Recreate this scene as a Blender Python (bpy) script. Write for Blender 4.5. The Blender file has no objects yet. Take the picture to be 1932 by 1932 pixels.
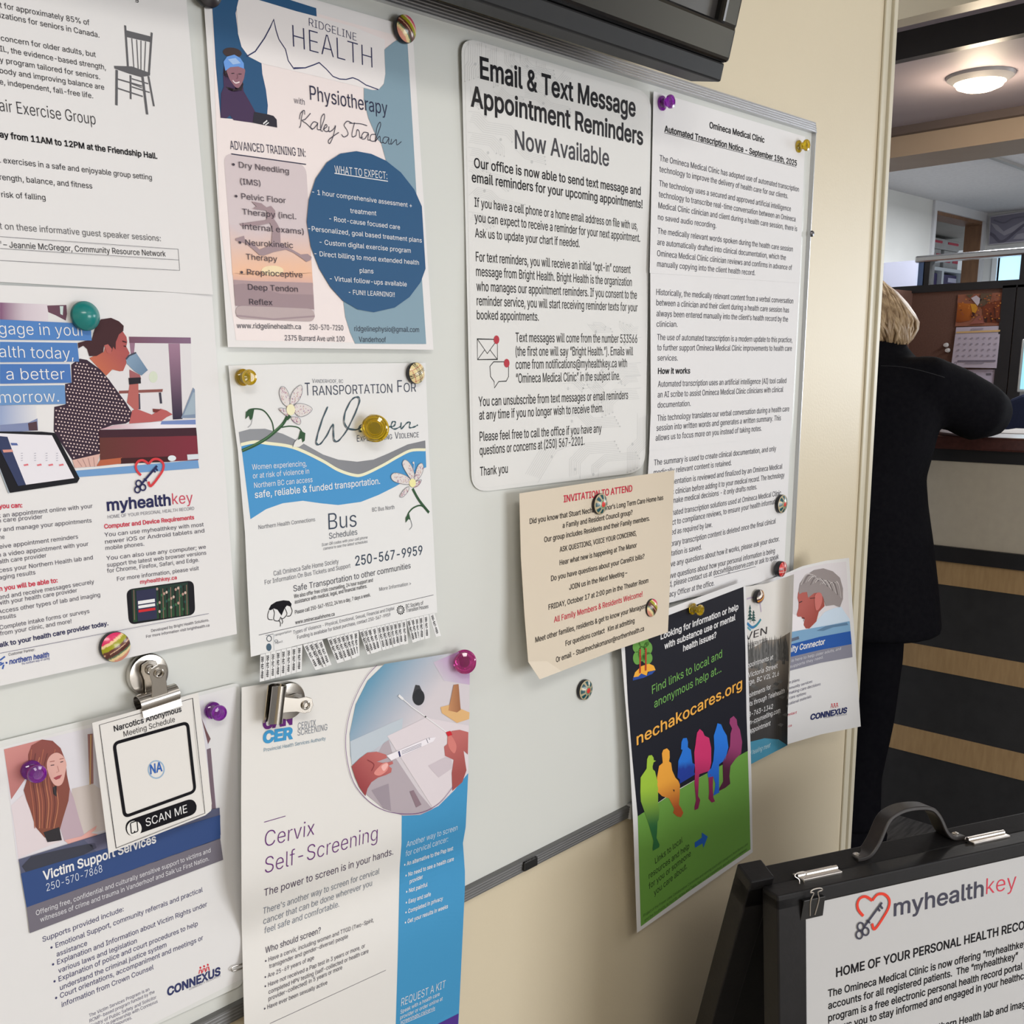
import bpy, bmesh, math, random
import numpy as np
from mathutils import Vector, Matrix
from mathutils.geometry import tessellate_polygon

# ------------------------------------------------------------------ camera, world, lights, exposure
SC = bpy.context.scene
COL = SC.collection
CX, CY, FPX = 966.0, 1150.0, 1938.0767          # principal point and focal length in pixels of the 1932 frame
EYE = np.array([0.0, -0.768, 1.32])
AX = np.array([0.69306485, -0.17534072, 0.69922582])    # world x in camera axes (right, down, forward)
AZ = np.array([-0.01185817, -0.97260965, -0.23214188])  # world z
AY = np.array([-0.7207777, -0.15259784, 0.67616079])    # world y
RM = np.stack([AX, AY, AZ])                      # world = RM @ cam

cam_data = bpy.data.cameras.new('camera')
cam = bpy.data.objects.new('camera', cam_data)
COL.objects.link(cam)
cam_data.sensor_width = 36.0
cam_data.lens = FPX / 1932.0 * 36.0
cam_data.shift_y = (CY - 966.0) / 1932.0
cam_data.clip_start = 0.02
M3 = Matrix((RM[:, 0], -RM[:, 1], -RM[:, 2])).transposed()
cam.matrix_world = Matrix.Translation(Vector(EYE)) @ M3.to_4x4()
SC.camera = cam

vs = SC.view_settings
vs.view_transform = 'Standard'
vs.look = 'None'
vs.exposure = -0.14
vs.gamma = 1.0
vs.use_curve_mapping = False
try:
    SC.display_settings.display_device = 'sRGB'
except Exception:
    pass

world = bpy.data.worlds.new('world')
SC.world = world
world.use_nodes = True
bg = world.node_tree.nodes['Background']
bg.inputs[0].default_value = (0.86, 0.92, 1.0, 1)
bg.inputs[1].default_value = 0.5


def area_light(name, loc, target, sx, sy, power, col):
    l = bpy.data.lights.new(name, 'AREA')
    l.shape = 'RECTANGLE'
    l.size, l.size_y = sx, sy
    l.energy = power
    l.color = col
    o = bpy.data.objects.new(name, l)
    COL.objects.link(o)
    o.location = loc
    o.rotation_euler = (Vector(target) - Vector(loc)).to_track_quat('-Z', 'Y').to_euler()
    return o


# daylight from the waiting room's and the office's windows, troffers on the waiting room ceiling, added fills beyond
area_light('window_daylight', (1.6, -4.05, 1.0), (1.0, 0, 0.95), 2.6, 1.4, 92, (0.97, 0.98, 1.0))
area_light('office_daylight', (7.0, -2.75, 1.40), (0, -2.75, 1.40), 2.3, 1.5, 100, (0.88, 0.94, 1.0))
area_light('troffer_light', (1.2, -1.7, 2.44), (1.2, -1.7, 0), 1.2, 0.6, 4, (1.0, 0.95, 0.88))
area_light('troffer_light', (-0.6, -1.9, 2.44), (-0.6, -1.9, 0), 1.2, 0.6, 36, (1.0, 0.95, 0.88))
area_light('hall_fill', (2.1, 0.9, 2.44), (2.3, 0.8, 0), 0.6, 1.2, 6, (1.0, 0.96, 0.90))  # unseen fill lamp added to brighten the desk front and partition
area_light('office_fill', (5.6, 0.9, 2.15), (5.6, 0.9, 0), 1.2, 0.6, 40, (0.95, 0.97, 1.0))  # unseen fill added to lift the dim office interior
area_light('office_fill', (4.25, -0.2, 2.15), (4.25, -0.2, 0), 0.6, 0.6, 20, (0.95, 0.97, 1.0))  # second added fill, nearer the partition


# ------------------------------------------------------------------ measuring helpers
def rays(px):
    px = np.asarray(px, float).reshape(-1, 2)
    d = np.stack([(px[:, 0] - CX), (px[:, 1] - CY), np.full(len(px), FPX)], 1) / FPX
    return d @ RM.T


def on(axis, val, x, y):
    """the point of the plane axis = val seen at pixel (x, y)"""
    d = rays([(x, y)])[0]
    return EYE + d * ((val - EYE[axis]) / d[axis])


def project(P):
    q = (np.asarray(P) - EYE) @ RM
    return np.stack([CX + FPX * q[:, 0] / q[:, 2], CY + FPX * q[:, 1] / q[:, 2]], 1)


def lin(c):
    c = np.asarray(c, float) / 255.0
    return np.where(c <= 0.04045, c / 12.92, ((c + 0.055) / 1.055) ** 2.4)


def C(r, g, b, k=0.86):
    """a printed colour, from its look in the photograph next to white paper, as reflectance"""
    return tuple(np.clip(lin((r, g, b)) / k, 0.003, 0.88))


# ------------------------------------------------------------------ materials
def mat(name, color, rough=0.5, metal=0.0, **kw):
    m = bpy.data.materials.new(name)
    m.use_nodes = True
    b = m.node_tree.nodes['Principled BSDF']
    b.inputs['Base Color'].default_value = (*color[:3], 1)
    b.inputs['Roughness'].default_value = rough
    b.inputs['Metallic'].default_value = metal
    for k, v in kw.items():
        b.inputs[k.replace('_', ' ')].default_value = v
    return m


def nodes(m):
    return m.node_tree.nodes, m.node_tree.links, m.node_tree.nodes['Principled BSDF']


def noisy(name, c1, c2, scale, rough=0.5, bump=0.0, bscale=None, stretch=None, metal=0.0, detail=4.0, **kw):
    """procedural two-tone material in object space with an optional bump"""
    m = mat(name, c1, rough, metal, **kw)
    n, l, b = nodes(m)
    tc = n.new('ShaderNodeTexCoord')
    mp = n.new('ShaderNodeMapping')
    l.new(tc.outputs['Object'], mp.inputs[0])
    if stretch:
        mp.inputs['Scale'].default_value = stretch
    t = n.new('ShaderNodeTexNoise')
    t.inputs['Scale'].default_value = scale
    t.inputs['Detail'].default_value = detail
    l.new(mp.outputs[0], t.inputs['Vector'])
    r = n.new('ShaderNodeValToRGB')
    r.color_ramp.elements[0].position = 0.3
    r.color_ramp.elements[1].position = 0.7
    r.color_ramp.elements[0].color = (*c1, 1)
    r.color_ramp.elements[1].color = (*c2, 1)
    l.new(t.outputs['Fac'], r.inputs[0])
    l.new(r.outputs[0], b.inputs['Base Color'])
    if bump:
        t2 = n.new('ShaderNodeTexNoise')
        t2.inputs['Scale'].default_value = bscale or scale * 4
        t2.inputs['Detail'].default_value = 3
        l.new(mp.outputs[0], t2.inputs['Vector'])
        bp = n.new('ShaderNodeBump')
        bp.inputs['Strength'].default_value = bump
        bp.inputs['Distance'].default_value = 0.002
        l.new(t2.outputs['Fac'], bp.inputs['Height'])
        l.new(bp.outputs[0], b.inputs['Normal'])
    return m


def printed(name, rough, coat=0.0, spec=0.3, bump=0.0):
    """paper that takes its printed colour from the Col attribute"""
    m = mat(name, (0.8, 0.8, 0.8), rough)
    n, l, b = nodes(m)
    a = n.new('ShaderNodeAttribute')
    a.attribute_name = 'Col'
    l.new(a.outputs['Color'], b.inputs['Base Color'])
    b.inputs['Specular IOR Level'].default_value = spec
    b.inputs['Coat Weight'].default_value = coat
    b.inputs['Coat Roughness'].default_value = 0.12
    if bump:
        tc = n.new('ShaderNodeTexCoord')
        t = n.new('ShaderNodeTexNoise')
        t.inputs['Scale'].default_value = 22
        t.inputs['Detail'].default_value = 2
        l.new(tc.outputs['Object'], t.inputs['Vector'])
        bp = n.new('ShaderNodeBump')
        bp.inputs['Strength'].default_value = bump
        bp.inputs['Distance'].default_value = 0.004
        l.new(t.outputs['Fac'], bp.inputs['Height'])
        l.new(bp.outputs[0], b.inputs['Coat Normal'])
    return m


PAPER = printed('printed_paper', 0.65, spec=0.15)
LAMIN = printed('laminated_print', 0.5, coat=0.5, spec=0.2, bump=0.12)
SHEEN = printed('satin_print', 0.42, spec=0.28)
ENAMEL = printed('resin_print', 0.3, coat=0.5, spec=0.4)
OFFICEPRINT = printed('office_print', 0.55)


# ------------------------------------------------------------------ object helpers
def tag(o, label=None, cat=None, group=None, kind=None):
    if label: o['label'] = label
    if cat: o['category'] = cat
    if group: o['group'] = group
    if kind: o['kind'] = kind
    return o


def empty(name, loc, label=None, cat=None, group=None):
    o = bpy.data.objects.new(name, None)
    COL.objects.link(o)
    o.location = tuple(loc)
    o.empty_display_size = 0.05
    return tag(o, label, cat, group)


class MB:
    """collects shapes into one mesh"""
    def __init__(s):
        s.v, s.f, s.c, s.m = [], [], [], []

    def add(s, verts, faces, col=(0.8, 0.8, 0.8), mi=0):
        n = len(s.v)
        verts = [tuple(map(float, p)) for p in verts]
        s.v += verts
        s.f += [tuple(n + i for i in f) for f in faces]
        s.c += list(col) if hasattr(col[0], '__len__') else [tuple(col)[:3]] * len(verts)
        s.m += [mi] * len(faces)
        return s

    def box(s, lo, hi, col=(0.8, 0.8, 0.8), mi=0, frame=None):
        x0, y0, z0 = lo
        x1, y1, z1 = hi
        vs_ = [(x, y, z) for z in (z0, z1) for y in (y0, y1) for x in (x0, x1)]
        if frame is not None: vs_ = [frame @ Vector(p) for p in vs_]
        return s.add(vs_, [(0, 2, 3, 1), (4, 5, 7, 6), (0, 1, 5, 4), (2, 6, 7, 3), (0, 4, 6, 2), (1, 3, 7, 5)], col, mi)

    def prism(s, poly, ext, col=(0.8, 0.8, 0.8), mi=0):
        """poly: 3D points in order; ext: extrusion vector"""
        n = len(poly)
        P = [Vector(p) for p in poly]
        E_ = Vector(ext)
        vs_ = P + [p + E_ for p in P]
        fs = [tuple(range(n))[::-1], tuple(range(n, 2 * n))]
        fs += [(i, (i + 1) % n, n + (i + 1) % n, n + i) for i in range(n)]
        return s.add(vs_, fs, col, mi)

    def lathe(s, prof, frame, seg=32, col=(0.8, 0.8, 0.8), mi=0, sx=1.0, sy=1.0):
        """prof: (radius, height) pairs about local z of frame"""
        vs_, fs = [], []
        for r, h in prof:
            for k in range(seg):
                a = 2 * math.pi * k / seg
                vs_.append(frame @ Vector((r * math.cos(a) * sx, r * math.sin(a) * sy, h)))
        for i in range(len(prof) - 1):
            for k in range(seg):
                a, b = i * seg + k, i * seg + (k + 1) % seg
                fs.append((a, b, b + seg, a + seg))
        if prof[0][0] > 1e-6: fs.append(tuple(range(seg))[::-1])
        if prof[-1][0] > 1e-6: fs.append(tuple((len(prof) - 1) * seg + k for k in range(seg)))
        return s.add(vs_, fs, col, mi)

    def tube(s, path, rad, seg=10, col=(0.8, 0.8, 0.8), mi=0, flat=None):
        P = [Vector(p) for p in path]
        R = rad if hasattr(rad, '__len__') else [rad] * len(P)
        vs_, fs = [], []
        ref = Vector((0, 0, 1))
        for i, p in enumerate(P):
            t = (P[min(i + 1, len(P) - 1)] - P[max(i - 1, 0)]).normalized()
            if i == 0:
                u = t.cross(ref)
                if u.length < 1e-3: u = t.cross(Vector((1, 0, 0)))
            u = (u - t * u.dot(t)).normalized()
            w = t.cross(u)
            for k in range(seg):
                a = 2 * math.pi * k / seg
                vs_.append(p + (u * math.cos(a) + w * math.sin(a) * (flat or 1.0)) * R[i])
        for i in range(len(P) - 1):
            for k in range(seg):
                a, b = i * seg + k, i * seg + (k + 1) % seg
                fs.append((a, b, b + seg, a + seg))
        fs.append(tuple(range(seg))[::-1])
        fs.append(tuple((len(P) - 1) * seg + k for k in range(seg)))
        return s.add(vs_, fs, col, mi)

    def build(s, name, mats, parent=None, smooth=False, bevel=0.0, seg=2, angle=35, fix=True):
        me = bpy.data.meshes.new(name)
        me.from_pydata(s.v, [], s.f)
        for m in (mats if isinstance(mats, (list, tuple)) else [mats]): me.materials.append(m)
        if len(set(s.m)) > 1: me.polygons.foreach_set('material_index', s.m)
        a = me.color_attributes.new('Col', 'FLOAT_COLOR', 'POINT')
        arr = np.ones((len(s.v), 4))
        arr[:, :3] = np.array(s.c, float)
        a.data.foreach_set('color', arr.ravel())
        me.update()
        if fix:
            bm = bmesh.new(); bm.from_mesh(me)
            bmesh.ops.recalc_face_normals(bm, faces=bm.faces)
            bm.to_mesh(me); bm.free()
        o = bpy.data.objects.new(name, me)
        COL.objects.link(o)
        if parent is not None: put_under(o, parent)
        if bevel:
            b = o.modifiers.new('bevel', 'BEVEL')
            b.width, b.segments, b.limit_method, b.angle_limit = bevel, seg, 'ANGLE', math.radians(40)
        if smooth:
            me.polygons.foreach_set('use_smooth', [True] * len(me.polygons))
            try: me.set_sharp_from_angle(angle=math.radians(angle))
            except Exception: pass
        return o


def world_loc(o):
    L = Vector((0, 0, 0))
    while o is not None:
        L = L + o.location
        o = o.parent
    return L


def put_under(o, parent):
    """parent a mesh whose vertices are in world space, its origin moved to the parent's"""
    L = world_loc(parent)
    o.data.transform(Matrix.Translation(-L))
    o.parent = parent


def frame_at(loc, axis, up=(0, 0, 1)):
    """4x4 frame with local z along axis"""
    z = Vector(axis).normalized()
    x = Vector(up).cross(z)
    if x.length < 1e-4: x = Vector((1, 0, 0))
    x.normalize()
    y = z.cross(x)
    return Matrix.Translation(Vector(loc)) @ Matrix((x, y, z)).transposed().to_4x4()


def smooth_path(pts, closed=False, n=6):
    P = [np.array(p, float) for p in pts]
    out = []
    N = len(P)
    for i in range(N if closed else N - 1):
        p0 = P[(i - 1) % N] if closed else P[max(i - 1, 0)]
        p1, p2 = P[i], P[(i + 1) % N]
        p3 = P[(i + 2) % N] if closed else P[min(i + 2, N - 1)]
        for k in range(n):
            t = k / n
            out.append(0.5 * ((2 * p1) + (-p0 + p2) * t + (2 * p0 - 5 * p1 + 4 * p2 - p3) * t * t + (-p0 + 3 * p1 - 3 * p2 + p3) * t ** 3))
    if not closed: out.append(P[-1])
    return [tuple(p) for p in out]


# ------------------------------------------------------------------ printed sheets
WALLP = (np.zeros(3), np.array([1., 0, 0]), np.array([0., 0, 1]), np.array([0., -1, 0]))   # origin, right, up, towards the room
LINES = []      # lettering waiting to be set


def homography(src, dst):
    A = []
    for (x, y), (u, v) in zip(src, dst):
        A.append([x, y, 1, 0, 0, 0, -u * x, -u * y, -u])
        A.append([0, 0, 0, x, y, 1, -v * x, -v * y, -v])
    return np.linalg.svd(np.array(A, float))[2][-1].reshape(3, 3)


class Sheet:
    """a sheet of paper with depth(u, v) off its reference plane, u to the right and v down the sheet"""
    def __init__(s, corners, depth, plane=WALLP, m=PAPER, step=0.02, layer=0.00012, k=0.72):
        s.O, s.A, s.B, s.N = plane
        s.H = homography(corners, [(0, 0), (1, 0), (1, 1), (0, 1)])
        s.corners = corners
        s.depth = depth if callable(depth) else (lambda u, v, d=depth: d + 0 * u)
        s.m, s.step, s.layer, s.k = m, step, layer, k
        s.parts = {}
        s.z = (0, 0, 1)
        s.d0 = float(s.depth(np.array([0.5]), np.array([0.5]))[0])

    def zoom(s, ox, oy, sc):
        s.z = (ox, oy, sc)
        return s

    def px(s, pts):
        p = np.asarray(pts, float).reshape(-1, 2)
        return p / s.z[2] + np.array([s.z[0], s.z[1]])

    def uv(s, px):
        q = np.c_[px, np.ones(len(px))] @ s.H.T
        return q[:, 0] / q[:, 2], q[:, 1] / q[:, 2]

    def plane_hit(s, px, d):
        r = rays(px)
        t = ((s.O - EYE) @ s.N + d) / (r @ s.N)
        return EYE + r * t[:, None]

    def pos(s, px, lift=0.0):
        u, v = s.uv(px)
        return s.plane_hit(px, s.depth(u, v) + lift)

    def ab(s, px, d):
        P = s.plane_hit(px, np.full(len(px), d)) - s.O
        return np.stack([P @ s.A, P @ s.B], 1)

    def lay(s, ab, lift, d=None):
        d = s.d0 if d is None else d
        P = s.O + ab[:, :1] * s.A + ab[:, 1:] * s.B + s.N * d
        return s.pos(project(P), lift)

    def part(s, name):
        return s.parts.setdefault(name, MB())

    def shade(s, col, px, grad=None):
        """grad: (p0, p1, colour at p1) runs a printed blend from col at p0 to that colour at p1"""
        if grad is None: return [tuple(col)] * len(px)
        p0, p1, c1 = grad
        a, b = s.px([p0, p1])
        d = b - a
        t = np.clip(((px - a) @ d) / (d @ d), 0, 1)[:, None]
        return [tuple(c) for c in (np.array(col) * (1 - t) + np.array(c1) * t)]

    def fill(s, pts, col, part='picture', layer=1, sm=False, grad=None, raw=False, step=None):
        px = np.asarray(pts, float) if raw else s.px(pts)
        if sm: px = np.array(smooth_path(px, True, 5))
        ab = s.ab(px, s.d0)
        bm = bmesh.new()
        vs_ = [bm.verts.new((a, b, 0)) for a, b in ab]
        tris = tessellate_polygon([[Vector((a, b, 0)) for a, b in ab]])
        for t in tris:
            try: bm.faces.new([vs_[i] for i in t])
            except ValueError: pass
        L = step or s.step
        for _ in range(7):
            ed = [e for e in bm.edges if e.calc_length() > L]
            if not ed: break
            bmesh.ops.subdivide_edges(bm, edges=ed, cuts=1)
            bmesh.ops.triangulate(bm, faces=[f for f in bm.faces if len(f.verts) > 3])
        bm.normal_update()
        for f in bm.faces:
            if f.normal.z < 0: f.normal_flip()
        bm.verts.index_update()
        q = np.array([v.co[:2] for v in bm.verts])
        fs = [tuple(v.index for v in f.verts) for f in bm.faces]
        bm.free()
        P = s.lay(q, layer * s.layer)
        cols = s.shade(col, project(P), grad)
        s.part(part).add(P, fs, cols)
        return s

    def line(s, pts, w, col, part='picture', layer=2, sm=False, closed=False, taper=False):
        """a printed stroke, w wide in the units of the current zoom"""
        px = s.px(pts)
        if sm: px = np.array(smooth_path(px, closed, 6))
        ab = s.ab(px, s.d0)
        c = s.ab(np.array([px.mean(0), px.mean(0) + [0, 1.0 / s.z[2]]]), s.d0)
        ww = w * np.linalg.norm(c[1] - c[0]) * 0.5
        n = len(ab)
        L_, R_ = [], []
        for i in range(n):
            a = ab[(i - 1) % n] if closed else ab[max(i - 1, 0)]
            b = ab[(i + 1) % n] if closed else ab[min(i + 1, n - 1)]
            t = b - a
            t = t / (np.linalg.norm(t) + 1e-9)
            nn = np.array([-t[1], t[0]])
            k = ww
            if taper: k = ww * (0.35 + 0.65 * abs(math.sin(i * 0.55 + 0.6)))
            # keep the width through corners
            e0 = ab[i] - a
            e0 = e0 / (np.linalg.norm(e0) + 1e-9)
            dd = abs(e0 @ t)
            if 0 < i < n - 1 or closed: k = k / max(dd, 0.6)
            L_.append(ab[i] + nn * k); R_.append(ab[i] - nn * k)
        q = np.array(L_ + R_)
        m = n if closed else n - 1
        fs = [(n + i, n + (i + 1) % n, (i + 1) % n, i) for i in range(m)]
        s.part(part).add(s.lay(q, layer * s.layer), fs, [tuple(col)] * len(q))
        return s

    def oval(s, cx, cy, rx, ry, col, part='picture', layer=2, n=20, rot=0.0, grad=None):
        r = math.radians(rot)
        pts = [(cx + rx * math.cos(a) * math.cos(r) - ry * math.sin(a) * math.sin(r), cy + rx * math.cos(a) * math.sin(r) + ry * math.sin(a) * math.cos(r)) for a in [2 * math.pi * i / n for i in range(n)]]
        return s.fill(pts, col, part, layer, grad=grad)

    def ring(s, cx, cy, rx, ry, w, col, part='picture', layer=2, n=24):
        return s.line([(cx + rx * math.cos(2 * math.pi * i / n), cy + ry * math.sin(2 * math.pi * i / n)) for i in range(n)], w, col, part, layer, closed=True)

    def rrect(s, quad, r, n=6):
        """rounded outline of a quad, r in the same units"""
        Q = [np.array(q, float) for q in quad]
        out = []
        for i in range(4):
            p, a, b = Q[i], Q[i - 1], Q[(i + 1) % 4]
            pa = p + (a - p) / np.linalg.norm(a - p) * r
            pb = p + (b - p) / np.linalg.norm(b - p) * r
            for k in range(n + 1):
                t = k / n
                out.append(tuple((1 - t) ** 2 * pa + 2 * t * (1 - t) * p + t * t * pb))
        return out

    def text(s, txt, x0, y0, x1, y1, h, col=(0.02, 0.02, 0.025), w=0.0, it=0.0, part='lettering', layer=3, ul=False):
        p = s.px([(x0, y0), (x1, y1)])
        LINES.append((s, txt, p[0], p[1], h / s.z[2], tuple(col), w, it, part, layer, s.depth))
        if ul:
            z = s.z
            s.line([(x0, y0 + h * 0.22), (x1, y1 + h * 0.22)], h * 0.1, col, part, layer)
        return s

    def block(s, rows, h, col=(0.02, 0.02, 0.025), w=0.0, it=0.0, part='lettering', layer=3):
        for r in rows: s.text(r[0], *r[1:5], h, col, w, it, part, layer)
        return s

    def paper(s, outline, col, part='sheet', lift=0.0, raw=False, sm=False, thick=0.00025):
        """the sheet itself: front, back and cut edge"""
        px = np.asarray(outline, float) if raw else s.px(outline)
        if sm: px = np.array(smooth_path(px, True, 5))
        t = MB()
        keep = s.parts
        s.parts = {'x': t}
        s.fill(px, col, 'x', lift / s.layer if s.layer else 0, raw=True)
        s.parts = keep
        V = np.array(t.v)
        back = V - s.N * thick
        n = len(V)
        from collections import Counter
        cnt = Counter()
        for f in t.f:
            for i in range(len(f)):
                cnt[(f[i], f[(i + 1) % len(f)])] += 1
        rim = [(a, b) for (a, b) in cnt if (b, a) not in cnt]
        mb = s.part(part)
        cols = t.c + t.c
        mb.add(list(V) + list(back), list(t.f) + [tuple(n + i for i in f[::-1]) for f in t.f] + [(b, a, n + a, n + b) for a, b in rim], cols)
        return s

    def finish(s, name, label, cat, group=None, loc=None, mats={}):
        c = s.pos(np.array([np.mean(s.corners, 0)]))[0]
        root = empty(name, c if loc is None else loc, label, cat, group)
        s.root = root
        s.mats = mats
        return root


def lettering_font():
    # the sans-serif that ships inside Blender; the built-in face if it is missing
    import os
    try:
        return bpy.data.fonts.load(os.path.join(bpy.utils.system_resource('DATAFILES', path='fonts'), 'Inter.woff2'))
    except Exception:
        return None


FONT = lettering_font()


GLYPHS = {}


def outline(sp, n):
    """the closed outline of one letter contour as points"""
    out = []
    B = sp.bezier_points
    for i in range(len(B)):
        p, q = B[i], B[(i + 1) % len(B)]
        p0, p1, p2, p3 = (np.array(v[:2]) for v in (p.co, p.handle_right, q.handle_left, q.co))
        out.append(p0)
        d = p3 - p0
        L = np.linalg.norm(d) + 1e-9
        cr = lambda v: abs(d[0] * (v - p0)[1] - d[1] * (v - p0)[0]) / L
        if max(cr(p1), cr(p2)) > 0.002:
            for k in range(1, n):
                t = k / n
                out.append((1 - t) ** 3 * p0 + 3 * t * (1 - t) ** 2 * p1 + 3 * t * t * (1 - t) * p2 + t ** 3 * p3)
    P = np.array(out)
    keep = np.linalg.norm(P - np.roll(P, 1, 0), axis=1) > 1e-5
    return P[keep]


def embolden(P, w):
    if abs(w) < 1e-6: return P
    a = P - np.roll(P, 1, 0)
    b = np.roll(P, -1, 0) - P
    a /= np.linalg.norm(a, axis=1)[:, None]
    b /= np.linalg.norm(b, axis=1)[:, None]
    na, nb = np.stack([-a[:, 1], a[:, 0]], 1), np.stack([-b[:, 1], b[:, 0]], 1)
    m = na + nb
    l = np.linalg.norm(m, axis=1)[:, None]
    m = np.where(l > 0.2, m / np.maximum(l, 0.2), na)
    k = 1 / np.maximum((m * na).sum(1), 0.6)
    return P + m * (w * k)[:, None]


def fill_glyph(polys):
    """triangles of a set of contours by the non-zero rule"""
    from mathutils.geometry import delaunay_2d_cdt
    V, E_ = [], []
    for P in polys:
        n0 = len(V)
        V += [Vector(p) for p in P]
        E_ += [(n0 + i, n0 + (i + 1) % len(P)) for i in range(len(P))]
    r = delaunay_2d_cdt(V, E_, [], 0, 1e-6)
    v = np.array([p[:] for p in r[0]])
    t = np.array(r[2])
    if len(t) == 0: return v, []
    c = v[t].mean(1)
    A = np.concatenate(polys)
    Bn = np.concatenate([np.roll(P, -1, 0) for P in polys])
    y = c[:, 1][:, None]
    up = (A[:, 1] <= y) & (Bn[:, 1] > y)
    dn = (A[:, 1] > y) & (Bn[:, 1] <= y)
    den = np.where(np.abs(Bn[:, 1] - A[:, 1]) < 1e-12, 1e-12, Bn[:, 1] - A[:, 1])
    x = A[:, 0] + (y - A[:, 1]) / den * (Bn[:, 0] - A[:, 0])
    right = x > c[:, 0][:, None]
    wn = (up & right).sum(1) - (dn & right).sum(1)
    t = t[wn != 0]
    q = v[t]
    ar = (q[:, 1, 0] - q[:, 0, 0]) * (q[:, 2, 1] - q[:, 0, 1]) - (q[:, 1, 1] - q[:, 0, 1]) * (q[:, 2, 0] - q[:, 0, 0])
    t[ar < 0] = t[ar < 0][:, ::-1]
    return v, [tuple(int(i) for i in f) for f in t]


def letters(curve, w, n):
    polys = [outline(sp, n) for sp in curve.splines if len(sp.bezier_points) > 2]
    polys = [P for P in polys if len(P) > 2]
    polys.sort(key=lambda P: P[:, 0].min())
    groups, hi = [], -1e9
    for P in polys:
        if P[:, 0].min() > hi: groups.append([])
        groups[-1].append(P)
        hi = max(hi, P[:, 0].max())
    co, fs, k = [], [], 0
    for g in groups:
        o = g[0].min(0)
        key = (n, w, tuple(np.round(np.concatenate(g) - o, 3).ravel()))
        if key not in GLYPHS: GLYPHS[key] = fill_glyph([embolden(P - o, w) for P in g])
        v, t = GLYPHS[key]
        co.append(v + o)
        fs += [tuple(k + i for i in f) for f in t]
        k += len(v)
    return (np.concatenate(co) if co else np.zeros((0, 2))), fs


def set_lettering():
    """turn every waiting line of lettering into flat letters on its sheet"""
    obs = []
    for txt in [L[1] for L in LINES] + ['H']:
        cu = bpy.data.curves.new('t', 'FONT')
        cu.body = txt
        if FONT: cu.font = FONT
        cu.size = 1.0
        o = bpy.data.objects.new('t', cu)
        COL.objects.link(o)
        obs.append(o)
    bpy.context.view_layer.update()
    dg = bpy.context.evaluated_depsgraph_get()
    cap = letters(obs[-1].to_curve(dg, apply_modifiers=False), 0.0, 2)[0][:, 1].max()
    for o, L in zip(obs, LINES):
        s, txt, p0, p1, h, col, w, it, part, layer, dep_ = L
        co, fs = letters(o.to_curve(dg, apply_modifiers=False), w if w > 0 else w * 0.6, 5 if h > 14 else 3)
        o.to_curve_clear()
        n = len(co)
        if n == 0: continue
        co = co.copy()
        co[:, 0] += it * co[:, 1]
        keep, s.depth = s.depth, dep_
        u, v = s.uv(np.array([(p0 + p1) / 2]))
        d = float(s.depth(u, v)[0])
        a = s.ab(np.array([p0, p1, (p0 + p1) / 2, (p0 + p1) / 2 - [0, h]]), d)
        X = a[1] - a[0]
        Wd = np.linalg.norm(X)
        X = X / Wd
        Y = np.array([-X[1], X[0]])
        hh = abs((a[3] - a[2]) @ Y)
        nv = np.linalg.norm(a[3] - a[2])
        if hh < 0.75 * nv: hh = nv * 0.9      # lettering that runs down the sheet
        x0, x1 = co[:, 0].min(), co[:, 0].max()
        q = a[0] + np.outer((co[:, 0] - x0) / max(x1 - x0, 1e-6) * Wd, X) + np.outer(co[:, 1] / cap * hh, Y)
        P = s.lay(q, layer * s.layer, d)
        s.depth = keep
        s.part(part).add(P, fs, [col] * n)
    for o in obs:
        cu = o.data
        bpy.data.objects.remove(o)
        bpy.data.curves.remove(cu)
    LINES.clear()


SHEETS = []


def done(s, name, label, cat, group=None, **mats):
    s.finish(name, label, cat, group)
    s.mats = mats
    SHEETS.append(s)
    return s


def build_sheets():
    set_lettering()
    for s in SHEETS:
        for nm, mb in s.parts.items():
            if mb.v:
                o = mb.build(nm, s.mats.get(nm, s.m), s.root, fix=False, smooth=nm.startswith(('sheet', 'page', 'tear')))


BLACK = C(12, 11, 18)
INK = C(36, 36, 42)
NAVY = C(38, 40, 80)
RED = C(190, 45, 70)
WHITE = (0.80, 0.80, 0.82)
PW = (0.76, 0.755, 0.77)

# ------------------------------------------------------------------ the room
EZ = EYE[2]
M_WALL = noisy('wall_paint', (0.665, 0.585, 0.435), (0.69, 0.61, 0.455), 3.0, 0.42, bump=0.10, bscale=260)
n, l, b = nodes(M_WALL)
# scuffs of the painted wall: a few dark short scratches
_tc = n.new('ShaderNodeTexCoord'); _mp = n.new('ShaderNodeMapping'); _mp.inputs['Scale'].default_value = (9, 9, 4)
_t = n.new('ShaderNodeTexNoise'); _t.inputs['Scale'].default_value = 6; _t.inputs['Detail'].default_value = 8; _t.inputs['Roughness'].default_value = 0.75
_r = n.new('ShaderNodeValToRGB'); _r.color_ramp.elements[0].position = 0.70; _r.color_ramp.elements[1].position = 0.76
_r.color_ramp.elements[1].color = (0.25, 0.25, 0.25, 1); _r.color_ramp.elements[0].color = (0, 0, 0, 1)
_mx = n.new('ShaderNodeMixRGB'); _mx.inputs[2].default_value = (0.36, 0.32, 0.25, 1)
l.new(_tc.outputs['Object'], _mp.inputs[0]); l.new(_mp.outputs[0], _t.inputs['Vector']); l.new(_t.outputs['Fac'], _r.inputs[0])
_old = b.inputs['Base Color'].links[0].from_socket
l.new(_r.outputs[0], _mx.inputs[0]); l.new(_old, _mx.inputs[1]); l.new(_mx.outputs[0], b.inputs['Base Color'])
M_TRIM = noisy('trim_paint', (0.60, 0.56, 0.44), (0.65, 0.60, 0.48), 8, 0.4)
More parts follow.
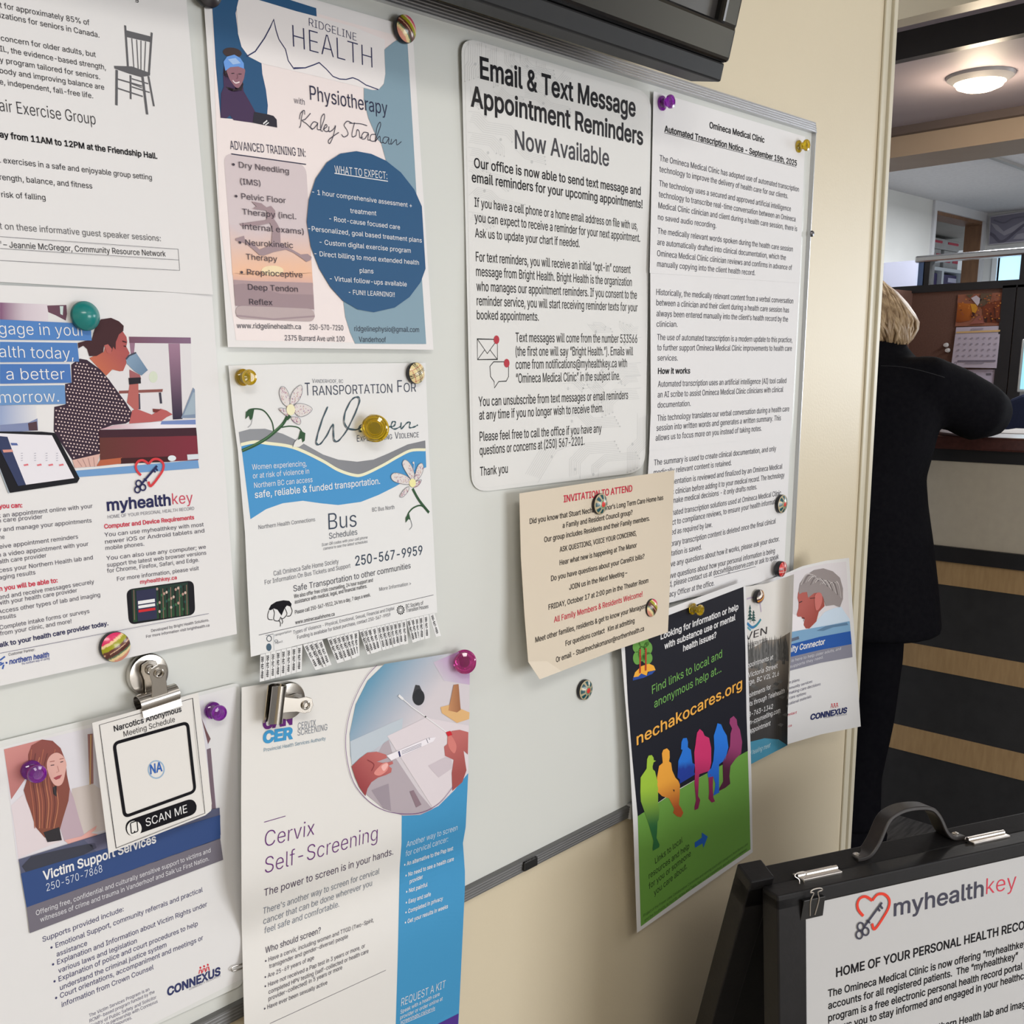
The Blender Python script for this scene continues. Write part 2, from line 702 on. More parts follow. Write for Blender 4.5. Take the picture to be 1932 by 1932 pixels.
M_WHITE_WALL = noisy('white_wall_paint', (0.60, 0.61, 0.60), (0.64, 0.65, 0.64), 4, 0.6)
M_CEIL = noisy('ceiling_tile', (0.60, 0.60, 0.62), (0.66, 0.66, 0.68), 60, 0.9, bump=0.3, bscale=180)
M_SOFFIT = noisy('soffit_paint', (0.42, 0.36, 0.40), (0.46, 0.40, 0.44), 3, 0.6, bump=0.1, bscale=120)
M_FLOOR = noisy('dark_vinyl_plank', (0.07, 0.068, 0.07), (0.17, 0.165, 0.165), 14, 0.45, stretch=(1, 9, 1), bump=0.1)
M_BLACKTRIM = noisy('black_laminate', (0.018, 0.017, 0.019), (0.024, 0.022, 0.024), 12, 0.45)
M_TAN = noisy('tan_wood', (0.34, 0.24, 0.14), (0.42, 0.30, 0.18), 7, 0.5, stretch=(1, 1, 8))
M_BROWN = noisy('brown_wood', (0.17, 0.085, 0.045), (0.23, 0.12, 0.06), 9, 0.45, stretch=(6, 6, 1))

XE0, XE1 = 1.672, 1.629     # the wall's end leans a little: x at z = 0.447 and at z = 1.95


def xe(z):
    return XE0 + (XE1 - XE0) * (z - 0.447) / 1.503


CZ = 2.46
mb = MB()
mb.prism([(-2.6, 0, 0), (xe(0) - 0.004, 0, 0), (xe(CZ) - 0.004, 0, CZ), (-2.6, 0, CZ)], (0, 0.11, 0))
tag(mb.build('wall_noticeboard', M_WALL), kind='structure')
# corner trim: a flat strip lapping the wall edge, with a stepped profile
mb = MB()
mb.prism([(xe(0) - 0.030, -0.004, 0), (xe(0) - 0.012, -0.004, 0), (xe(CZ) - 0.012, -0.004, CZ), (xe(CZ) - 0.030, -0.004, CZ)], (0, 0.004, 0))
mb.prism([(xe(0) - 0.012, -0.009, 0), (xe(0), -0.009, 0), (xe(CZ), -0.009, CZ), (xe(CZ) - 0.012, -0.009, CZ)], (0, 0.125, 0))
tag(mb.build('trim_1', M_TRIM, bevel=0.0015), kind='structure')

XD = 2.83                    # front of the reception desk
XF = 7.15                    # far wall of the office
YW = 2.0                     # white side wall of the office
mb = MB(); mb.box((-2.6, -4.2, -0.05), (XF, 3.2, 0.0))
tag(mb.build('floor', M_FLOOR), kind='structure')
mb = MB(); mb.box((-2.6, -4.2, 0.0), (1.7, 0, 0.004))
tag(mb.build('floor_bounce_panel', noisy('pale_bounce', (0.40, 0.38, 0.35), (0.46, 0.44, 0.41), 6, 0.5)), kind='structure')  # unseen pale slab added to bounce light up the noticeboard wall
# waiting room ceiling
mb = MB(); mb.box((-2.6, -4.2, CZ), (2.62, 3.2, CZ + 0.05))
tag(mb.build('ceiling', M_CEIL), kind='structure')
# bulkhead above the desk: beige face, grey underside, black trim, lavender soffit with a pot light
zb = on(0, 2.62, 1685, 45)[2]
zt = on(0, XD + 0.04, 1684, 79)[2]
zs = on(0, XD + 0.04, 1682, 116)[2]
mb = MB()
mb.box((2.60, -4.2, zb), (2.66, 3.2, CZ + 0.05))
tag(mb.build('wall_bulkhead', M_WALL), kind='structure')
mb = MB()
mb.box((2.66, -4.2, zt + 0.02), (XD + 0.04, 3.2, zt + 0.06))
tag(mb.build('trim_2', M_SOFFIT), kind='structure')
mb = MB(); mb.box((XD + 0.04, -4.2, zs), (XD + 0.075, 3.2, zt + 0.03))
tag(mb.build('trim_3', M_BLACKTRIM), kind='structure')
# header beam over the back of the desk area
xh = XD + 0.04 + 0.0
for _ in range(80):          # where the soffit meets the tan header
    if on(0, xh, 1670, 246)[2] >= zs: break
    xh += 0.03
zh = on(0, xh, 1670, 300)[2]
xb = xh
for _ in range(40):
    if on(0, xb, 1670, 324)[2] >= zh: break
    xb += 0.02
mb = MB(); mb.box((XD + 0.075, -4.2, zs), (xb, 3.2, zs + 0.04))
tag(mb.build('ceiling_soffit', M_SOFFIT), kind='structure')
zk = on(0, xh - 0.03, 1670, 258)[2]
mb = MB(); mb.box((xh, -4.2, zh), (xb, 3.2, zs))
tag(mb.build('beam_header', noisy('header_paint', (0.46, 0.35, 0.26), (0.50, 0.39, 0.29), 5, 0.6)), kind='structure')
mb = MB(); mb.box((xh - 0.03, -4.2, zk), (xh, 3.2, zs))
tag(mb.build('trim_4', noisy('brown_strip', (0.13, 0.10, 0.09), (0.16, 0.12, 0.11), 5, 0.6)), kind='structure')
# office beyond
zc = on(0, XF, 1860, 403)[2]
yc = on(0, XF, 1860, 403)[1]
YW = yc
d1 = on(1, YW, 1764, 399); d2 = on(1, YW, 1854, 414)     # the doorway in the white wall
dz = (on(1, YW, 1766, 399)[2] + on(1, YW, 1852, 416)[2]) / 2
mb = MB(); mb.box((xb, -4.2, zc), (XF, YW + 0.1, zc + 0.05))
tag(mb.build('ceiling_office', M_CEIL), kind='structure')
mb = MB()
mb.box((1.9, YW, 0), (d1[0], YW + 0.12, zc))
mb.box((d2[0] + 0.04, YW, 0), (XF, YW + 0.12, zc))
mb.box((d1[0], YW, dz), (d2[0], YW + 0.12, zc))
tag(mb.build('wall_office', M_WHITE_WALL), kind='structure')
wn0 = on(0, XF, 1884, 485); wn1 = on(0, XF, 1927, 545)
wz0, wz1 = wn1[2] - 0.75, on(0, XF, 1905, 480)[2]
mb = MB()
mb.box((XF, wn0[1], 0), (XF + 0.12, YW + 0.12, zc))
mb.box((XF, -4.2, 0), (XF + 0.12, wn1[1], zc))
mb.box((XF, wn1[1], wz1), (XF + 0.12, wn0[1], zc))
mb.box((XF, wn1[1], 0), (XF + 0.12, wn0[1], wz0))
tag(mb.build('wall_far', M_WHITE_WALL), kind='structure')
# bright window under the picture
M_FRAMEW = mat('white_window_frame', (0.75, 0.78, 0.8), 0.35)
mb = MB()
mb.box((XF - 0.02, wn1[1] - 0.03, wz1), (XF + 0.06, wn0[1] + 0.03, wz1 + 0.04))
mb.box((XF - 0.02, wn0[1], wz0), (XF + 0.06, wn0[1] + 0.03, wz1))
mb.box((XF - 0.02, wn1[1] - 0.03, wz0), (XF + 0.06, wn1[1], wz1))
mb.box((XF - 0.03, wn1[1] - 0.03, wz0 - 0.04), (XF + 0.06, wn0[1] + 0.03, wz0))
w1 = tag(mb.build('window_1', M_FRAMEW), kind='structure')
m_sky = mat('daylight_pane', (0.5, 0.75, 0.95), 0.2)
_n, _l, _b = nodes(m_sky)
_b.inputs['Emission Color'].default_value = (0.52, 0.78, 1.0, 1); _b.inputs['Emission Strength'].default_value = 1.15
mb = MB(); mb.box((XF + 0.03, wn1[1], wz0), (XF + 0.036, wn0[1], wz1))
pn = mb.build('window_pane', m_sky); pn.parent = w1; pn['label'] = 'bright blue window pane'
# door casing and brown jamb
mb = MB()
cw = 0.09
mb.box((d1[0] - cw * 0.4, YW - 0.015, 0), (d1[0], YW, dz + cw))
mb.box((d2[0], YW - 0.015, 0), (d2[0] + cw, YW, dz + cw))
mb.box((d1[0], YW - 0.015, dz), (d2[0], YW, dz + cw))
tag(mb.build('trim_5', mat('white_casing', (0.62, 0.63, 0.66), 0.4)), kind='structure')
jx = on(1, YW + 0.0, 1819, 450)[0]
mb = MB()
jd = on(0, d2[0], 1819, 455)[1]
mb.box((d2[0] - 0.004, YW, 0), (d2[0] + 0.04, jd, dz))
mb.box((d1[0], YW, dz - 0.02), (d2[0] - 0.004, YW + 0.12, dz))
tag(mb.build('door_1', M_BROWN), kind='structure')
# store room behind the doorway
YB = YW + 1.5
mb = MB()
mb.box((d1[0] - 1.2, YB, 0), (XF + 2, YB + 0.1, zc))
mb.box((d1[0] - 1.2, YW + 0.12, zc - 0.02), (XF + 2, YB, zc + 0.05))
tag(mb.build('wall_store', noisy('store_wall', (0.30, 0.29, 0.26), (0.34, 0.33, 0.30), 5, 0.7)), kind='structure')
# closing walls of the waiting room, out of view
mb = MB(); mb.box((-2.7, -4.3, 0), (-2.6, 0.11, CZ))
tag(mb.build('wall_left', M_WALL), kind='structure')
mb = MB()
mb.box((-2.6, -4.3, 0), (1.4, -4.2, CZ)); mb.box((1.4, -4.3, 0), (3.4, -4.2, 0.8)); mb.box((3.4, -4.3, 0), (XF, -4.2, CZ))
mb.box((1.4, -4.3, 2.2), (3.4, -4.2, CZ))
tag(mb.build('wall_back', M_WALL), kind='structure')
# ceiling grid line seen in the office
g0 = on(2, zc, 1884, 298); g1 = on(2, zc, 1932, 315)
mb = MB(); mb.box((min(g0[0], g1[0]) - 1, g0[1] - 0.012, zc - 0.012), (XF, g0[1] + 0.012, zc))
tag(mb.build('trim_6', mat('grey_ceiling_grid', (0.30, 0.29, 0.28), 0.5)), kind='structure')

# ------------------------------------------------------------------ pot light in the soffit
lc = on(2, zs, 1850, 142)
root = empty('ceiling_light', lc, 'round glowing pot light with white trim ring set in the soffit', 'light')
fr = Matrix.Translation(Vector(lc))
mb = MB(); mb.lathe([(0.066, -0.018), (0.069, -0.020), (0.088, -0.008), (0.091, 0.0)], fr, 40)
mb.build('trim_ring', mat('white_light_ring', (0.42, 0.40, 0.40), 0.35), root, smooth=True)
m_bulb = mat('lit_diffuser', (1, 0.95, 0.85), 0.4)
_n, _l, _b = nodes(m_bulb)
_b.inputs['Emission Color'].default_value = (1.0, 0.80, 0.50, 1); _b.inputs['Emission Strength'].default_value = 14
mb = MB(); mb.lathe([(0.0, -0.040), (0.040, -0.038), (0.060, -0.030), (0.066, -0.018)], fr, 40)
mb.build('diffuser', m_bulb, root, smooth=True)
_pl = bpy.data.lights.new('pot_lamp', 'POINT'); _pl.energy = 3.2; _pl.color = (1.0, 0.82, 0.6); _pl.shadow_soft_size = 0.05
_po = bpy.data.objects.new('pot_lamp', _pl); COL.objects.link(_po); _po.location = (lc[0], lc[1], lc[2] - 0.09)

# ------------------------------------------------------------------ reception desk
M_CREAM = noisy('cream_laminate', (0.55, 0.49, 0.40), (0.59, 0.53, 0.43), 40, 0.5)
M_DARK = noisy('charcoal_laminate', (0.030, 0.029, 0.031), (0.038, 0.037, 0.039), 30, 0.5)
M_MAPLE = noisy('maple_strip', (0.44, 0.28, 0.135), (0.52, 0.34, 0.17), 18, 0.45, stretch=(1, 6, 1))
M_TOP = noisy('burgundy_countertop', (0.075, 0.030, 0.026), (0.115, 0.045, 0.038), 90, 0.3)
dz_ = lambda y: on(0, XD, 1850, y)[2]
z_top = dz_(823)
Y0, Y1 = -3.0, 1.6
root = empty('reception_desk', (XD + 0.15, 0, 0), 'long reception desk with cream panel, charcoal front and maple strips', 'desk')
mb = MB(); mb.box((XD - 0.03, Y0, dz_(849)), (XD + 0.32, Y1, z_top)); mb.build('countertop', M_TOP, root, bevel=0.006)
mb = MB(); mb.box((XD - 0.004, Y0, dz_(873)), (XD + 0.05, Y1, dz_(849))); mb.build('top_rail', M_BLACKTRIM, root)
mb = MB(); mb.box((XD, Y0, dz_(1037)), (XD + 0.05, Y1, dz_(873))); mb.build('cream_panel', M_CREAM, root)
mb = MB(); mb.box((XD - 0.012, Y0, dz_(1066)), (XD + 0.05, Y1, dz_(1037))); mb.build('ledge', M_BLACKTRIM, root)
for i, (a, c_) in enumerate([(1066, 1112), (1236, 1282), (1403, 1452)]):
    mb = MB(); mb.box((XD - 0.003, Y0, dz_(c_)), (XD + 0.05, Y1, dz_(a))); mb.build('maple_strip', M_MAPLE, root)
for a, c_ in [(1112, 1236), (1282, 1403)]:
    mb = MB(); mb.box((XD, Y0, dz_(c_)), (XD + 0.05, Y1, dz_(a))); mb.build('front_panel', M_DARK, root)
mb = MB(); mb.box((XD, Y0, 0), (XD + 0.05, Y1, dz_(1452))); mb.build('front_panel', M_DARK, root)
mb = MB(); mb.box((XD + 0.05, Y0, 0.70), (XD + 0.75, Y1, 0.73)); mb.build('worktop', M_DARK, root)

# sheet of white paper lying on the counter
pp = on(2, z_top, 1922, 818)
mb = MB(); mb.box((pp[0] - 0.02, pp[1] - 0.20, z_top), (pp[0] + 0.19, pp[1] + 0.07, z_top + 0.002), PW)
tag(mb.build('paper_sheet', PAPER), 'white paper lying on the countertop beside the elbow', 'paper')

# ------------------------------------------------------------------ office partition with a glass strip
XP = 4.8
M_FAB = noisy('brown_fabric', (0.15, 0.075, 0.055), (0.18, 0.092, 0.068), 160, 0.9, bump=0.3)
M_FAB2 = noisy('tan_fabric', (0.24, 0.16, 0.125), (0.27, 0.18, 0.14), 160, 0.9, bump=0.3)
M_CHROME = mat('chrome', (0.75, 0.75, 0.76), 0.22, 1.0)
M_GLASS = mat('clear_glass', (0.95, 0.98, 1.0), 0.02, 0, Transmission_Weight=1.0, IOR=1.02)
yl = on(0, XP, 1722, 555)[1]
zr = on(0, XP, 1800, 549)[2]; zg = on(0, XP, 1800, 491)[2]
yp = on(0, XP, 1896, 600)[1]; yq = on(0, XP, 1921, 600)[1]
root = empty('office_partition', (XP, 0.4, 0), 'brown fabric office partition with black rails and a glass strip on top', 'partition')
mb = MB(); mb.box((XP, yp, 0.05), (XP + 0.05, yl, zr)); mb.build('fabric_panel', M_FAB, root)
mb = MB(); mb.box((XP, yq, 0.05), (XP + 0.05, yp, zr)); mb.build('fabric_panel', M_FAB2, root)['label'] = 'lighter tan panel right of the black post'
mb = MB(); mb.box((XP - 0.012, yq - 1.5, zr), (XP + 0.062, yl + 0.25, zr + 0.032)); mb.build('rail', M_BLACKTRIM, root)
mb = MB(); mb.box((XP - 0.01, yq - 1.5, zg), (XP + 0.06, yl + 0.0, zg + 0.03)); mb.build('top_rail', M_CHROME, root, bevel=0.008)
mb = MB(); mb.box((XP + 0.02, yq - 1.5, zr + 0.03), (XP + 0.026, yl, zg + 0.005)); mb.build('glass_strip', M_GLASS, root)
for px_, w_, zz in ((1897, 0.028, zr), (1924, 0.026, zr)):
    y_ = on(0, XP, px_, 640)[1]
    mb = MB(); mb.box((XP - 0.012, y_ - w_, 0.05), (XP + 0.062, y_ + w_, zr + 0.01)); mb.build('post', M_BLACKTRIM, root)
for px_ in (1738, 1748):
    y_ = on(0, XP, px_, 520)[1]
    mb = MB(); mb.box((XP - 0.004, y_ - 0.014, zr), (XP + 0.05, y_ + 0.014, zg)); mb.build('post', M_BLACKTRIM if px_ > 1740 else mat('blue_glass_post', (0.10, 0.16, 0.32), 0.2), root)
y_ = on(0, XP, 1931, 515)[1]
mb = MB(); mb.box((XP - 0.004, y_ - 0.02, zr), (XP + 0.05, y_ + 0.014, zg)); mb.build('post', M_BLACKTRIM, root)
mb = MB(); mb.box((XP - 0.9, yl, 0.05), (XP, yl + 0.05, zr + 0.01)); mb.build('side_panel', M_FAB, root)

# white upright board standing left of the glass strip
ya, yb_ = on(0, XP + 0.1, 1640, 520)[1], on(0, XP + 0.1, 1734, 520)[1]
za, zb2 = on(0, XP + 0.1, 1690, 553)[2], on(0, XP + 0.1, 1690, 494)[2]
FROST = mat('frosted_acrylic', (0.80, 0.80, 0.86), 0.5)
_n, _l, _b = nodes(FROST)
_tr = _n.new('ShaderNodeBsdfTranslucent'); _tr.inputs[0].default_value = (0.86, 0.87, 0.96, 1)
_ms = _n.new('ShaderNodeMixShader'); _ms.inputs[0].default_value = 0.65
_l.new(_b.outputs[0], _ms.inputs[1]); _l.new(_tr.outputs[0], _ms.inputs[2]); _l.new(_ms.outputs[0], _n['Material Output'].inputs[0])
root = empty('frosted_screen', (XP + 0.1, (ya + yb_) / 2, 0), 'pale white privacy screen left of the glass strip, behind the blonde hair', 'screen')
mb = MB(); mb.box((XP + 0.1, yb_, za), (XP + 0.12, ya, zb2)); mb.build('panel', FROST, root)
mb = MB(); mb.box((XP + 0.095, yb_, za - 0.03), (XP + 0.125, ya, za)); mb.build('bottom_edge', mat('blue_edge', (0.16, 0.24, 0.46), 0.4), root)
mb = MB(); mb.box((XP + 0.1, yb_, 0), (XP + 0.12, ya, za - 0.03)); mb.build('base', M_FAB, root)

# ------------------------------------------------------------------ whiteboard
BD = 0.012                                   # board surface off the wall
M_BOARD = mat('whiteboard_enamel', (0.67, 0.69, 0.67), 0.2, 0, Specular_IOR_Level=0.35)
M_ALU = noisy('brushed_aluminium', (0.52, 0.52, 0.54), (0.66, 0.66, 0.68), 30, 0.32, stretch=(0.3, 30, 30), metal=0.9)
M_ALU_V = noisy('brushed_aluminium_upright', (0.52, 0.52, 0.54), (0.66, 0.66, 0.68), 30, 0.30, stretch=(30, 30, 0.3), metal=0.9)
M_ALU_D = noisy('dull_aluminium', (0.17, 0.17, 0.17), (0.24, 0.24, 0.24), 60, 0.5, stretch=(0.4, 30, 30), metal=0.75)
bxr = on(1, -BD, 1520, 480)[0]; bzt = on(1, -BD, 1400, 212)[2]; bzb = on(1, -BD, 1034, 1593)[2]
bxi = bxr
bxo = on(1, -BD - 0.006, 1544, 232)[0]
bxl = bxo - 1.22
bzo = on(1, -BD - 0.006, 1543, 229)[2]
bzu = on(1, -BD - 0.006, 1034, 1626)[2]
root = empty('whiteboard', ((bxl + bxo) / 2, 0, (bzb + bzt) / 2), 'large white magnetic board in a silver aluminium frame on the cream wall', 'whiteboard')
mb = MB(); mb.box((bxl, -BD, bzu + 0.004), (bxo - 0.004, 0.0, bzo - 0.004)); mb.build('board_panel', M_BOARD, root)
ft, fw = bzo - bzt, bxo - bxi


def ridged(mb, p0, along, across, wid, n):
    """moulding with n shallow flutes; across points outward over the frame's width"""
    a, c = Vector(along), Vector(across)
    prof = [(0, 0.0)]
    for i in range(n):
        t0, t1 = i / n, (i + 1) / n
        k = 0.006 - 0.003 * t0
        prof += [(t0 + 0.02, k), (t1 - 0.08, k), (t1 - 0.04, k - 0.0012)]
    prof += [(1.0, 0.0)]
    vs_ = []
    for q in (0.0, 1.0):
        for t, h in prof:
            # mitre: the run shortens towards the inside
            vs_.append(Vector(p0) + a * (q) + c * (t * wid) + Vector((0, -h, 0)))
    m = len(prof)
    fs = [(i, i + 1, m + i + 1, m + i) for i in range(m - 1)]
    mb.add(vs_, fs)


mb = MB(); ridged(mb, (bxl, -BD, bzt), (bxo - bxl - 0.002, 0, 0), (0, 0, 1), ft, 5)
mb.box((bxl, -BD, bzt), (bxo, 0, bzo)); mb.build('top_frame', M_ALU, root)
mb = MB(); ridged(mb, (bxi, -BD, bzu), (0, 0, bzt - bzu), (1, 0, 0), fw, 3)
mb.box((bxi, -BD, bzu), (bxo, 0, bzt)); mb.build('right_frame', M_ALU_V, root)
mb = MB(); ridged(mb, (bxl, -BD, bzb), (bxo - bxl, 0, 0), (0, 0, -1), bzb - bzu, 5)
mb.box((bxl, -BD, bzu), (bxo, 0, bzb)); mb.build('bottom_frame', M_ALU_D, root)
mb = MB(); mb.box((bxl - 0.02, -BD - 0.004, bzu), (bxl, 0, bzo)); mb.build('left_frame', M_ALU_V, root)
cl = on(1, -BD - 0.004, 1186, 1540)
mb = MB(); mb.box((cl[0] - 0.0, -BD - 0.0075, bzu - 0.001), (bxo + 0.002, 0, bzb + 0.002)); mb.build('corner_cap', mat('grey_plastic_cap', (0.42, 0.42, 0.43), 0.5), root, bevel=0.002)
# black maker's plate on the bottom rail
q = [on(1, -BD - 0.0068, *p) for p in ((988, 1622), (1011, 1613))]
mb = MB(); mb.box((q[0][0], -BD - 0.0082, bzu + 0.004), (q[1][0] + 0.002, -BD - 0.004, bzb - 0.003)); plate = mb.build('maker_plate', mat('black_plate', (0.012, 0.012, 0.012), 0.4), root, bevel=0.001)
plate['label'] = 'small black plate with raised maker name'
s = Sheet([(980, 1600), (1020, 1600), (1020, 1640), (980, 1640)], BD + 0.0084, m=PAPER)
s.zoom(840, 1300, 3.0575).text('Quartet', 462, 1006, 519, 978, 22, (0.10, 0.10, 0.10), 0.0)
PLATE = s
# screw in the right frame
sc_ = on(1, -BD - 0.006, 1531, 441)
mb = MB(); mb.lathe([(0.0042, 0), (0.0042, 0.0012), (0.003, 0.0028), (0.0, 0.0034)], frame_at(sc_, (0, -1, 0)), 20)
mb.build('screw', mat('dark_steel', (0.20, 0.20, 0.22), 0.3, 1.0), root, smooth=True)

# ------------------------------------------------------------------ television over the board
M_TVG = mat('glossy_black_plastic', (0.010, 0.010, 0.011), 0.12)
M_TVM = noisy('matt_black_plastic', (0.007, 0.007, 0.008), (0.009, 0.009, 0.010), 60, 0.5, Specular_IOR_Level=0.25)
M_SCR = mat('dark_screen', (0.035, 0.032, 0.032), 0.25)
tvp = on(1, -0.115, 1377, 121)               # lower right corner of the front, tilted forward at the top
root = empty('television', tvp, 'black flat television tilted forward above the whiteboard', 'television')
tilt = math.radians(14)
TF = Matrix.Translation(Vector(tvp)) @ Matrix.Rotation(tilt, 4, 'X')   # local x right, z up the screen, -y to the room
W_, H_ = 0.92, 0.54
mb = MB()
for lo, hi in (((-W_, 0, 0), (0, 0.045, 0.035)), ((-W_, 0, H_ - 0.03), (0, 0.045, H_)), ((-W_, 0, 0.03), (-W_ + 0.03, 0.045, H_ - 0.03)), ((-0.030, 0, 0.03), (0, 0.045, H_ - 0.03))):
    mb.box(lo, hi, frame=TF)
mb.build('bezel', M_TVG, root, bevel=0.005, seg=3)
mb = MB(); mb.box((-W_ + 0.028, 0.010, 0.033), (-0.028, 0.02, H_ - 0.028), frame=TF); mb.build('screen', M_SCR, root)
mb = MB(); mb.prism([TF @ Vector(p) for p in ((-W_ + 0.003, 0.004, 0.0), (-W_ + 0.003, 0.043, -0.002), (-W_ + 0.003, 0.043, -0.020), (-W_ + 0.003, 0.004, -0.018))], TF.to_3x3() @ Vector((W_ - 0.006, 0, 0)))
mb.build('lower_lip', M_TVM, root, bevel=0.002)
mb = MB(); mb.prism([TF @ Vector(p) for p in ((-W_ + 0.05, 0.045, -0.016), (-W_ + 0.05, 0.075, 0.03), (-W_ + 0.05, 0.085, H_ - 0.08), (-W_ + 0.05, 0.045, H_ - 0.01))], TF.to_3x3() @ Vector((W_ - 0.13, 0, 0)))
mb.build('back_shell', M_TVM, root, bevel=0.004)
mb = MB()
for i in range(60):
    x = -0.36 + i * 0.0036
    mb.prism([TF @ Vector(p) for p in ((x, 0.050, -0.0085), (x, 0.066, 0.016), (x, 0.067, 0.0155), (x, 0.051, -0.009))], TF.to_3x3() @ Vector((0.0018, 0, 0)))
mb.build('vent_grille', mat('vent_black', (0.006, 0.006, 0.006), 0.6), root)
mb = MB(); mb.box((-0.6, 0.03, 0.12), (-0.3, 0.10, 0.40), frame=TF); mb.build('wall_bracket', M_TVM, root)

# ------------------------------------------------------------------ chair exercise notice (upper left)
s = Sheet([(-85, -204), (345, -75), (402, 556), (-32, 530)], lambda u, v: 0.0150 + 0.004 * u ** 3)
s.paper(s.corners, PW, raw=True)
s.zoom(0, 0, 3.45)
s.text('t for approximately 85% of', 0, 50, 585, 165, 36, INK)
s.text('izations for seniors in Canada.', 0, 115, 648, 245, 36, INK)
s.text('concern for older adults, but', 8, 264, 625, 372, 35, INK)
s.text('IL, the evidence-based strength,', 2, 333, 690, 455, 35, INK)
s.text('y program tailored for seniors.', 0, 405, 652, 517, 35, INK)
s.text('body and improving balance are', 0, 475, 680, 585, 35, INK)
s.text('e, independent, fall-free life.', 0, 548, 607, 640, 35, INK)
s.text('air Exercise Group', 0, 722, 625, 812, 76, INK, -0.012)
s.text('ay from 11AM to 12PM at the Friendship Hall.', 0, 893, 1025, 1034, 38, BLACK, 0.02)
s.text('L exercises in a safe and enjoyable group setting', -14, 1056, 990, 1172, 36, INK)
s.text('rength, balance, and fitness', 0, 1170, 602, 1228, 37, INK)
s.text('risk of falling', 12, 1283, 298, 1303, 37, INK)
s.text('t on these informative guest speaker sessions:', 0, 1490, 1048, 1570, 40, C(95, 95, 98))
s.text('\u2013 Jeannie McGregor, Community Resource Network', 24, 1610, 1080, 1670, 38, INK)
s.text('d', 0, 1585, 9, 1585, 18, INK)
for L in ([(0, 1540), (1160, 1622)], [(0, 1617), (1165, 1692)], [(0, 1695), (1170, 1760)], [(1160, 1622), (1170, 1760)]):
    s.line(L, 3, C(110, 110, 115))
s.text('g', 880, 4, 902, 8, 36, INK)
GY = C(92, 92, 96)
s.line([(815, 165), (833, 435)], 15, GY); s.line([(988, 212), (970, 475)], 15, GY)
s.fill([(815, 195), (985, 238), (980, 275), (818, 240)], GY)
for a, b_ in (((858, 250), (872, 440)), ((890, 258), (900, 452)), ((918, 264), (918, 460)), ((948, 270), (940, 466))): s.line([a, b_], 7, GY)
s.fill([(742, 428), (858, 432), (978, 475), (976, 492), (918, 502), (840, 480), (744, 446)], GY)
for a, b_, w_ in (((760, 455), (758, 685), 18), ((850, 490), (851, 645), 13), ((928, 500), (958, 745), 18), ((966, 495), (1002, 692), 14), ((768, 515), (925, 560), 9), ((768, 575), (930, 628), 9), ((858, 512), (965, 545), 8), ((858, 565), (975, 602), 8), ((858, 545), (925, 572), 6)):
    s.line([a, b_], w_, GY)
done(s, 'notice_sheet', 'white notice with a grey chair drawing, about a chair exercise group', 'notice')

# ------------------------------------------------------------------ heart and key emblem
def heart_key(s, T, w, red, dark, part='logo', L=9):
    """T maps unit coordinates of the emblem to the current zoom"""
    P = lambda pts: [T(*p) for p in pts]
    s.line(P([(.20, .58), (.06, .42), (.02, .25), (.10, .10), (.27, .06), (.47, .18)]), w, red, part, L, sm=True)
    s.line(P([(.47, .18), (.62, .03), (.82, .03), (.97, .17), (.97, .36), (.85, .58), (.55, .95), (.46, .80)]), w, red, part, L, sm=True)
    s.line(P([(.76, .25), (.22, .88)]), w * .85, dark, part, L + 1)
    s.line(P([(.70, .32), (.78, .42)]), w * .7, dark, part, L + 1)
    s.line(P([(.64, .40), (.70, .48)]), w * .7, dark, part, L + 1)
    s.line(P([(.30, .70), (.40, .78)]), w * .7, dark, part, L + 1)
    for x, y in ((.12, .86), (.08, 1.08), (.27, 1.0)):
        c = T(x, y); e = T(x + .09, y); g = T(x, y + .10)
        s.ring(c[0], c[1], abs(e[0] - c[0]) + 1, abs(g[1] - c[1]) + 1, w * .6, dark, part, L + 1)


# ------------------------------------------------------------------ flyer with the woman drinking from a mug
s = Sheet([(-62, 535), (400, 555), (447, 1196), (-40, 1303)], lambda u, v: 0.0165 + 0.012 * np.clip(u - .55, 0, 1) ** 2 * 2 * v + 0.003 * v)
s.paper(s.corners, PW, raw=True)
s.zoom(0, 540, 4.391)
s.fill([(0, 135), (395, 150), (400, 290), (0, 290)], C(120, 80, 112), grad=((0, 200), (260, 200), C(208, 200, 208)))
s.fill([(390, 160), (550, 155), (555, 230), (545, 285), (460, 240), (400, 215)], C(100, 70, 85)); s.fill([(495, 165), (525, 165), (520, 240), (500, 230)], C(190, 205, 205), layer=2)
s.fill([(1070, 420), (1580, 427), (1590, 860), (1620, 1100), (1070, 1140), (900, 760)], C(206, 204, 208))
s.fill([(1068, 418), (1580, 425), (1582, 475), (1072, 470)], C(112, 78, 95), layer=2, grad=((1070, 440), (1560, 440), C(125, 100, 125)))
s.fill([(1074, 470), (1118, 470), (1110, 560), (1085, 575)], C(140, 108, 128), layer=2)
s.fill([(1395, 475), (1490, 475), (1512, 1100), (1432, 1105)], C(150, 118, 140), layer=2, grad=((1440, 480), (1470, 1050), C(48, 44, 62)))
s.fill([(985, 866), (1350, 852), (1345, 876), (985, 890)], C(130, 80, 76), layer=2)
s.line([(1325, 880), (1335, 972)], 20, C(60, 58, 72), layer=3); s.line([(1150, 890), (1155, 1020)], 20, C(70, 66, 80), layer=2)
s.oval(1270, 752, 36, 48, C(196, 204, 188), layer=2)
s.fill([(0, 985), (300, 990), (312, 1195), (0, 1205)], C(140, 155, 190), grad=((0, 1090), (300, 1090), C(205, 205, 210)))
s.fill([(0, 1150), (235, 1130), (310, 1095), (315, 1195), (0, 1215)], C(120, 130, 165), layer=2)
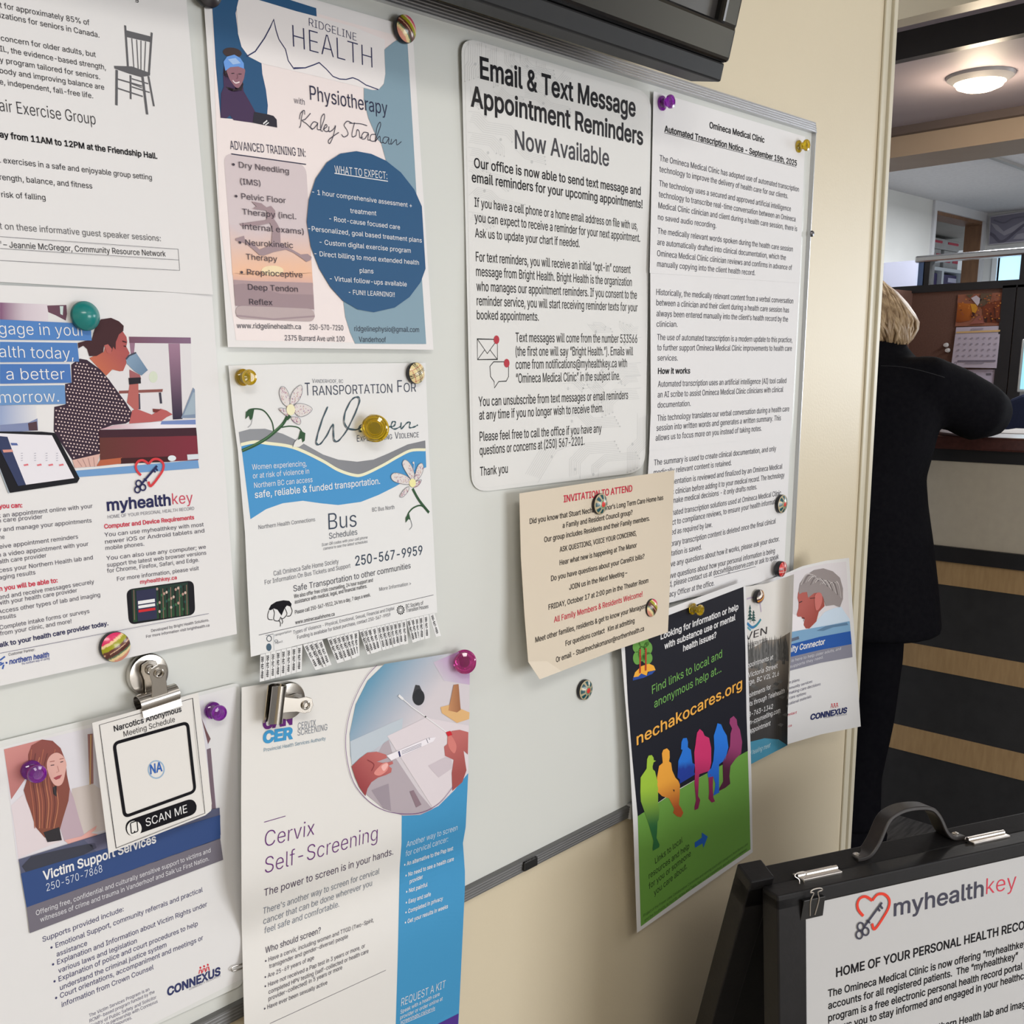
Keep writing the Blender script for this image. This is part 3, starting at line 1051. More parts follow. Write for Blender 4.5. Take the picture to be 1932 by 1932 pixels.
s.fill([(232, 1135), (305, 1120), (312, 1195), (240, 1195)], C(78, 58, 66), layer=3)
HAIR = C(64, 40, 44)
s.fill([(660, 600), (720, 610), (830, 690), (900, 770), (980, 880), (1040, 960), (1095, 1050), (1090, 1110), (1040, 1138), (930, 1150), (830, 1190), (835, 1390), (600, 1440), (560, 1380), (500, 1290), (445, 1200), (450, 1000), (540, 980), (540, 810), (595, 800), (590, 650)], C(54, 40, 54), layer=2)
_ins = [(660, 620), (830, 700), (970, 880), (1080, 1050), (1070, 1110), (930, 1130), (820, 1180), (822, 1370), (610, 1420), (560, 1350), (455, 1190), (460, 1010), (550, 990), (550, 820), (605, 800), (600, 660)]


def inside(x, y, poly):
    r = False
    for i in range(len(poly)):
        (x1, y1), (x2, y2) = poly[i], poly[i - 1]
        if (y1 > y) != (y2 > y) and x < (x2 - x1) * (y - y1) / (y2 - y1) + x1: r = not r
    return r


for j in range(30):
    for i in range(26):
        x, y = 450 + i * 27 + (j % 2) * 13 + (j * 3 % 7), 610 + j * 28 + i * 4
        if inside(x, y, _ins): s.fill([(x - 6, y - 6), (x + 6, y - 5), (x + 6, y + 6), (x - 6, y + 5)], C(206, 184, 182), layer=3, step=1)
s.fill([(1015, 372), (1048, 420), (1054, 462), (1046, 500), (1075, 555), (1050, 590), (1045, 645), (1020, 702), (990, 705), (930, 690), (880, 742), (790, 650), (740, 595), (800, 570), (860, 545), (870, 500), (930, 510), (960, 460), (985, 400)], C(158, 82, 82), layer=3, grad=((960, 500), (790, 640), C(178, 100, 78)))
s.fill([(645, 470), (700, 455), (760, 440), (790, 345), (835, 275), (920, 262), (985, 290), (1025, 328), (1022, 370), (985, 400), (960, 462), (958, 525), (938, 500), (925, 545), (880, 480), (862, 495), (855, 545), (800, 578), (740, 580), (722, 520), (690, 492), (650, 515)], HAIR, layer=4)
s.fill([(862, 490), (895, 480), (928, 520), (920, 558), (890, 555)], C(168, 92, 88), layer=5)
s.line([(1015, 455), (1048, 465)], 10, HAIR, layer=5); s.line([(1025, 495), (1046, 500)], 9, HAIR, layer=5)
s.fill([(1072, 690), (1160, 735), (1170, 770), (1075, 770)], C(150, 92, 96), layer=3)
s.fill([(1075, 800), (1146, 800), (1150, 1010), (1125, 1035), (1052, 965)], C(168, 96, 92), layer=3)
s.fill([(1065, 760), (1165, 755), (1168, 805), (1070, 815)], C(40, 36, 44), layer=4)
s.fill([(1125, 548), (1225, 695), (1172, 740), (1115, 705), (1050, 640), (1043, 600)], C(124, 148, 172), layer=4, grad=((1060, 600), (1210, 720), C(100, 124, 150)))
s.line([(1045, 605), (1070, 575), (1128, 550)], 12, C(66, 70, 84), layer=5)
s.fill([(820, 1188), (950, 1150), (1340, 1122), (1622, 1100), (1625, 1180), (1180, 1188), (1000, 1180)], C(186, 150, 160), layer=3, grad=((900, 1170), (1250, 1150), C(218, 214, 222)))
s.fill([(1095, 1030), (1130, 1015), (1260, 1065), (1330, 1015), (1380, 1030), (1430, 1062), (1380, 1085), (1340, 1115), (1250, 1125), (1070, 1138)], C(170, 90, 90), layer=4)
s.fill([(1265, 1015), (1335, 1020), (1300, 1045), (1270, 1045)], C(110, 50, 48), layer=5)
s.fill([(820, 1190), (1625, 1172), (1632, 1240), (825, 1255)], C(62, 36, 46), layer=4)
s.fill([(825, 1253), (1632, 1238), (1645, 1440), (830, 1480)], C(92, 52, 48), layer=4, grad=((850, 1330), (1600, 1330), C(118, 46, 60)))
s.fill([(830, 1440), (1010, 1420), (1000, 1470), (800, 1492)], C(170, 92, 66), layer=5); s.fill([(1000, 1425), (1400, 1410), (1410, 1455), (1005, 1470)], C(60, 32, 36), layer=5)
s.oval(1425, 1425, 34, 24, C(206, 214, 220), layer=6); s.fill([(1550, 1395), (1645, 1390), (1645, 1432), (1555, 1440)], C(200, 206, 214), layer=6)
s.fill([(600, 1440), (830, 1388), (800, 1492), (620, 1505)], C(200, 164, 156), layer=5)
for k in range(4): s.line([(640 + k * 45, 1440 - k * 8), (680 + k * 35, 1495)], 5, C(160, 126, 124), layer=6)
s.fill([(1500, 1092), (1600, 840), (1614, 855), (1620, 1092)], C(120, 136, 160), layer=4); s.fill([(1520, 1070), (1600, 880), (1612, 880), (1616, 1060)], C(150, 166, 180), layer=5)
s.fill([(1340, 1118), (1620, 1105), (1622, 1145), (1330, 1145)], C(110, 130, 180), layer=4)
BL_ = C(106, 146, 192)
s.fill([(612, 1530), (1640, 1440), (1650, 1507), (640, 1582)], BL_, layer=4)
for q, c_ in ((((0, 275), (750, 312), (760, 450), (0, 442)), C(78, 122, 182)), (((0, 460), (640, 470), (656, 625), (0, 630)), C(76, 118, 178)), (((0, 645), (580, 645), (592, 800), (0, 808)), C(72, 112, 174)), (((0, 826), (535, 820), (545, 975), (0, 986)), C(100, 138, 186))):
    s.fill(q, c_, part='headline_bars', layer=6)
s.text('gage in your', -6, 398, 705, 412, 96, WHITE, -0.010, layer=8)
s.text('alth today,', -4, 588, 610, 603, 96, WHITE, -0.010, layer=8)
s.text('r a better', -32, 776, 540, 772, 96, WHITE, -0.010, layer=8)
s.text('morrow.', -2, 968, 490, 957, 96, WHITE, -0.010, layer=8)
s.fill([(-20, 1203), (345, 1205), (452, 1215), (470, 1235), (660, 1592), (640, 1628), (85, 1712), (60, 1680), (-20, 1460)], C(26, 26, 32), layer=6)
s.fill([(-20, 1218), (430, 1235), (615, 1590), (215, 1645), (60, 1300), (-20, 1260)], C(214, 212, 220), layer=7)
s.fill([(-20, 1240), (62, 1248), (110, 1385), (215, 1645), (150, 1655), (-20, 1310)], C(52, 60, 92), layer=8)
s.fill([(20, 1355), (100, 1352), (110, 1372), (30, 1378)], C(200, 140, 130), layer=9)
s.fill([(88, 1298), (140, 1300), (150, 1318), (96, 1318)], C(80, 96, 150), layer=9)
for x in (215, 325, 420, 507):
    s.fill([(x - 20, 1478), (x + 16, 1470), (x + 22, 1484), (x - 14, 1490)], C(205, 110, 120), layer=9, step=1)
    for k in range(4): s.line([(x - 42, 1385 + k * 20), (x - 26, 1383 + k * 20)], 4, C(150, 150, 165), layer=9)
s.line([(-20, 1470), (75, 1715)], 10, C(150, 160, 170), layer=7)
s.zoom(0, 860, 4.2)
heart_key(s, lambda x, y: (1072 + 228 * x, 22 + 228 * y), 19, C(196, 60, 66), NAVY)
TX = C(72, 70, 84)
s.text('you can:', -6, 417, 178, 408, 36, RED, 0.02)
s.block([('k an appointment online with your', -14, 492, 735, 412), ('h care provider', -14, 530, 338, 497), ('v and manage your appointments', -14, 604, 727, 527), ('ne', -2, 662, 38, 657), ('eive appointment reminders', -2, 737, 620, 655), ('n a video appointment with your', -14, 802, 702, 712), ('alth care provider', -6, 855, 370, 803), ('cess your Northern Health lab and', -4, 925, 737, 820), ('aging results', -4, 982, 282, 938), ('end and receive messages securely', -4, 1138, 747, 1012), ('with your health care provider', -14, 1185, 613, 1080), ('Access other types of lab and imaging', -14, 1252, 795, 1115), ('esults', -4, 1298, 128, 1280), ('Complete intake forms or surveys', 0, 1378, 710, 1245), ('from your clinic, and more!', 2, 1425, 568, 1325)], 34, TX)
s.text('n you will be able to:', -4, 1072, 458, 1002, 36, RED, 0.02)
s.text('alk to your health care provider today.', 0, 1517, 860, 1342, 36, NAVY, 0.02)
s.line([(0, 1565), (1655, 1250)], 3, C(90, 90, 120))
s.text('Customer Partner:', 70, 1585, 278, 1545, 22, TX)
s.text('northern health', 75, 1652, 392, 1592, 40, C(44, 66, 140), 0.02, 0.2)
s.text('the northern way of caring', 175, 1657, 395, 1612, 18, C(60, 70, 130), 0, 0.2)
for a, b_ in (((0, 1620), (40, 1590)), ((0, 1660), (30, 1640)), ((20, 1690), (30, 1655)), ((-4, 1640), (14, 1640))): s.line([a, b_], 12, C(60, 90, 160), 'logo')
s.oval(52, 1640, 8, 8, C(44, 66, 140), 'logo')
s.text('myhealth', 850, 435, 1355, 390, 88, NAVY, 0.022)
s.text('key', 1368, 385, 1530, 372, 88, C(190, 60, 84), -0.006)
s.text('HOME OF YOUR PERSONAL HEALTH RECORD', 855, 498, 1540, 428, 26, C(120, 120, 130))
s.text('Computer and Device Requirements', 828, 577, 1540, 502, 33, RED, 0.02)
s.block([('You can use myhealthkey with most', 830, 642, 1615, 558), ('newer iOS or Android tablets and', 835, 697, 1620, 607), ('mobile phones.', 838, 747, 1143, 712), ('You can also use any computer; we', 845, 828, 1632, 735), ('support the latest web browser versions', 850, 882, 1635, 782), ('for Chrome, Firefox, Safari, and Edge.', 850, 928, 1578, 838), ('For more information, please visit', 930, 992, 1577, 904)], 32, TX)
s.text('myhealthkey.ca', 1112, 1015, 1402, 978, 30, RED, 0.015)
s.fill(s.rrect([(1000, 1060), (1535, 985), (1548, 1258), (1022, 1340)], 55), C(24, 24, 30), 'phone_picture')
s.fill([(1042, 1060), (1488, 1002), (1500, 1258), (1056, 1318)], C(36, 52, 48), 'phone_picture', 2, grad=((1240, 1030), (1300, 1290), C(40, 70, 48)))
for k, x in enumerate((1060, 1262, 1290, 1322, 1352, 1385, 1420, 1455, 1478)):
    s.line([(x, 1062 - k * 5), (x + 6, 1300 - k * 5)], 12 if k % 2 else 7, C(34, 30, 32) if k % 2 else C(120, 96, 84), 'phone_picture', 3)
for k in range(26):
    x = 1245 + (k * 37 % 240); y = 1045 + (k * 53 % 190)
    s.oval(x, y - (x - 1245) * .12 + 10, 9, 12, [C(170, 140, 130), C(60, 100, 70), C(40, 76, 70), C(190, 170, 160)][k % 4], 'phone_picture', 4, 8)
s.fill([(1078, 1070), (1236, 1048), (1244, 1290), (1092, 1312)], C(46, 48, 74), 'phone_picture', 5)
s.fill([(1093, 1152), (1226, 1132), (1228, 1158), (1095, 1178)], WHITE, 'phone_picture', 6); s.fill([(1095, 1188), (1228, 1168), (1230, 1190), (1097, 1210)], WHITE, 'phone_picture', 6)
s.fill([(1097, 1222), (1230, 1202), (1232, 1222), (1099, 1242)], C(190, 44, 50), 'phone_picture', 6)
s.text('Developed by Bright Health Solutions.', 1200, 1397, 1657, 1310, 22, TX)
s.text('For more information visit brighthealth.ca', 1160, 1443, 1660, 1352, 22, TX)
done(s, 'flyer', 'white flyer with a photo of a woman drinking from a mug at a table', 'flyer')

# ------------------------------------------------------------------ physiotherapy poster
s = Sheet([(380, -62), (778, 52), (818, 660), (430, 655)], lambda u, v: 0.0150 + 0.003 * v ** 2, m=SHEEN)
s.paper(s.corners, (0.78, 0.765, 0.775), raw=True)
NV, LB = C(34, 78, 118), C(122, 148, 164)
Z2 = lambda pts: s.zoom(370, 0, 4.025).px(pts)
Z3 = lambda pts: s.zoom(400, 260, 4.293).px(pts)
s.fill(np.r_[Z2([(115, -120), (1560, 280), (1608, 335)]), Z3([(1630, 0), (1735, 1670), (195, 1640), (60, 650)])], C(222, 212, 212), raw=True)
s.zoom(370, 0, 4.025)
s.fill([(112, -130), (420, -60), (700, -5), (912, 62), (916, 125), (760, 85), (545, 20), (340, -40), (300, 100), (318, 250), (345, 350), (400, 430), (497, 480), (503, 560), (530, 680), (545, 800), (540, 870), (300, 905), (186, 895), (150, 500)], NV, layer=2)
s.fill([(355, -60), (400, -22), (545, 20), (760, 85), (916, 126), (1200, 205), (1432, 300), (1438, 560), (1428, 630), (1385, 682), (1275, 668), (1000, 600), (750, 540), (500, 482), (400, 430), (345, 355), (318, 255), (308, 60), (322, 0)], C(220, 216, 217), layer=3)
s.fill(np.r_[Z2([(1430, 378), (1500, 320), (1560, 285), (1606, 330)]), Z3([(1630, 0), (1655, 430), (1735, 1670), (1160, 1667), (1120, 1580), (1080, 1450), (1065, 1330), (1420, 700), (1440, 300), (1410, 185), (1370, 40)]), Z2([(1380, 1060), (1310, 900), (1275, 760), (1275, 668), (1340, 684), (1385, 682), (1425, 640), (1438, 560)])], LB, layer=4, raw=True)
s.zoom(370, 0, 4.025)
s.line([(385, 428), (450, 390), (520, 290), (565, 205), (590, 148), (608, 230), (630, 300), (680, 375), (700, 460), (745, 525), (745, 518), (830, 515), (900, 490), (935, 475), (990, 525), (1040, 580), (1090, 600), (1140, 603), (1190, 590), (1230, 605), (1290, 645), (1385, 680)], 8, C(34, 40, 88), 'logo', 5)
s.text('RIDGELINE', 858, 196, 1218, 312, 60, C(40, 44, 84), -0.018, layer=5)
s.text('HEALTH', 738, 358, 1340, 518, 166, C(32, 36, 80), -0.026, layer=5)
s.text('with', 745, 782, 826, 798, 46, C(40, 40, 70), -0.01, layer=5)
s.text('Physiotherapy', 868, 757, 1455, 872, 105, C(28, 30, 62), -0.004, layer=6)
# woman's portrait
s.fill([(215, 470), (205, 560), (210, 660), (190, 710), (186, 895), (230, 898), (258, 875), (285, 912), (430, 932), (560, 958), (615, 968), (610, 905), (585, 880), (540, 868), (450, 850), (400, 760), (360, 690), (355, 640), (300, 560)], C(62, 42, 76), layer=4)
s.fill([(440, 850), (545, 868), (588, 880), (612, 908), (616, 968), (560, 958), (430, 932)], C(36, 34, 46), layer=5)
s.line([(510, 940), (540, 915)], 10, WHITE, layer=6); s.line([(525, 950), (552, 930)], 7, WHITE, layer=6)
s.oval(275, 400, 72, 38, C(58, 44, 44), layer=4, rot=8)
s.fill([(215, 470), (208, 560), (215, 650), (260, 700), (345, 690), (360, 640), (330, 560)], C(48, 38, 44), layer=4)
s.fill([(235, 500), (360, 515), (368, 570), (352, 625), (325, 665), (300, 662), (270, 625), (245, 580)], C(138, 98, 110), layer=5, sm=True)
s.fill([(208, 470), (235, 430), (290, 415), (335, 440), (362, 480), (364, 522), (320, 505), (260, 510), (222, 538)], C(98, 146, 214), layer=6)
s.fill([(240, 450), (300, 440), (340, 480), (280, 490)], C(150, 180, 222), layer=7)
s.line([(278, 610), (300, 630), (330, 622)], 9, C(220, 205, 208), layer=7, sm=True)
s.line([(268, 558), (290, 556)], 6, C(50, 36, 44), layer=7); s.line([(322, 562), (345, 562)], 6, C(50, 36, 44), layer=7); s.line([(312, 560), (318, 592), (306, 597)], 4, C(110, 72, 84), layer=7)
# script signature
SG = C(40, 42, 62)
for pts in ([(812, 850), (800, 900), (795, 950), (785, 970)], [(870, 860), (830, 905), (806, 915), (840, 940), (885, 985)], [(785, 905), (795, 860), (822, 838), (826, 870)], [(925, 935), (895, 925), (870, 960), (890, 978), (920, 945), (925, 935), (922, 980), (945, 985)], [(945, 985), (975, 900), (972, 865), (950, 900), (948, 985), (965, 995)], [(965, 985), (995, 960), (985, 945), (970, 980), (990, 1000), (1010, 990)], [(1010, 960), (1012, 1000), (1045, 980), (1060, 955), (1040, 1040), (1015, 1090), (1010, 1060), (1085, 1005)],
            [(1185, 935), (1150, 920), (1125, 950), (1145, 985), (1155, 1020), (1125, 1040), (1105, 1020)], [(1205, 930), (1185, 1010), (1190, 1040), (1215, 1030)], [(1165, 935), (1250, 940), (1300, 955)], [(1215, 1030), (1225, 985), (1240, 1000), (1245, 1045), (1268, 1040)], [(1310, 1010), (1275, 1005), (1255, 1045), (1280, 1055), (1310, 1015), (1305, 1060), (1325, 1062)], [(1365, 1020), (1330, 1025), (1325, 1065), (1355, 1072), (1375, 1055)], [(1360, 1070), (1400, 960), (1396, 928), (1372, 975), (1362, 1078)], [(1362, 1075), (1395, 1035), (1402, 1080), (1425, 1082)], [(1465, 1045), (1430, 1042), (1418, 1075), (1440, 1088), (1465, 1050), (1462, 1090), (1480, 1092)], [(1485, 1055), (1482, 1095), (1520, 1060), (1525, 1100), (1560, 1075)]):
    s.line(pts, 5.5, SG, 'signature', 6, sm=True)
s.zoom(400, 260, 4.293)
s.text('ADVANCED TRAINING IN:', 150, 92, 760, 155, 68, C(30, 30, 60), -0.006, layer=5)
s.line([(157, 130), (762, 215)], 8, C(30, 30, 60), layer=5)
bx = s.rrect([(92, 118), (762, 212), (835, 1490), (196, 1465)], 90)
s.fill(bx, C(196, 184, 188), 'picture', 2)
s.fill([(140, 700), (790, 760), (812, 1100), (166, 1110)], C(196, 182, 186), 'picture', 3, grad=((400, 760), (400, 1050), C(222, 178, 150)))
s.fill([(166, 1080), (810, 1090), (820, 1200), (175, 1180)], C(222, 176, 146), 'picture', 3, grad=((400, 1100), (400, 1180), C(196, 160, 156)))
s.fill([(174, 1150), (330, 1160), (520, 1165), (816, 1175), (824, 1300), (184, 1290)], C(160, 138, 142), 'picture', 4)
s.fill([(176, 1190), (260, 1180), (420, 1225), (560, 1265), (822, 1270), (828, 1390), (190, 1360)], C(146, 126, 132), 'picture', 5)
s.fill(s.rrect([(188, 1358), (830, 1385), (835, 1490), (197, 1465)], 60), C(172, 156, 158), 'picture', 6)
s.line([(200, 1440), (500, 1470), (832, 1445)], 14, C(150, 132, 138), 'picture', 7)
s.oval(490, 1075, 90, 40, C(240, 206, 170), 'picture', 4)
RN = C(150, 130, 136)
s.fill([(320, 515), (400, 530), (445, 565), (480, 552), (512, 590), (515, 640), (500, 655), (525, 690), (552, 740), (556, 850), (600, 880), (650, 905), (720, 945), (775, 940), (808, 965), (800, 990), (765, 1005), (740, 985), (660, 930), (600, 905), (500, 925), (420, 955), (385, 950), (330, 900), (275, 855), (190, 830), (195, 815), (260, 795), (270, 840), (340, 860), (385, 905), (480, 870), (490, 740), (470, 690), (380, 710), (240, 715), (225, 695), (440, 665), (455, 620), (440, 590), (330, 575), (360, 555)], RN, 'picture', 8)
T5 = C(58, 48, 60)
s.block([('\u2022 Dry Needling', 165, 233, 625, 292), ('(IMS)', 232, 375, 395, 390), ('\u2022 Pelvic Floor', 187, 490, 600, 530), ('Therapy (incl.', 248, 620, 683, 660), ('internal exams)', 250, 738, 745, 782), ('\u2022 Neurokinetic', 218, 866, 658, 893), ('Therapy', 278, 985, 530, 1003), ('\u2022 Proprioceptive', 232, 1107, 735, 1132), ('Deep Tendon', 295, 1230, 697, 1248), ('Reflex', 305, 1350, 492, 1356)], 46, T5, layer=10)
s.fill([(1170, 108), (1290, 130), (1410, 185), (1530, 280), (1640, 420), (1700, 555), (1730, 1060), (1690, 1170), (1600, 1290), (1480, 1375), (1310, 1413), (1180, 1390), (1060, 1320), (960, 1210), (870, 1060), (800, 880), (768, 680), (785, 500), (840, 330), (930, 200), (1040, 128)], NV, 'picture', 9)
s.text('WHAT TO EXPECT:', 995, 285, 1420, 335, 60, WHITE, -0.004, layer=11)
s.line([(992, 287), (1425, 352)], 7, WHITE, layer=11)
s.block([('- 1 hour comprehensive assessment +', 812, 455, 1620, 566), ('treatment', 1120, 608, 1332, 630), ('- Root-cause focused care', 950, 672, 1523, 743), ('-Personalized, goal based treatment plans', 780, 752, 1700, 849), ('- Custom digital exercise program', 872, 862, 1610, 932), ('- Direct billing to most extended health', 830, 955, 1676, 1029), ('plans', 1197, 1093, 1308, 1099), ('- Virtual follow-ups available', 955, 1158, 1578, 1204), ('- FUN!! LEARNING!!', 1108, 1268, 1480, 1289)], 38, WHITE, 0.002, layer=11)
s.block([('www.ridgelinehealth.ca', 203, 1541, 722, 1550), ('250-570-7250', 792, 1553, 1065, 1560), ('ridgelinephysio@gmail.com', 1155, 1566, 1678, 1574), ('2375 Burrard Ave unit 100', 592, 1641, 1076, 1649), ('Vanderhoof', 1192, 1653, 1410, 1656)], 42, C(44, 48, 64), layer=6)
done(s, 'poster', 'physiotherapy poster with blue shapes, a ridge outline and a woman in a blue headband', 'poster')

# ------------------------------------------------------------------ women's transportation poster with tear-off tabs
s = Sheet([(431, 690), (802, 684), (826, 1152), (476, 1240)], lambda u, v: 0.0150 + 0.014 * np.clip(v, 0, 2) ** 2 * (1 - .35 * u) + .001 * u, step=0.012)
Z4 = lambda pts: s.zoom(400, 660, 4.2).px(pts)
Z5 = lambda pts: s.zoom(430, 950, 4.493).px(pts)
s.paper(np.r_[Z4([(130, 125), (600, 112), (1100, 108), (1692, 104), (1715, 700), (1752, 1428)]), Z5([(1775, 925), (1700, 938), (1040, 1090), (640, 1190), (275, 1280), (195, 1300), (165, 700), (145, 250)]), Z4([(205, 800), (165, 500)])], (0.77, 0.775, 0.785), raw=True)
s.zoom(400, 660, 4.2)
s.fill([(212, 652), (300, 628), (420, 625), (560, 665), (720, 740), (880, 830), (1000, 870), (1150, 887), (1280, 870), (1400, 820), (1550, 750), (1690, 718), (1693, 795), (1580, 800), (1480, 845), (1350, 920), (1200, 990), (1120, 995), (1000, 955), (880, 885), (720, 805), (600, 765), (450, 745), (340, 730), (225, 750)], C(136, 139, 145), grad=((300, 660), (1500, 800), C(122, 124, 130)))
BLU = C(72, 140, 192)
s.fill([(232, 760), (340, 735), (450, 748), (600, 768), (720, 808), (880, 888), (1000, 958), (1120, 998), (1200, 992), (1350, 922), (1480, 848), (1580, 803), (1693, 798), (1698, 930), (1640, 955), (1560, 1020), (1450, 1085), (1320, 1150), (1180, 1205), (1000, 1230), (860, 1216), (720, 1196), (560, 1216), (430, 1262), (305, 1342)], BLU)
s.line([(228, 752), (340, 730), (450, 742), (600, 762), (720, 803), (880, 882), (1000, 952), (1120, 992), (1200, 988), (1350, 917), (1480, 843), (1580, 797), (1692, 792)], 24, C(220, 218, 190), layer=2, sm=True)
DG, LGN = C(52, 82, 58), C(84, 120, 84)
for pts, w_ in (([(238, 800), (330, 760), (420, 710), (480, 665), (560, 590), (600, 520)], 26), ([(490, 650), (475, 570), (420, 490), (360, 468), (290, 480), (270, 540)], 11), ([(550, 615), (620, 605), (690, 620), (722, 670)], 10), ([(1590, 1100), (1640, 1190), (1720, 1290)], 22), ([(1715, 1285), (1660, 1235), (1600, 1250), (1560, 1290), (1545, 1330)], 12)):
    s.line(pts, w_, DG, 'flower_drawing', 3, sm=True)
s.line([(240, 798), (330, 755), (430, 700), (560, 585)], 8, LGN, 'flower_drawing', 4, sm=True)
for q in ([(270, 490), (335, 470), (322, 540), (305, 560), (292, 520), (265, 550)], [(700, 640), (740, 660), (735, 720), (715, 735), (712, 700), (680, 715)], [(1535, 1330), (1560, 1290), (1575, 1350), (1558, 1340), (1535, 1370)], [(580, 540), (610, 515), (630, 530), (600, 560)]):
    s.fill(q, DG, 'flower_drawing', 5)
s.fill([(640, 770), (655, 730), (690, 690), (715, 720), (725, 745), (690, 770)], C(214, 214, 212), 'flower_drawing', 4); s.line([(640, 770), (655, 730), (690, 692)], 4, C(110, 112, 116), 'flower_drawing', 5)
s.line([(320, 545), (310, 590), (285, 615)], 5, C(150, 152, 156), 'flower_drawing', 4, sm=True)
s.line([(1575, 1350), (1585, 1395), (1565, 1425)], 5, C(120, 124, 130), 'flower_drawing', 4, sm=True)
rnd = random.Random(4)
PET = C(208, 203, 202)
petals = [[(605, 450), (560, 420), (535, 350), (545, 300), (575, 295), (605, 340), (618, 400)], [(625, 440), (622, 380), (650, 320), (700, 280), (716, 300), (712, 350), (680, 410)], [(655, 440), (700, 425), (760, 440), (795, 470), (760, 510), (700, 530), (660, 500)], [(600, 480), (560, 462), (530, 468), (560, 500), (600, 525)], [(640, 530), (690, 540), (705, 570), (690, 592), (650, 570), (630, 545)],
          [(1575, 1060), (1520, 1065), (1440, 1040), (1420, 1000), (1450, 975), (1520, 990), (1565, 1020)], [(1590, 1040), (1545, 980), (1510, 910), (1525, 872), (1560, 890), (1595, 950), (1605, 1010)], [(1610, 1040), (1612, 980), (1635, 915), (1665, 900), (1676, 940), (1655, 1000)], [(1560, 1085), (1520, 1110), (1490, 1160), (1515, 1165), (1555, 1120)], [(1610, 1050), (1660, 1030), (1640, 1070), (1600, 1090)]]
for i, P in enumerate(petals):
    s.fill(P, PET, 'flower_drawing', 6, sm=True)
    s.line(P, 4, C(130, 132, 140), 'flower_drawing', 7, sm=True, closed=True)
    xs, ys = [p[0] for p in P], [p[1] for p in P]
    for k in range(46):
        x, y = rnd.uniform(min(xs), max(xs)), rnd.uniform(min(ys), max(ys))
        if inside(x, y, P): s.line([(x, y), (x + rnd.uniform(-3, 3), y + 9)], 3.2, rnd.choice([C(176, 110, 160), C(160, 90, 120), C(190, 140, 110), C(130, 80, 150)]), 'flower_drawing', 8)
s.oval(625, 475, 34, 44, C(222, 218, 184), 'flower_drawing', 9); s.oval(1590, 1055, 26, 34, C(222, 218, 160), 'flower_drawing', 9)
s.line([(1600, 950), (1602, 890)], 5, PET, 'flower_drawing', 9); s.oval(1597, 895, 7, 9, PET, 'flower_drawing', 9)
SL = C(58, 66, 84)
s.text('V', 795, 262, 815, 262, 32, SL, -.01); s.text('ANDERHOOF, BC', 818, 262, 1040, 262, 28, C(96, 100, 112), -.01)
s.text('T', 740, 362, 780, 361, 102, SL, -0.008); s.text('RANSPORTATION', 802, 362, 1430, 340, 74, SL, -0.008); s.text('F', 1472, 336, 1508, 335, 96, SL, -0.008); s.text('OR', 1522, 335, 1618, 332, 72, SL, -0.008)
W1 = [(918, 450), (870, 570), (835, 690), (830, 740), (860, 745), (910, 680), (960, 592), (965, 680), (975, 720), (1010, 715), (1080, 620), (1150, 470), (1172, 395), (1150, 372), (1105, 400), (1060, 490), (1050, 570), (1080, 620), (1150, 630), (1200, 598), (1225, 580), (1175, 600), (1170, 640), (1200, 640), (1225, 600)]
s.line(W1, 13, C(70, 92, 102), 'headline', 3, sm=True, taper=True)
s.line([(x - 8, y + 6) for x, y in W1], 4, C(60, 66, 80), 'headline', 4, sm=True)
for pts in ([(1395, 610), (1440, 605), (1455, 575), (1432, 570), (1420, 610), (1450, 628), (1500, 605)], [(1500, 575), (1500, 625), (1545, 580), (1570, 575), (1565, 615), (1600, 612), (1632, 595)]):
    s.line(pts, 13, C(60, 84, 92), 'headline', 3, sm=True, taper=True)
s.text('E', 1150, 728, 1170, 727, 52, SL, -.006); s.text('XPERIENCING', 1176, 727, 1428, 708, 40, SL, -.006); s.text('V', 1450, 704, 1480, 703, 52, SL, -.006); s.text('IOLENCE', 1484, 703, 1640, 692, 40, SL, -.006)
s.block([('Women experiencing,', 318, 950, 750, 920), ('or at risk of violence in', 325, 1020, 770, 980), ('Northern BC can access', 335, 1095, 797, 1047)], 42, WHITE)
s.text('safe, reliable & funded transportation.', 340, 1175, 1332, 1062, 52, WHITE, 0.008)
s.zoom(430, 950, 4.493)
GT = C(112, 114, 122)
s.text('Northern Health Connections', 262, 218, 740, 150, 34, GT); s.text('BC Bus North', 1225, 70, 1412, 46, 34, GT)
s.text('Bus', 855, 222, 1092, 195, 138, C(54, 66, 84), -0.012); s.text('Schedules', 860, 300, 1098, 263, 50, C(64, 72, 88), -.006)
s.text('Scan QR codes with your cell phone', 797, 362, 1185, 297, 24, GT, 0, .2); s.text('camera to see the latest schedules', 810, 395, 1185, 332, 24, GT, 0, .2)
s.text('250-567-9959', 1082, 528, 1650, 432, 80, C(50, 64, 82), 0.004)
s.text('Call Omineca Safe Home Society', 390, 613, 940, 507, 40, GT); s.text('For Information On Bus Tickets and Support', 315, 687, 1040, 543, 38, GT)
s.text('Safe Transportation to other communities', 558, 747, 1550, 548, 50, C(70, 72, 82))
s.block([('We also offer free crisis counselling, 24 hour support and', 562, 803, 1230, 662), ('assistance with medical, legal, and financial matters.', 568, 850, 1180, 713), ('Please call 250-567-9512, 24 hrs a day, 7 days a week.', 570, 938, 1210, 787), ('www.ominecasafehome.ca', 573, 1025, 905, 950)], 32, C(52, 52, 60), 0.004)
s.text('More Information >', 1285, 742, 1553, 690, 30, GT)
s.line([(262, 1115), (1743, 775)], 4, C(70, 70, 78))
s.text('Types of Violence - Physical, Emotional, Sexual, Financial and Digital', 555, 1108, 1412, 900, 30, GT); s.text('Funding is available for ticket purchase, contact 250-567-9959', 590, 1150, 1378, 955, 30, C(90, 90, 100))
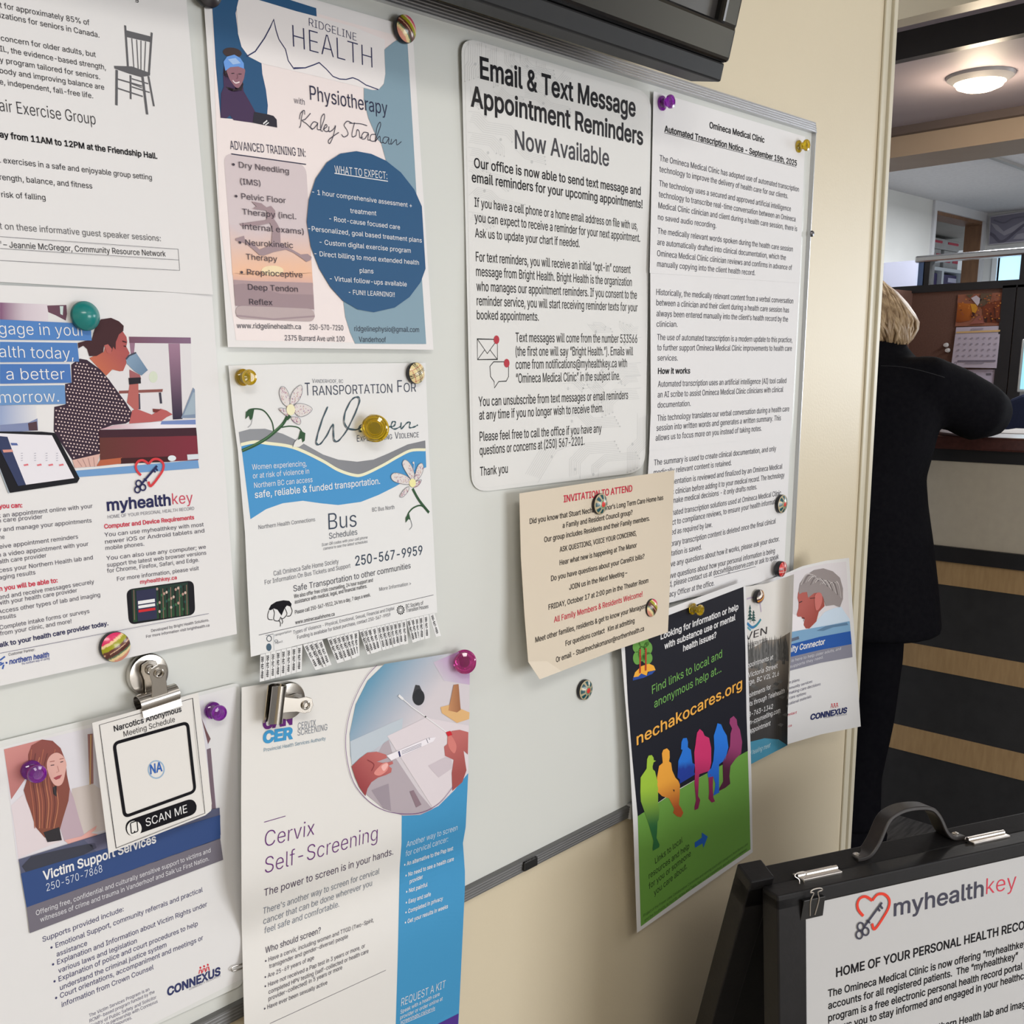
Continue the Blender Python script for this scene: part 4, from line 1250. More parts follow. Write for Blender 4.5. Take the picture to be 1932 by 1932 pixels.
s.text('BC Society of', 1510, 887, 1657, 856, 32, C(70, 72, 80)); s.text('Transition Houses', 1512, 923, 1700, 886, 32, C(70, 72, 80))
for k in range(12):
    a = k * math.pi / 6
    s.oval(1465 + 28 * math.cos(a), 903 + 33 * math.sin(a), 6, 7, BLACK, 'logo', 2, 8); s.line([(1465 + 12 * math.cos(a), 903 + 14 * math.sin(a)), (1465 + 20 * math.cos(a), 903 + 23 * math.sin(a))], 5, BLACK, 'logo')
s.fill([(345, 900), (365, 860), (410, 832), (470, 820), (520, 825), (540, 850), (535, 875), (500, 865), (480, 890), (455, 950), (440, 930), (420, 900), (390, 890), (362, 905)], BLACK, 'logo')
for pts in ([(350, 905), (338, 945), (345, 980), (380, 985)], [(385, 895), (395, 930), (390, 985), (430, 995), (450, 960)], [(470, 870), (490, 900), (500, 940), (470, 975), (450, 970)], [(530, 870), (545, 910), (530, 950), (500, 955)], [(430, 990), (445, 1010), (445, 1042)], [(455, 975), (465, 1000), (458, 1020)]):
    s.line(pts, 6, BLACK, 'logo', 3, sm=True)
s.ring(350, 1145, 20, 24, 6, C(60, 70, 84), 'logo'); s.oval(348, 1218, 22, 32, C(70, 92, 110), 'logo'); s.line([(320, 1120), (385, 1105)], 4, C(90, 96, 104), 'logo'); s.line([(388, 1105), (392, 1245)], 8, C(190, 194, 198), 'logo'); s.ring(410, 1165, 14, 9, 4, C(90, 96, 104), 'logo')
s.text('ransportation', 398, 1125, 540, 1090, 20, GT); s.text('roject', 402, 1192, 465, 1176, 18, GT)
s.line([(275, 1280), (640, 1195), (1040, 1092), (1400, 1010), (1735, 932)], 2.5, C(120, 122, 128))
done(s, 'poster', 'transportation poster with pink lilies, a blue wave and a fringe of phone number strips', 'poster')
TABS = s
# the tabs: (x of the upper left corner, sideways swing at the bottom, lift)
cut = lambda x: np.interp(x, [275, 640, 1040, 1400, 1735, 1780], [1280, 1195, 1092, 1010, 932, 922])
spec = [(275 + 44.5 * i, -6, 0.0) for i in range(8)] + [(636, 105, .008), (676, 100, .006), (716, 96, .009), (756, 78, .010)] + [(842, 84, .004), (878, 80, .003), (914, 76, .004), (950, 72, .003), (986, 66, .004), (1022, 40, .002), (1064, 8, 0.0)] + [(1112, 70, .006), (1146, 68, .008), (1180, 62, .007), (1216, 44, .004)] + [(1262, 48, .003), (1297, 44, .003), (1332, 40, .003), (1368, 34, .004), (1402, 28, .003), (1437, 22, .003), (1472, 18, .002)] + [(1512, 52, .008), (1548, 36, .005), (1586, 12, .002), (1622, 10, .002), (1658, 12, .002), (1706, 56, .007)]
TABSPEC = []
for i, (x, sw, lf) in enumerate(spec):
    wd = (spec[i + 1][0] - x) if i + 1 < len(spec) else 46
    wd = min(max(wd, 30), 46) - 1.5
    y0, y1 = cut(x), cut(x + wd)
    ln = (232 - (x - 275) * 0.024) * (0.97 if sw > 20 else 1.0)
    TABSPEC.append((s, x, wd, y0, y1, sw, ln, lf))

# ------------------------------------------------------------------ cervix screening poster
def cdep(u, v):
    vf = 0.495
    fold = np.where(v < vf, np.exp(-((v - vf) / 0.075) ** 2), np.exp(-((v - vf) / 0.10) ** 2))
    body = 0.017 + 0.022 * np.sin(np.clip(v / 0.9, 0, 1) * math.pi) ** 1 * (1 - 0.3 * u)
    return body * (1 - 0.62 * fold) + 0.004


s = Sheet([(456, 1297), (888, 1228), (862, 1975), (468, 2205)], cdep, step=0.009, layer=0.00016)
Y2 = lambda pts: s.zoom(430, 1210, 4.025).px(pts)
Y3 = lambda pts: s.zoom(430, 1520, 4.025).px(pts)
s.paper(np.r_[[(456, 1297), (660, 1265), (886, 1230), (885, 1330), (880, 1520), (873, 1591), (876, 1640), (877, 1674), (866, 1912), (862, 1975), (468, 2205), (461, 1932), (456, 1745), (455, 1520)]], (0.755, 0.745, 0.73), raw=True)
VI, CB, GTX = C(92, 34, 110), C(60, 140, 190), C(110, 118, 132)
CBL = C(64, 138, 184)
s.fill(np.r_[Y2([(1320, 1310), (1460, 1310), (1600, 1240), (1720, 1120), (1826, 985), (1806, 1409)]), Y3([(1785, 285), (1800, 500), (1800, 620), (1755, 1580), (1745, 1760), (1268, 2020), (1275, 1658), (1290, 1150), (1305, 470), (1318, 300)])], CBL, raw=True)
s.fill(Y3([(1600, 1655), (1752, 1578), (1740, 1800), (1266, 2050), (1272, 1830)]), C(74, 48, 128), layer=2, raw=True)
s.zoom(430, 1210, 4.025)
disc = [(1190, 172), (1060, 300), (970, 480), (925, 700), (930, 870), (970, 1030), (1060, 1170), (1180, 1270), (1330, 1325), (1460, 1318), (1600, 1250), (1720, 1130), (1822, 1000), (1832, 600), (1836, 80), (1745, 82)]
s.fill(disc, C(92, 140, 168), layer=2, grad=((1040, 350), (1420, 620), C(196, 190, 196)))
s.fill([(1745, 82), (1836, 80), (1836, 330), (1640, 300), (1560, 160)], C(170, 130, 180), layer=3, grad=((1800, 120), (1620, 300), C(190, 186, 196)))
s.fill([(928, 760), (1330, 580), (1320, 680), (940, 940)], C(176, 186, 196), layer=3)
s.fill([(1210, 720), (1500, 580), (1830, 640), (1825, 1000), (1720, 1128), (1560, 1270)], C(206, 198, 204), layer=4)
s.fill([(1220, 745), (1250, 850), (1450, 1150), (1555, 1275), (1460, 1318), (1330, 1325), (1180, 1270), (1060, 1170), (1000, 1090), (1180, 780)], C(166, 156, 164), layer=3)
s.fill([(1090, 1130), (1220, 1080), (1240, 1290), (1180, 1268)], C(146, 136, 146), layer=4); s.fill([(1380, 1140), (1410, 1130), (1470, 1240), (1430, 1262)], C(132, 112, 122), layer=5)
s.fill([(1520, 945), (1690, 860), (1710, 960), (1600, 1035)], C(190, 180, 188), layer=5)
s.oval(1448, 425, 46, 62, C(44, 46, 50), layer=4); s.fill([(1425, 330), (1455, 335), (1485, 400), (1405, 400)], C(60, 60, 64), layer=4)
s.fill([(1615, 500), (1690, 480), (1835, 540), (1832, 590), (1740, 620), (1625, 545)], C(206, 166, 116), layer=5)
s.fill([(1715, 330), (1752, 325), (1768, 520), (1740, 540), (1675, 525)], C(178, 128, 92), layer=6, grad=((1680, 430), (1770, 430), C(146, 98, 70)))
SK = C(176, 100, 98)
s.fill([(940, 950), (1000, 890), (1060, 845), (1130, 838), (1200, 860), (1210, 885), (1130, 915), (1190, 925), (1250, 910), (1255, 930), (1220, 945), (1245, 965), (1240, 995), (1200, 1015), (1140, 1035), (1090, 1070), (1060, 1120), (1045, 1175), (1000, 1110), (965, 1030)], SK, layer=6, grad=((1180, 900), (980, 1080), C(140, 62, 66)))
s.fill([(1110, 1000), (1160, 940), (1200, 918), (1220, 940), (1205, 985), (1150, 1020)], C(206, 132, 126), layer=7, sm=True); s.fill([(1165, 950), (1205, 925), (1215, 945), (1185, 985)], C(222, 170, 166), layer=8, sm=True)
s.line([(1060, 900), (1110, 935), (1090, 985)], 6, C(130, 58, 62), layer=8, sm=True)
s.fill([(1700, 680), (1760, 672), (1826, 690), (1824, 800), (1822, 860), (1790, 830), (1800, 900), (1812, 980), (1780, 1070), (1705, 1135), (1700, 1000), (1715, 900), (1650, 870), (1642, 800), (1665, 780), (1668, 720)], SK, layer=6, grad=((1680, 760), (1800, 980), C(150, 78, 76)))
s.fill([(1668, 730), (1695, 715), (1735, 790), (1720, 850), (1680, 810)], C(196, 118, 112), layer=7, sm=True)
s.fill([(1655, 690), (1690, 680), (1705, 710), (1670, 722)], C(190, 40, 52), layer=8)
s.line([(1300, 412), (1400, 500), (1500, 572), (1660, 690)], 7, WHITE, layer=7); s.line([(1297, 410), (1330, 440)], 18, WHITE, layer=8); s.line([(1498, 568), (1505, 576)], 9, BLACK, layer=9)
s.fill([(1205, 868), (1520, 735), (1580, 728), (1560, 760), (1240, 905)], C(222, 218, 226), layer=8); s.line([(1298, 835), (1308, 876)], 14, C(46, 44, 90), layer=9)
for k in range(3): s.line([(1320, 835 + k * 11), (1470, 774 + k * 11)], 3.5, C(120, 116, 130), layer=9)
s.line([(1508, 740), (1520, 772)], 4, C(70, 66, 84), layer=9); s.line([(1528, 732), (1532, 748)], 4, C(70, 66, 84), layer=9)
s.line([(1133, 181), (1060, 260), (985, 390), (925, 550), (895, 740), (910, 920), (960, 1080), (1060, 1205), (1180, 1280), (1320, 1310), (1480, 1298), (1610, 1225), (1710, 1105)], 4, C(104, 54, 120), layer=9, sm=True)
s.text('CAN', 265, 666, 490, 626, 82, VI, 0.045); s.text('CER', 265, 773, 495, 735, 82, CB, 0.045)
s.text('CERVIX', 532, 668, 668, 642, 48, GTX, -0.01); s.text('SCREENING', 530, 718, 755, 674, 48, GTX, -0.01)
s.text('Provincial Health Services Authority', 273, 840, 743, 750, 27, C(110, 140, 160))
s.line([(275, 1374), (438, 1327)], 5, VI)
s.zoom(430, 1520, 4.025)
s.text('Cervix', 280, 315, 655, 222, 118, VI, -0.02); s.text('Self-Screening', 282, 517, 1135, 262, 118, VI, -0.02)
s.text('The power to screen is in your hands.', 275, 690, 1255, 372, 52, C(66, 52, 80), -0.004)
s.block([("There's another way to screen for cervical", 268, 825, 1150, 517), ('cancer that can be done wherever you', 270, 902, 1095, 608), ('feel safe and comfortable.', 278, 972, 845, 767)], 46, GTX, -0.006, 0.06)
s.text('Who should screen?', 285, 1122, 705, 967, 46, C(60, 54, 74))
s.block([('\u2022 Have a cervix, including women and TTGD (Two-Spirit,', 283, 1195, 1107, 882), ('transgender and gender-diverse) people', 315, 1237, 912, 1005), ('\u2022 Are 25-69 years of age', 280, 1317, 655, 1167), ('\u2022 Have not received a Pap test in 3 years or more, or', 280, 1387, 1042, 1077), ('completed HPV testing (self-collected or health care', 310, 1432, 1068, 1117), ('provider-collected) in 5 years or more', 310, 1484, 868, 1242), ('\u2022 Have ever been sexually active', 275, 1557, 755, 1357)], 32, C(64, 60, 76))
s.line([(320, 1655), (1200, 1250)], 3, C(80, 74, 90))
s.block([('Another way to screen', 1355, 317, 1743, 185), ('for cervical cancer:', 1350, 387, 1672, 272)], 42, C(200, 214, 226), -0.006, 0.1)
s.block([('\u2022 An alternative to the Pap test', 1338, 463, 1710, 337), ('\u2022 No need to see a health care', 1348, 545, 1715, 417), ('provider', 1380, 592, 1480, 552), ('\u2022 Not painful', 1352, 668, 1515, 612), ('\u2022 Easy and safe', 1350, 750, 1540, 685), ('\u2022 Completed in privacy', 1347, 825, 1632, 717), ('\u2022 Get your results in weeks', 1343, 902, 1670, 777)], 30, WHITE, 0.01)
s.text('REQUEST A KIT', 1315, 1525, 1650, 1382, 58, WHITE, -0.014)
s.block([('Speak with a health care', 1310, 1582, 1607, 1442), ('provider or order online at', 1308, 1625, 1630, 1477)], 28, WHITE)
s.text('screeningbc.ca/cervix', 1310, 1660, 1573, 1547, 28, WHITE, ul=True)
done(s, 'poster', 'tall folded poster with a round photo of two hands holding a swab and tube', 'poster')

# ------------------------------------------------------------------ laminated victim support sheet
s = Sheet([(-31, 1406), (453, 1287), (459, 1858), (14, 2063)], lambda u, v: 0.0150 + 0.002 * v, m=LAMIN)
s.paper(s.rrect([(-31, 1406), (453, 1287), (459, 1858), (14, 2063)], 14), (0.70, 0.715, 0.71), raw=True)
s.zoom(0, 1230, 4.025)
Z8 = lambda pts: s.zoom(0, 1230, 4.025).px(pts)
Y1 = lambda pts: s.zoom(0, 1560, 4.025).px(pts)
s.fill(np.r_[Z8([(-60, 745), (1790, 262), (1800, 700)]), Y1([(1838, 700), (1845, 1150), (1150, 1500), (40, 1960), (-60, 1500)])], (0.745, 0.745, 0.76), 'page', 1, raw=True)
s.zoom(0, 1230, 4.025)
s.fill([(30, 740), (320, 665), (1545, 365), (1650, 1200), (130, 1600)], C(206, 204, 212), layer=2)
s.fill([(30, 740), (320, 665), (235, 780), (215, 930), (85, 1120)], C(190, 128, 124), layer=3, grad=((60, 760), (200, 1000), C(170, 108, 106)))
s.fill([(85, 1165), (200, 1060), (330, 1180), (420, 1240), (480, 1430), (300, 1500), (140, 1570), (120, 1400)], C(206, 196, 202), layer=3)
s.fill([(665, 625), (705, 620), (710, 1000), (680, 1010)], C(150, 110, 108), layer=3); s.line([(690, 630), (684, 1008)], 9, C(196, 160, 110), layer=4)
s.fill([(545, 1040), (700, 1000), (780, 1050), (810, 1350), (560, 1400)], C(186, 176, 172), layer=3, grad=((560, 1200), (800, 1200), C(206, 198, 196)))
s.fill([(440, 1060), (520, 1010), (560, 1110), (600, 1260), (640, 1390), (560, 1430), (490, 1440), (430, 1260)], C(176, 156, 168), layer=4)
s.fill([(490, 1430), (620, 1400), (680, 1355), (735, 1318), (725, 1350), (690, 1375), (745, 1385), (700, 1415), (620, 1450), (520, 1460)], C(212, 160, 154), layer=5)
RH = C(128, 66, 60)
s.fill([(215, 780), (240, 710), (320, 665), (400, 675), (460, 730), (500, 830), (508, 930), (530, 1040), (520, 1130), (480, 1260), (440, 1400), (340, 1410), (270, 1330), (230, 1200), (200, 1120), (180, 1050), (215, 940)], RH, layer=5, grad=((300, 700), (330, 1380), C(118, 66, 50)))
s.fill([(330, 1370), (450, 1330), (470, 1430), (360, 1445)], C(34, 30, 36), layer=6); s.fill([(400, 1030), (430, 1010), (430, 1100), (405, 1080)], C(40, 34, 40), layer=6)
for k in range(9): s.line([(240 + k * 30, 740 + (k % 3) * 30), (225 + k * 24, 950), (250 + k * 24, 1150), (265 + k * 18, 1340)], 6, [C(160, 92, 72), C(96, 46, 44), C(178, 116, 86)][k % 3], layer=6, sm=True)
s.fill([(355, 850), (380, 790), (430, 765), (478, 790), (505, 850), (495, 920), (478, 990), (445, 1018), (405, 1000), (370, 930)], C(206, 160, 152), layer=7, sm=True)
s.line([(385, 862), (412, 858)], 7, C(84, 60, 66), layer=8); s.line([(458, 838), (480, 832)], 7, C(84, 60, 66), layer=8); s.line([(436, 865), (448, 908), (428, 915)], 4, C(170, 116, 110), layer=8)
s.fill([(405, 958), (440, 940), (472, 932), (455, 960), (425, 972)], C(150, 66, 74), layer=8); s.line([(378, 835), (415, 828)], 5, C(140, 80, 70), layer=8); s.line([(452, 815), (484, 808)], 5, C(140, 80, 70), layer=8)
s.fill([(1530, 500), (1580, 700), (1600, 660), (1570, 600)], C(104, 70, 74), layer=3); s.fill([(1570, 740), (1600, 730), (1640, 1190), (1610, 1200)], C(110, 92, 104), layer=3)
s.zoom(0, 1560, 4.025)
s.fill([(142, 248), (810, 40), (1668, -145), (1676, 60), (160, 358)], C(78, 82, 108), layer=9); s.fill([(165, 300), (235, 225), (470, 170), (720, 120), (735, 160), (640, 210), (200, 350)], C(50, 52, 66), layer=10); s.fill([(640, 100), (800, 50), (810, 160), (730, 185)], C(94, 94, 120), layer=10)
s.fill([(158, 355), (480, 258), (810, 165), (1672, -90), (1674, 90), (202, 612)], C(40, 66, 118), layer=11)
s.fill([(202, 612), (1672, 86), (1695, 250), (226, 808)], C(104, 100, 112), layer=11)
s.text('Victim Support Services', 330, 408, 1187, 118, 68, WHITE, 0.02, layer=13); s.text('250-570-7868', 355, 490, 778, 342, 58, C(205, 212, 224), -0.01, layer=13)
s.block([('Offering free, confidential and culturally sensitive support to victims and', 275, 674, 1600, 192), ("witnesses of crime and trauma in Vanderhoof and Saik\u2019uz First Nation.", 307, 724, 1587, 255)], 36, C(212, 212, 218), layer=13)
VT = C(56, 54, 96)
s.block([('Supports provided include:', 325, 875, 940, 640), ('\u2022 Emotional Support, community referrals and practical', 385, 935, 1540, 492), ('assistance', 432, 987, 663, 899), ('\u2022 Explanation and Information about Victim Rights under', 397, 1063, 1573, 603), ('various laws and legislation', 445, 1112, 1040, 880), ('\u2022 Explanation of police and court procedures to help', 408, 1192, 1503, 750), ('understand the criminal justice system', 458, 1242, 1265, 910), ('\u2022 Court orientations, accompaniment and meetings or', 420, 1318, 1543, 857), ('information from Crown Counsel', 470, 1370, 1167, 1080)], 38, VT, 0.004)
s.block([('The Victim Services Program is an', 678, 1447, 1135, 1243), ('RCMP-based program funded by the', 682, 1487, 1175, 1262), ('Ministry of Public Safety and Solicitor', 672, 1533, 1188, 1303), ('General in partnership with Connexus', 690, 1563, 1198, 1335), ('Community Resources.', 695, 1592, 1003, 1458)], 26, C(84, 82, 110))


def connexus(s, x0, y0, x1, y1, h, pic):
    s.text('CONNEXUS', x0, y0, x1, y1, h, C(36, 44, 92), 0.035, part='logo')
    (ax, ay), (bx_, by) = pic
    for k in range(3):
        x, y = ax + (bx_ - ax) * k / 2, ay + (by - ay) * k / 2
        s.oval(x, y, h * .13, h * .14, C(190, 40, 56), 'logo')
        s.line([(x - h * .18, y + h * .78), (x - h * .1, y + h * .28), (x + h * .1, y + h * .28), (x + h * .18, y + h * .72)], h * .13, C(190, 40, 56), 'logo')


connexus(s, 1270, 1285, 1675, 1122, 60, ((1522, 1070), (1578, 1048)))
s.text('COMMUNITY RESOURCES', 1437, 1242, 1675, 1135, 16, C(110, 110, 124))
done(s, 'laminated_notice', 'laminated victim support sheet with a long-haired woman and a navy band', 'notice', page=PAPER, picture=SHEEN)

# ------------------------------------------------------------------ small meeting card held by the clip
s = Sheet([(174, 1364), (374, 1306), (399, 1531), (205, 1610)], lambda u, v: 0.030 + 0.003 * v ** 2 + 0.004 * (u * v) ** 2)
s.zoom(0, 1230, 4.025)
s.paper([(700, 540), (1505, 308), (1560, 740), (1608, 1150), (1603, 1205), (1560, 1240), (825, 1530)], (0.75, 0.735, 0.72))
s.line([(755, 555), (1463, 352), (1557, 1225), (882, 1490)], 4, INK, closed=True)
s.text('Narcotics Anonymous', 868, 605, 1380, 452, 42, INK, 0.016); s.text('Meeting Schedule', 942, 645, 1330, 530, 42, INK, -0.004)
s.line(s.rrect([(866, 695), (1424, 536), (1482, 1058), (948, 1252)], 40), 24, BLACK, 'printed_frame', closed=True)
s.ring(1187, 893, 60, 66, 9, C(140, 168, 196), 'logo'); s.text('NA', 1142, 928, 1235, 903, 70, C(46, 92, 168), 0.02, part='logo')
s.fill(s.rrect([(943, 1290), (1478, 1105), (1505, 1222), (968, 1412)], 66), BLACK, 'printed_frame', 2)
s.oval(1020, 1342, 56, 60, (0.78, 0.77, 0.75), 'printed_frame', 3); s.line(s.rrect([(990, 1300), (1040, 1282), (1048, 1362), (998, 1380)], 10), 8, BLACK, 'printed_frame', 4, closed=True); s.oval(1022, 1364, 5, 6, BLACK, 'printed_frame', 4)
s.text('SCAN ME', 1110, 1327, 1423, 1217, 62, WHITE, 0.0, layer=4)
done(s, 'card', 'small white meeting card with a scan me pill, held by the bulldog clip', 'card')

# ------------------------------------------------------------------ laminated reminder notice
s = Sheet([(870, 68), (1229, 175), (1217, 890), (890, 930)], lambda u, v: 0.0150 + 0.0012 * np.cos(v * 9) + 0.0015 * u, m=LAMIN)
s.paper(s.rrect(s.corners, 34), (0.725, 0.73, 0.725), raw=True)
s.fill(s.rrect([(876, 78), (1224, 181), (1213, 884), (894, 922)], 24), (0.735, 0.735, 0.73), 'page', 1, raw=True)
s.zoom(860, 60, 4.6)
rnd = random.Random(11)
CG = C(186, 187, 188)


def traces(s, pts, n, sp):
    """a bundle of parallel printed traces with dots at their ends"""
    P = [np.array(p, float) for p in pts]
    for k in range(n):
        q = []
        for i, p in enumerate(P):
            a = P[i] - P[i - 1] if i else P[1] - P[0]
            c = P[i + 1] - P[i] if i < len(P) - 1 else a
            a, c = a / np.linalg.norm(a), c / np.linalg.norm(c)
            m = np.array([-a[1], a[0]]) + np.array([-c[1], c[0]])
            m = m / np.linalg.norm(m)
            m = m / max(m @ np.array([-a[1], a[0]]), .5)
            q.append(p - m * sp * k)
        q[0] = q[0] + (q[1] - q[0]) / np.linalg.norm(q[1] - q[0]) * ((k * 37) % 41)
        q[-1] = q[-1] + (q[-2] - q[-1]) / np.linalg.norm(q[-2] - q[-1]) * ((k * 53) % 47)
        s.line([tuple(v) for v in q], 2.6, CG, 'circuit_pattern', 2)
        if k % 2 == 0: s.oval(q[-1][0], q[-1][1], 6, 7, CG, 'circuit_pattern', 2, 8)


for pts, n, sp in (([(110, 75), (110, 250), (80, 300), (80, 430)], 7, 19), ([(262, 118), (262, 330), (330, 405), (330, 480)], 6, 18), ([(425, 165), (425, 270), (520, 370), (700, 400)], 6, 16),
                   ([(108, 690), (200, 700), (280, 785), (480, 815), (560, 905), (560, 980)], 6, -18), ([(104, 870), (330, 905), (420, 1000), (420, 1080)], 6, -17), ([(108, 1000), (220, 1020), (300, 1105), (300, 1230)], 5, -16),
                   ([(560, 560), (700, 590), (790, 680), (1000, 730)], 6, 14), ([(640, 420), (720, 520), (1000, 590)], 5, 15), ([(112, 1120), (180, 1135), (260, 1220), (420, 1250), (520, 1350)], 6, -17),
                   ([(112, 1420), (190, 1350), (310, 1380), (380, 1450), (600, 1500)], 6, -15), ([(700, 255), (700, 345), (800, 450), (800, 540)], 6, 15), ([(560, 200), (560, 270), (640, 350), (860, 400)], 5, 15),
                   ([(130, 480), (130, 600), (200, 670)], 6, 16), ([(330, 520), (430, 620), (600, 650)], 6, 15), ([(950, 330), (850, 450), (850, 520)], 6, 16), ([(520, 1020), (600, 1100), (780, 1150)], 5, 15), ([(110, 1560), (230, 1580), (330, 1690)], 5, -15)):
    s.zoom(860, 60, 4.6)
    traces(s, pts, n, sp)
    s.oval(pts[1][0] + 60, pts[1][1] + 30, 11, 14, CG, 'circuit_pattern', 2, 10)
s.zoom(860, 470, 4.2)
for pts, n, sp in (([(650, 1852), (800, 1600), (900, 1560), (1000, 1555)], 9, 15), ([(985, 1822), (985, 1700), (1060, 1620), (1300, 1605)], 7, 14), ([(1130, 1805), (1130, 1740), (1200, 1680), (1455, 1660)], 5, 13), ([(1470, 700), (1380, 705), (1300, 625), (1300, 575)], 7, -14),
                   ([(1468, 900), (1200, 915), (1120, 990), (1000, 1000)], 9, 13), ([(1468, 1100), (1250, 1112), (1160, 1195), (1160, 1330)], 7, 14), ([(1440, 1300), (1440, 1500), (1360, 1580), (1360, 1770)], 8, 13), ([(860, 1325), (960, 1318), (1060, 1420), (1300, 1405)], 7, 13),
                   ([(1040, 1080), (1100, 1140), (1100, 1240)], 6, 14), ([(850, 1065), (930, 1060), (1000, 1130)], 5, 13), ([(1040, 590), (1100, 660), (1240, 655)], 4, 12), ([(1050, 600), (1150, 610), (1180, 640)], 3, 12), ([(1468, 1000), (1350, 1006), (1290, 1060)], 5, 12)):
    traces(s, pts, n, sp)
    s.oval(pts[1][0] - 40, pts[1][1] + 45, 9, 13, CG, 'circuit_pattern', 2, 10)
s.zoom(860, 60, 4.6)
s.text('Email & Text Message', 212, 400, 1560, 737, 168, BLACK, 0.019); s.text('Appointment Reminders', 130, 642, 1625, 982, 160, BLACK, 0.019)
s.text('Now Available', 515, 1012, 1330, 1167, 152, C(58, 58, 64), 0.010)
s.block([('Our office is now able to send text message and', 160, 1178, 1605, 1417), ('email reminders for your upcoming appointments!', 140, 1302, 1620, 1532)], 78, BLACK, 0.012)
s.block([('If you have a cell phone or a home email address on file with us,', 163, 1517, 1577, 1717), ('you can expect to receive a reminder for your next appointment.', 165, 1647, 1600, 1824), ('Ask us to update your chart if needed.', 168, 1782, 1075, 1870)], 74, BLACK, 0.005)
s.zoom(860, 470, 4.2)
s.block([('For text reminders, you will receive an initial \u201copt-in\u201d consent', 160, 96, 1385, 192), ('message from Bright Health. Bright Health is the organization', 162, 212, 1395, 293), ('who manages our appointment reminders. If you consent to the', 165, 330, 1435, 395), ('reminder service, you will start receiving reminder texts for your', 167, 445, 1440, 494), ('booked appointments.', 168, 556, 658, 568), ('Text messages will come from the number 533566', 475, 736, 1438, 743), ('(the first one will say \u201cBright Health.\u201d). Emails will', 475, 846, 1405, 841), ('come from notifications@myhealthkey.ca with', 475, 950, 1357, 935), ('\u201cOmineca Medical Clinic\u201d in the subject line.', 478, 1060, 1302, 1036), ('You can unsubscribe from text messages or email reminders', 182, 1245, 1365, 1187), ('at any time if you no longer wish to receive them.', 187, 1352, 1170, 1290), ('Please feel free to call the office if you have any', 190, 1522, 1155, 1452), ('questions or concerns at (250) 567-2201.', 190, 1632, 1020, 1550), ('Thank you', 193, 1797, 412, 1772)], 70, BLACK, 0.005)
s.line([(170, 712), (330, 716), (330, 874), (172, 876)], 7, BLACK, 'icons', closed=True); s.line([(172, 714), (250, 828), (328, 720)], 6, BLACK, 'icons'); s.line([(174, 874), (228, 800)], 6, BLACK, 'icons'); s.line([(328, 872), (272, 800)], 6, BLACK, 'icons')
s.line([(300, 893), (390, 893), (418, 930), (418, 1010), (400, 1046), (340, 1050), (306, 1100), (304, 1050), (276, 1010), (270, 930)], 7, BLACK, 'icons', closed=True)
s.oval(323, 718, 22, 34, C(168, 36, 54), 'icons', 4); s.oval(404, 904, 22, 34, C(168, 36, 54), 'icons', 4)
done(s, 'laminated_notice', 'laminated email and text reminder notice with a pale circuit pattern', 'notice', page=PAPER)

# ------------------------------------------------------------------ three taped pages of the transcription notice
s = Sheet([(1233, 172), (1519, 258), (1479, 1086), (1212, 1150)], lambda u, v: 0.0152 + 0.006 * np.clip(.25 - u, 0, 1) * 4 * np.sin(np.clip(v, 0, 1) * math.pi) ** 2 + 0.004 * np.clip(v - .8, 0, 1) * 5)
s.paper([(1226, 838), (1360, 826), (1491, 812), (1488, 900), (1479, 1086), (1408, 1107), (1300, 1128), (1212, 1150), (1216, 1000)], PW, 'page', 0.0, raw=True)
s.paper([(1227, 505), (1509, 526), (1494, 805), (1491, 822), (1225, 850), (1228, 776)], PW, 'page.001', 0.0005, raw=True)
s.paper([(1233, 172), (1519, 258), (1509, 534), (1226, 515)], PW, 'page.002', 0.0010, raw=True)
s.zoom(1200, 150, 4.953)
NI = C(66, 66, 76)
s.text('Omineca Medical Clinic', 687, 452, 1200, 592, 56, BLACK, 0.016, layer=11)
s.text('Automated Transcription Notice - September 15th, 2025', 266, 488, 1502, 808, 56, BLACK, 0.016, layer=11)
s.line([(266, 498), (1500, 818)], 4, BLACK, layer=11)
s.block([('The Omineca Medical Clinic has adopted use of automated transcription', 222, 760, 1522, 1050), ('technology to improve the delivery of health care for our clients.', 220, 862, 1420, 1112), ('The technology uses a secured and approved artificial intelligence', 217, 995, 1447, 1232), ('technology to transcribe real-time conversation between an Omineca', 214, 1098, 1490, 1328), ('Medical Clinic clinician and client during a health care session, there is', 210, 1202, 1505, 1418), ('no saved audio recording.', 206, 1310, 750, 1390), ('The medically relevant words spoken during the health care session', 203, 1440, 1465, 1608), ('are automatically drafted into clinical documentation, which the', 200, 1545, 1400, 1688), ('Omineca Medical Clinic clinician reviews and confirms in advance of', 198, 1650, 1457, 1782), ('manually copying into the client health record.', 198, 1748, 1113, 1830)], 52, NI, layer=11)
s.zoom(1190, 520, 5.083)
s.block([('Historically, the medically relevant content from a verbal conversation', 247, 185, 1558, 268), ('between a clinician and their client during a health care session has', 247, 285, 1518, 355), ('always been entered manually into the client\u2019s health record by the', 248, 390, 1508, 442), ('clinician.', 249, 490, 450, 492), ('The use of automated transcription is a modern update to this practice,', 254, 618, 1550, 640), ('to further support Omineca Medical Clinic improvements to health care', 256, 718, 1545, 722), ('services.', 258, 815, 452, 815), ('Automated transcription uses an artificial intelligence (AI) tool called', 262, 1068, 1492, 1030), ('an AI scribe to assist Omineca Medical Clinic clinicians with clinical', 260, 1170, 1462, 1115), ('documentation.', 259, 1268, 575, 1250), ('This technology translates our verbal conversation during a health care', 256, 1395, 1520, 1300), ('session into written words and generates a written summary. This', 248, 1490, 1440, 1388), ('allows us to focus more on you instead of taking notes.', 240, 1585, 1255, 1488)], 54, NI, layer=7)
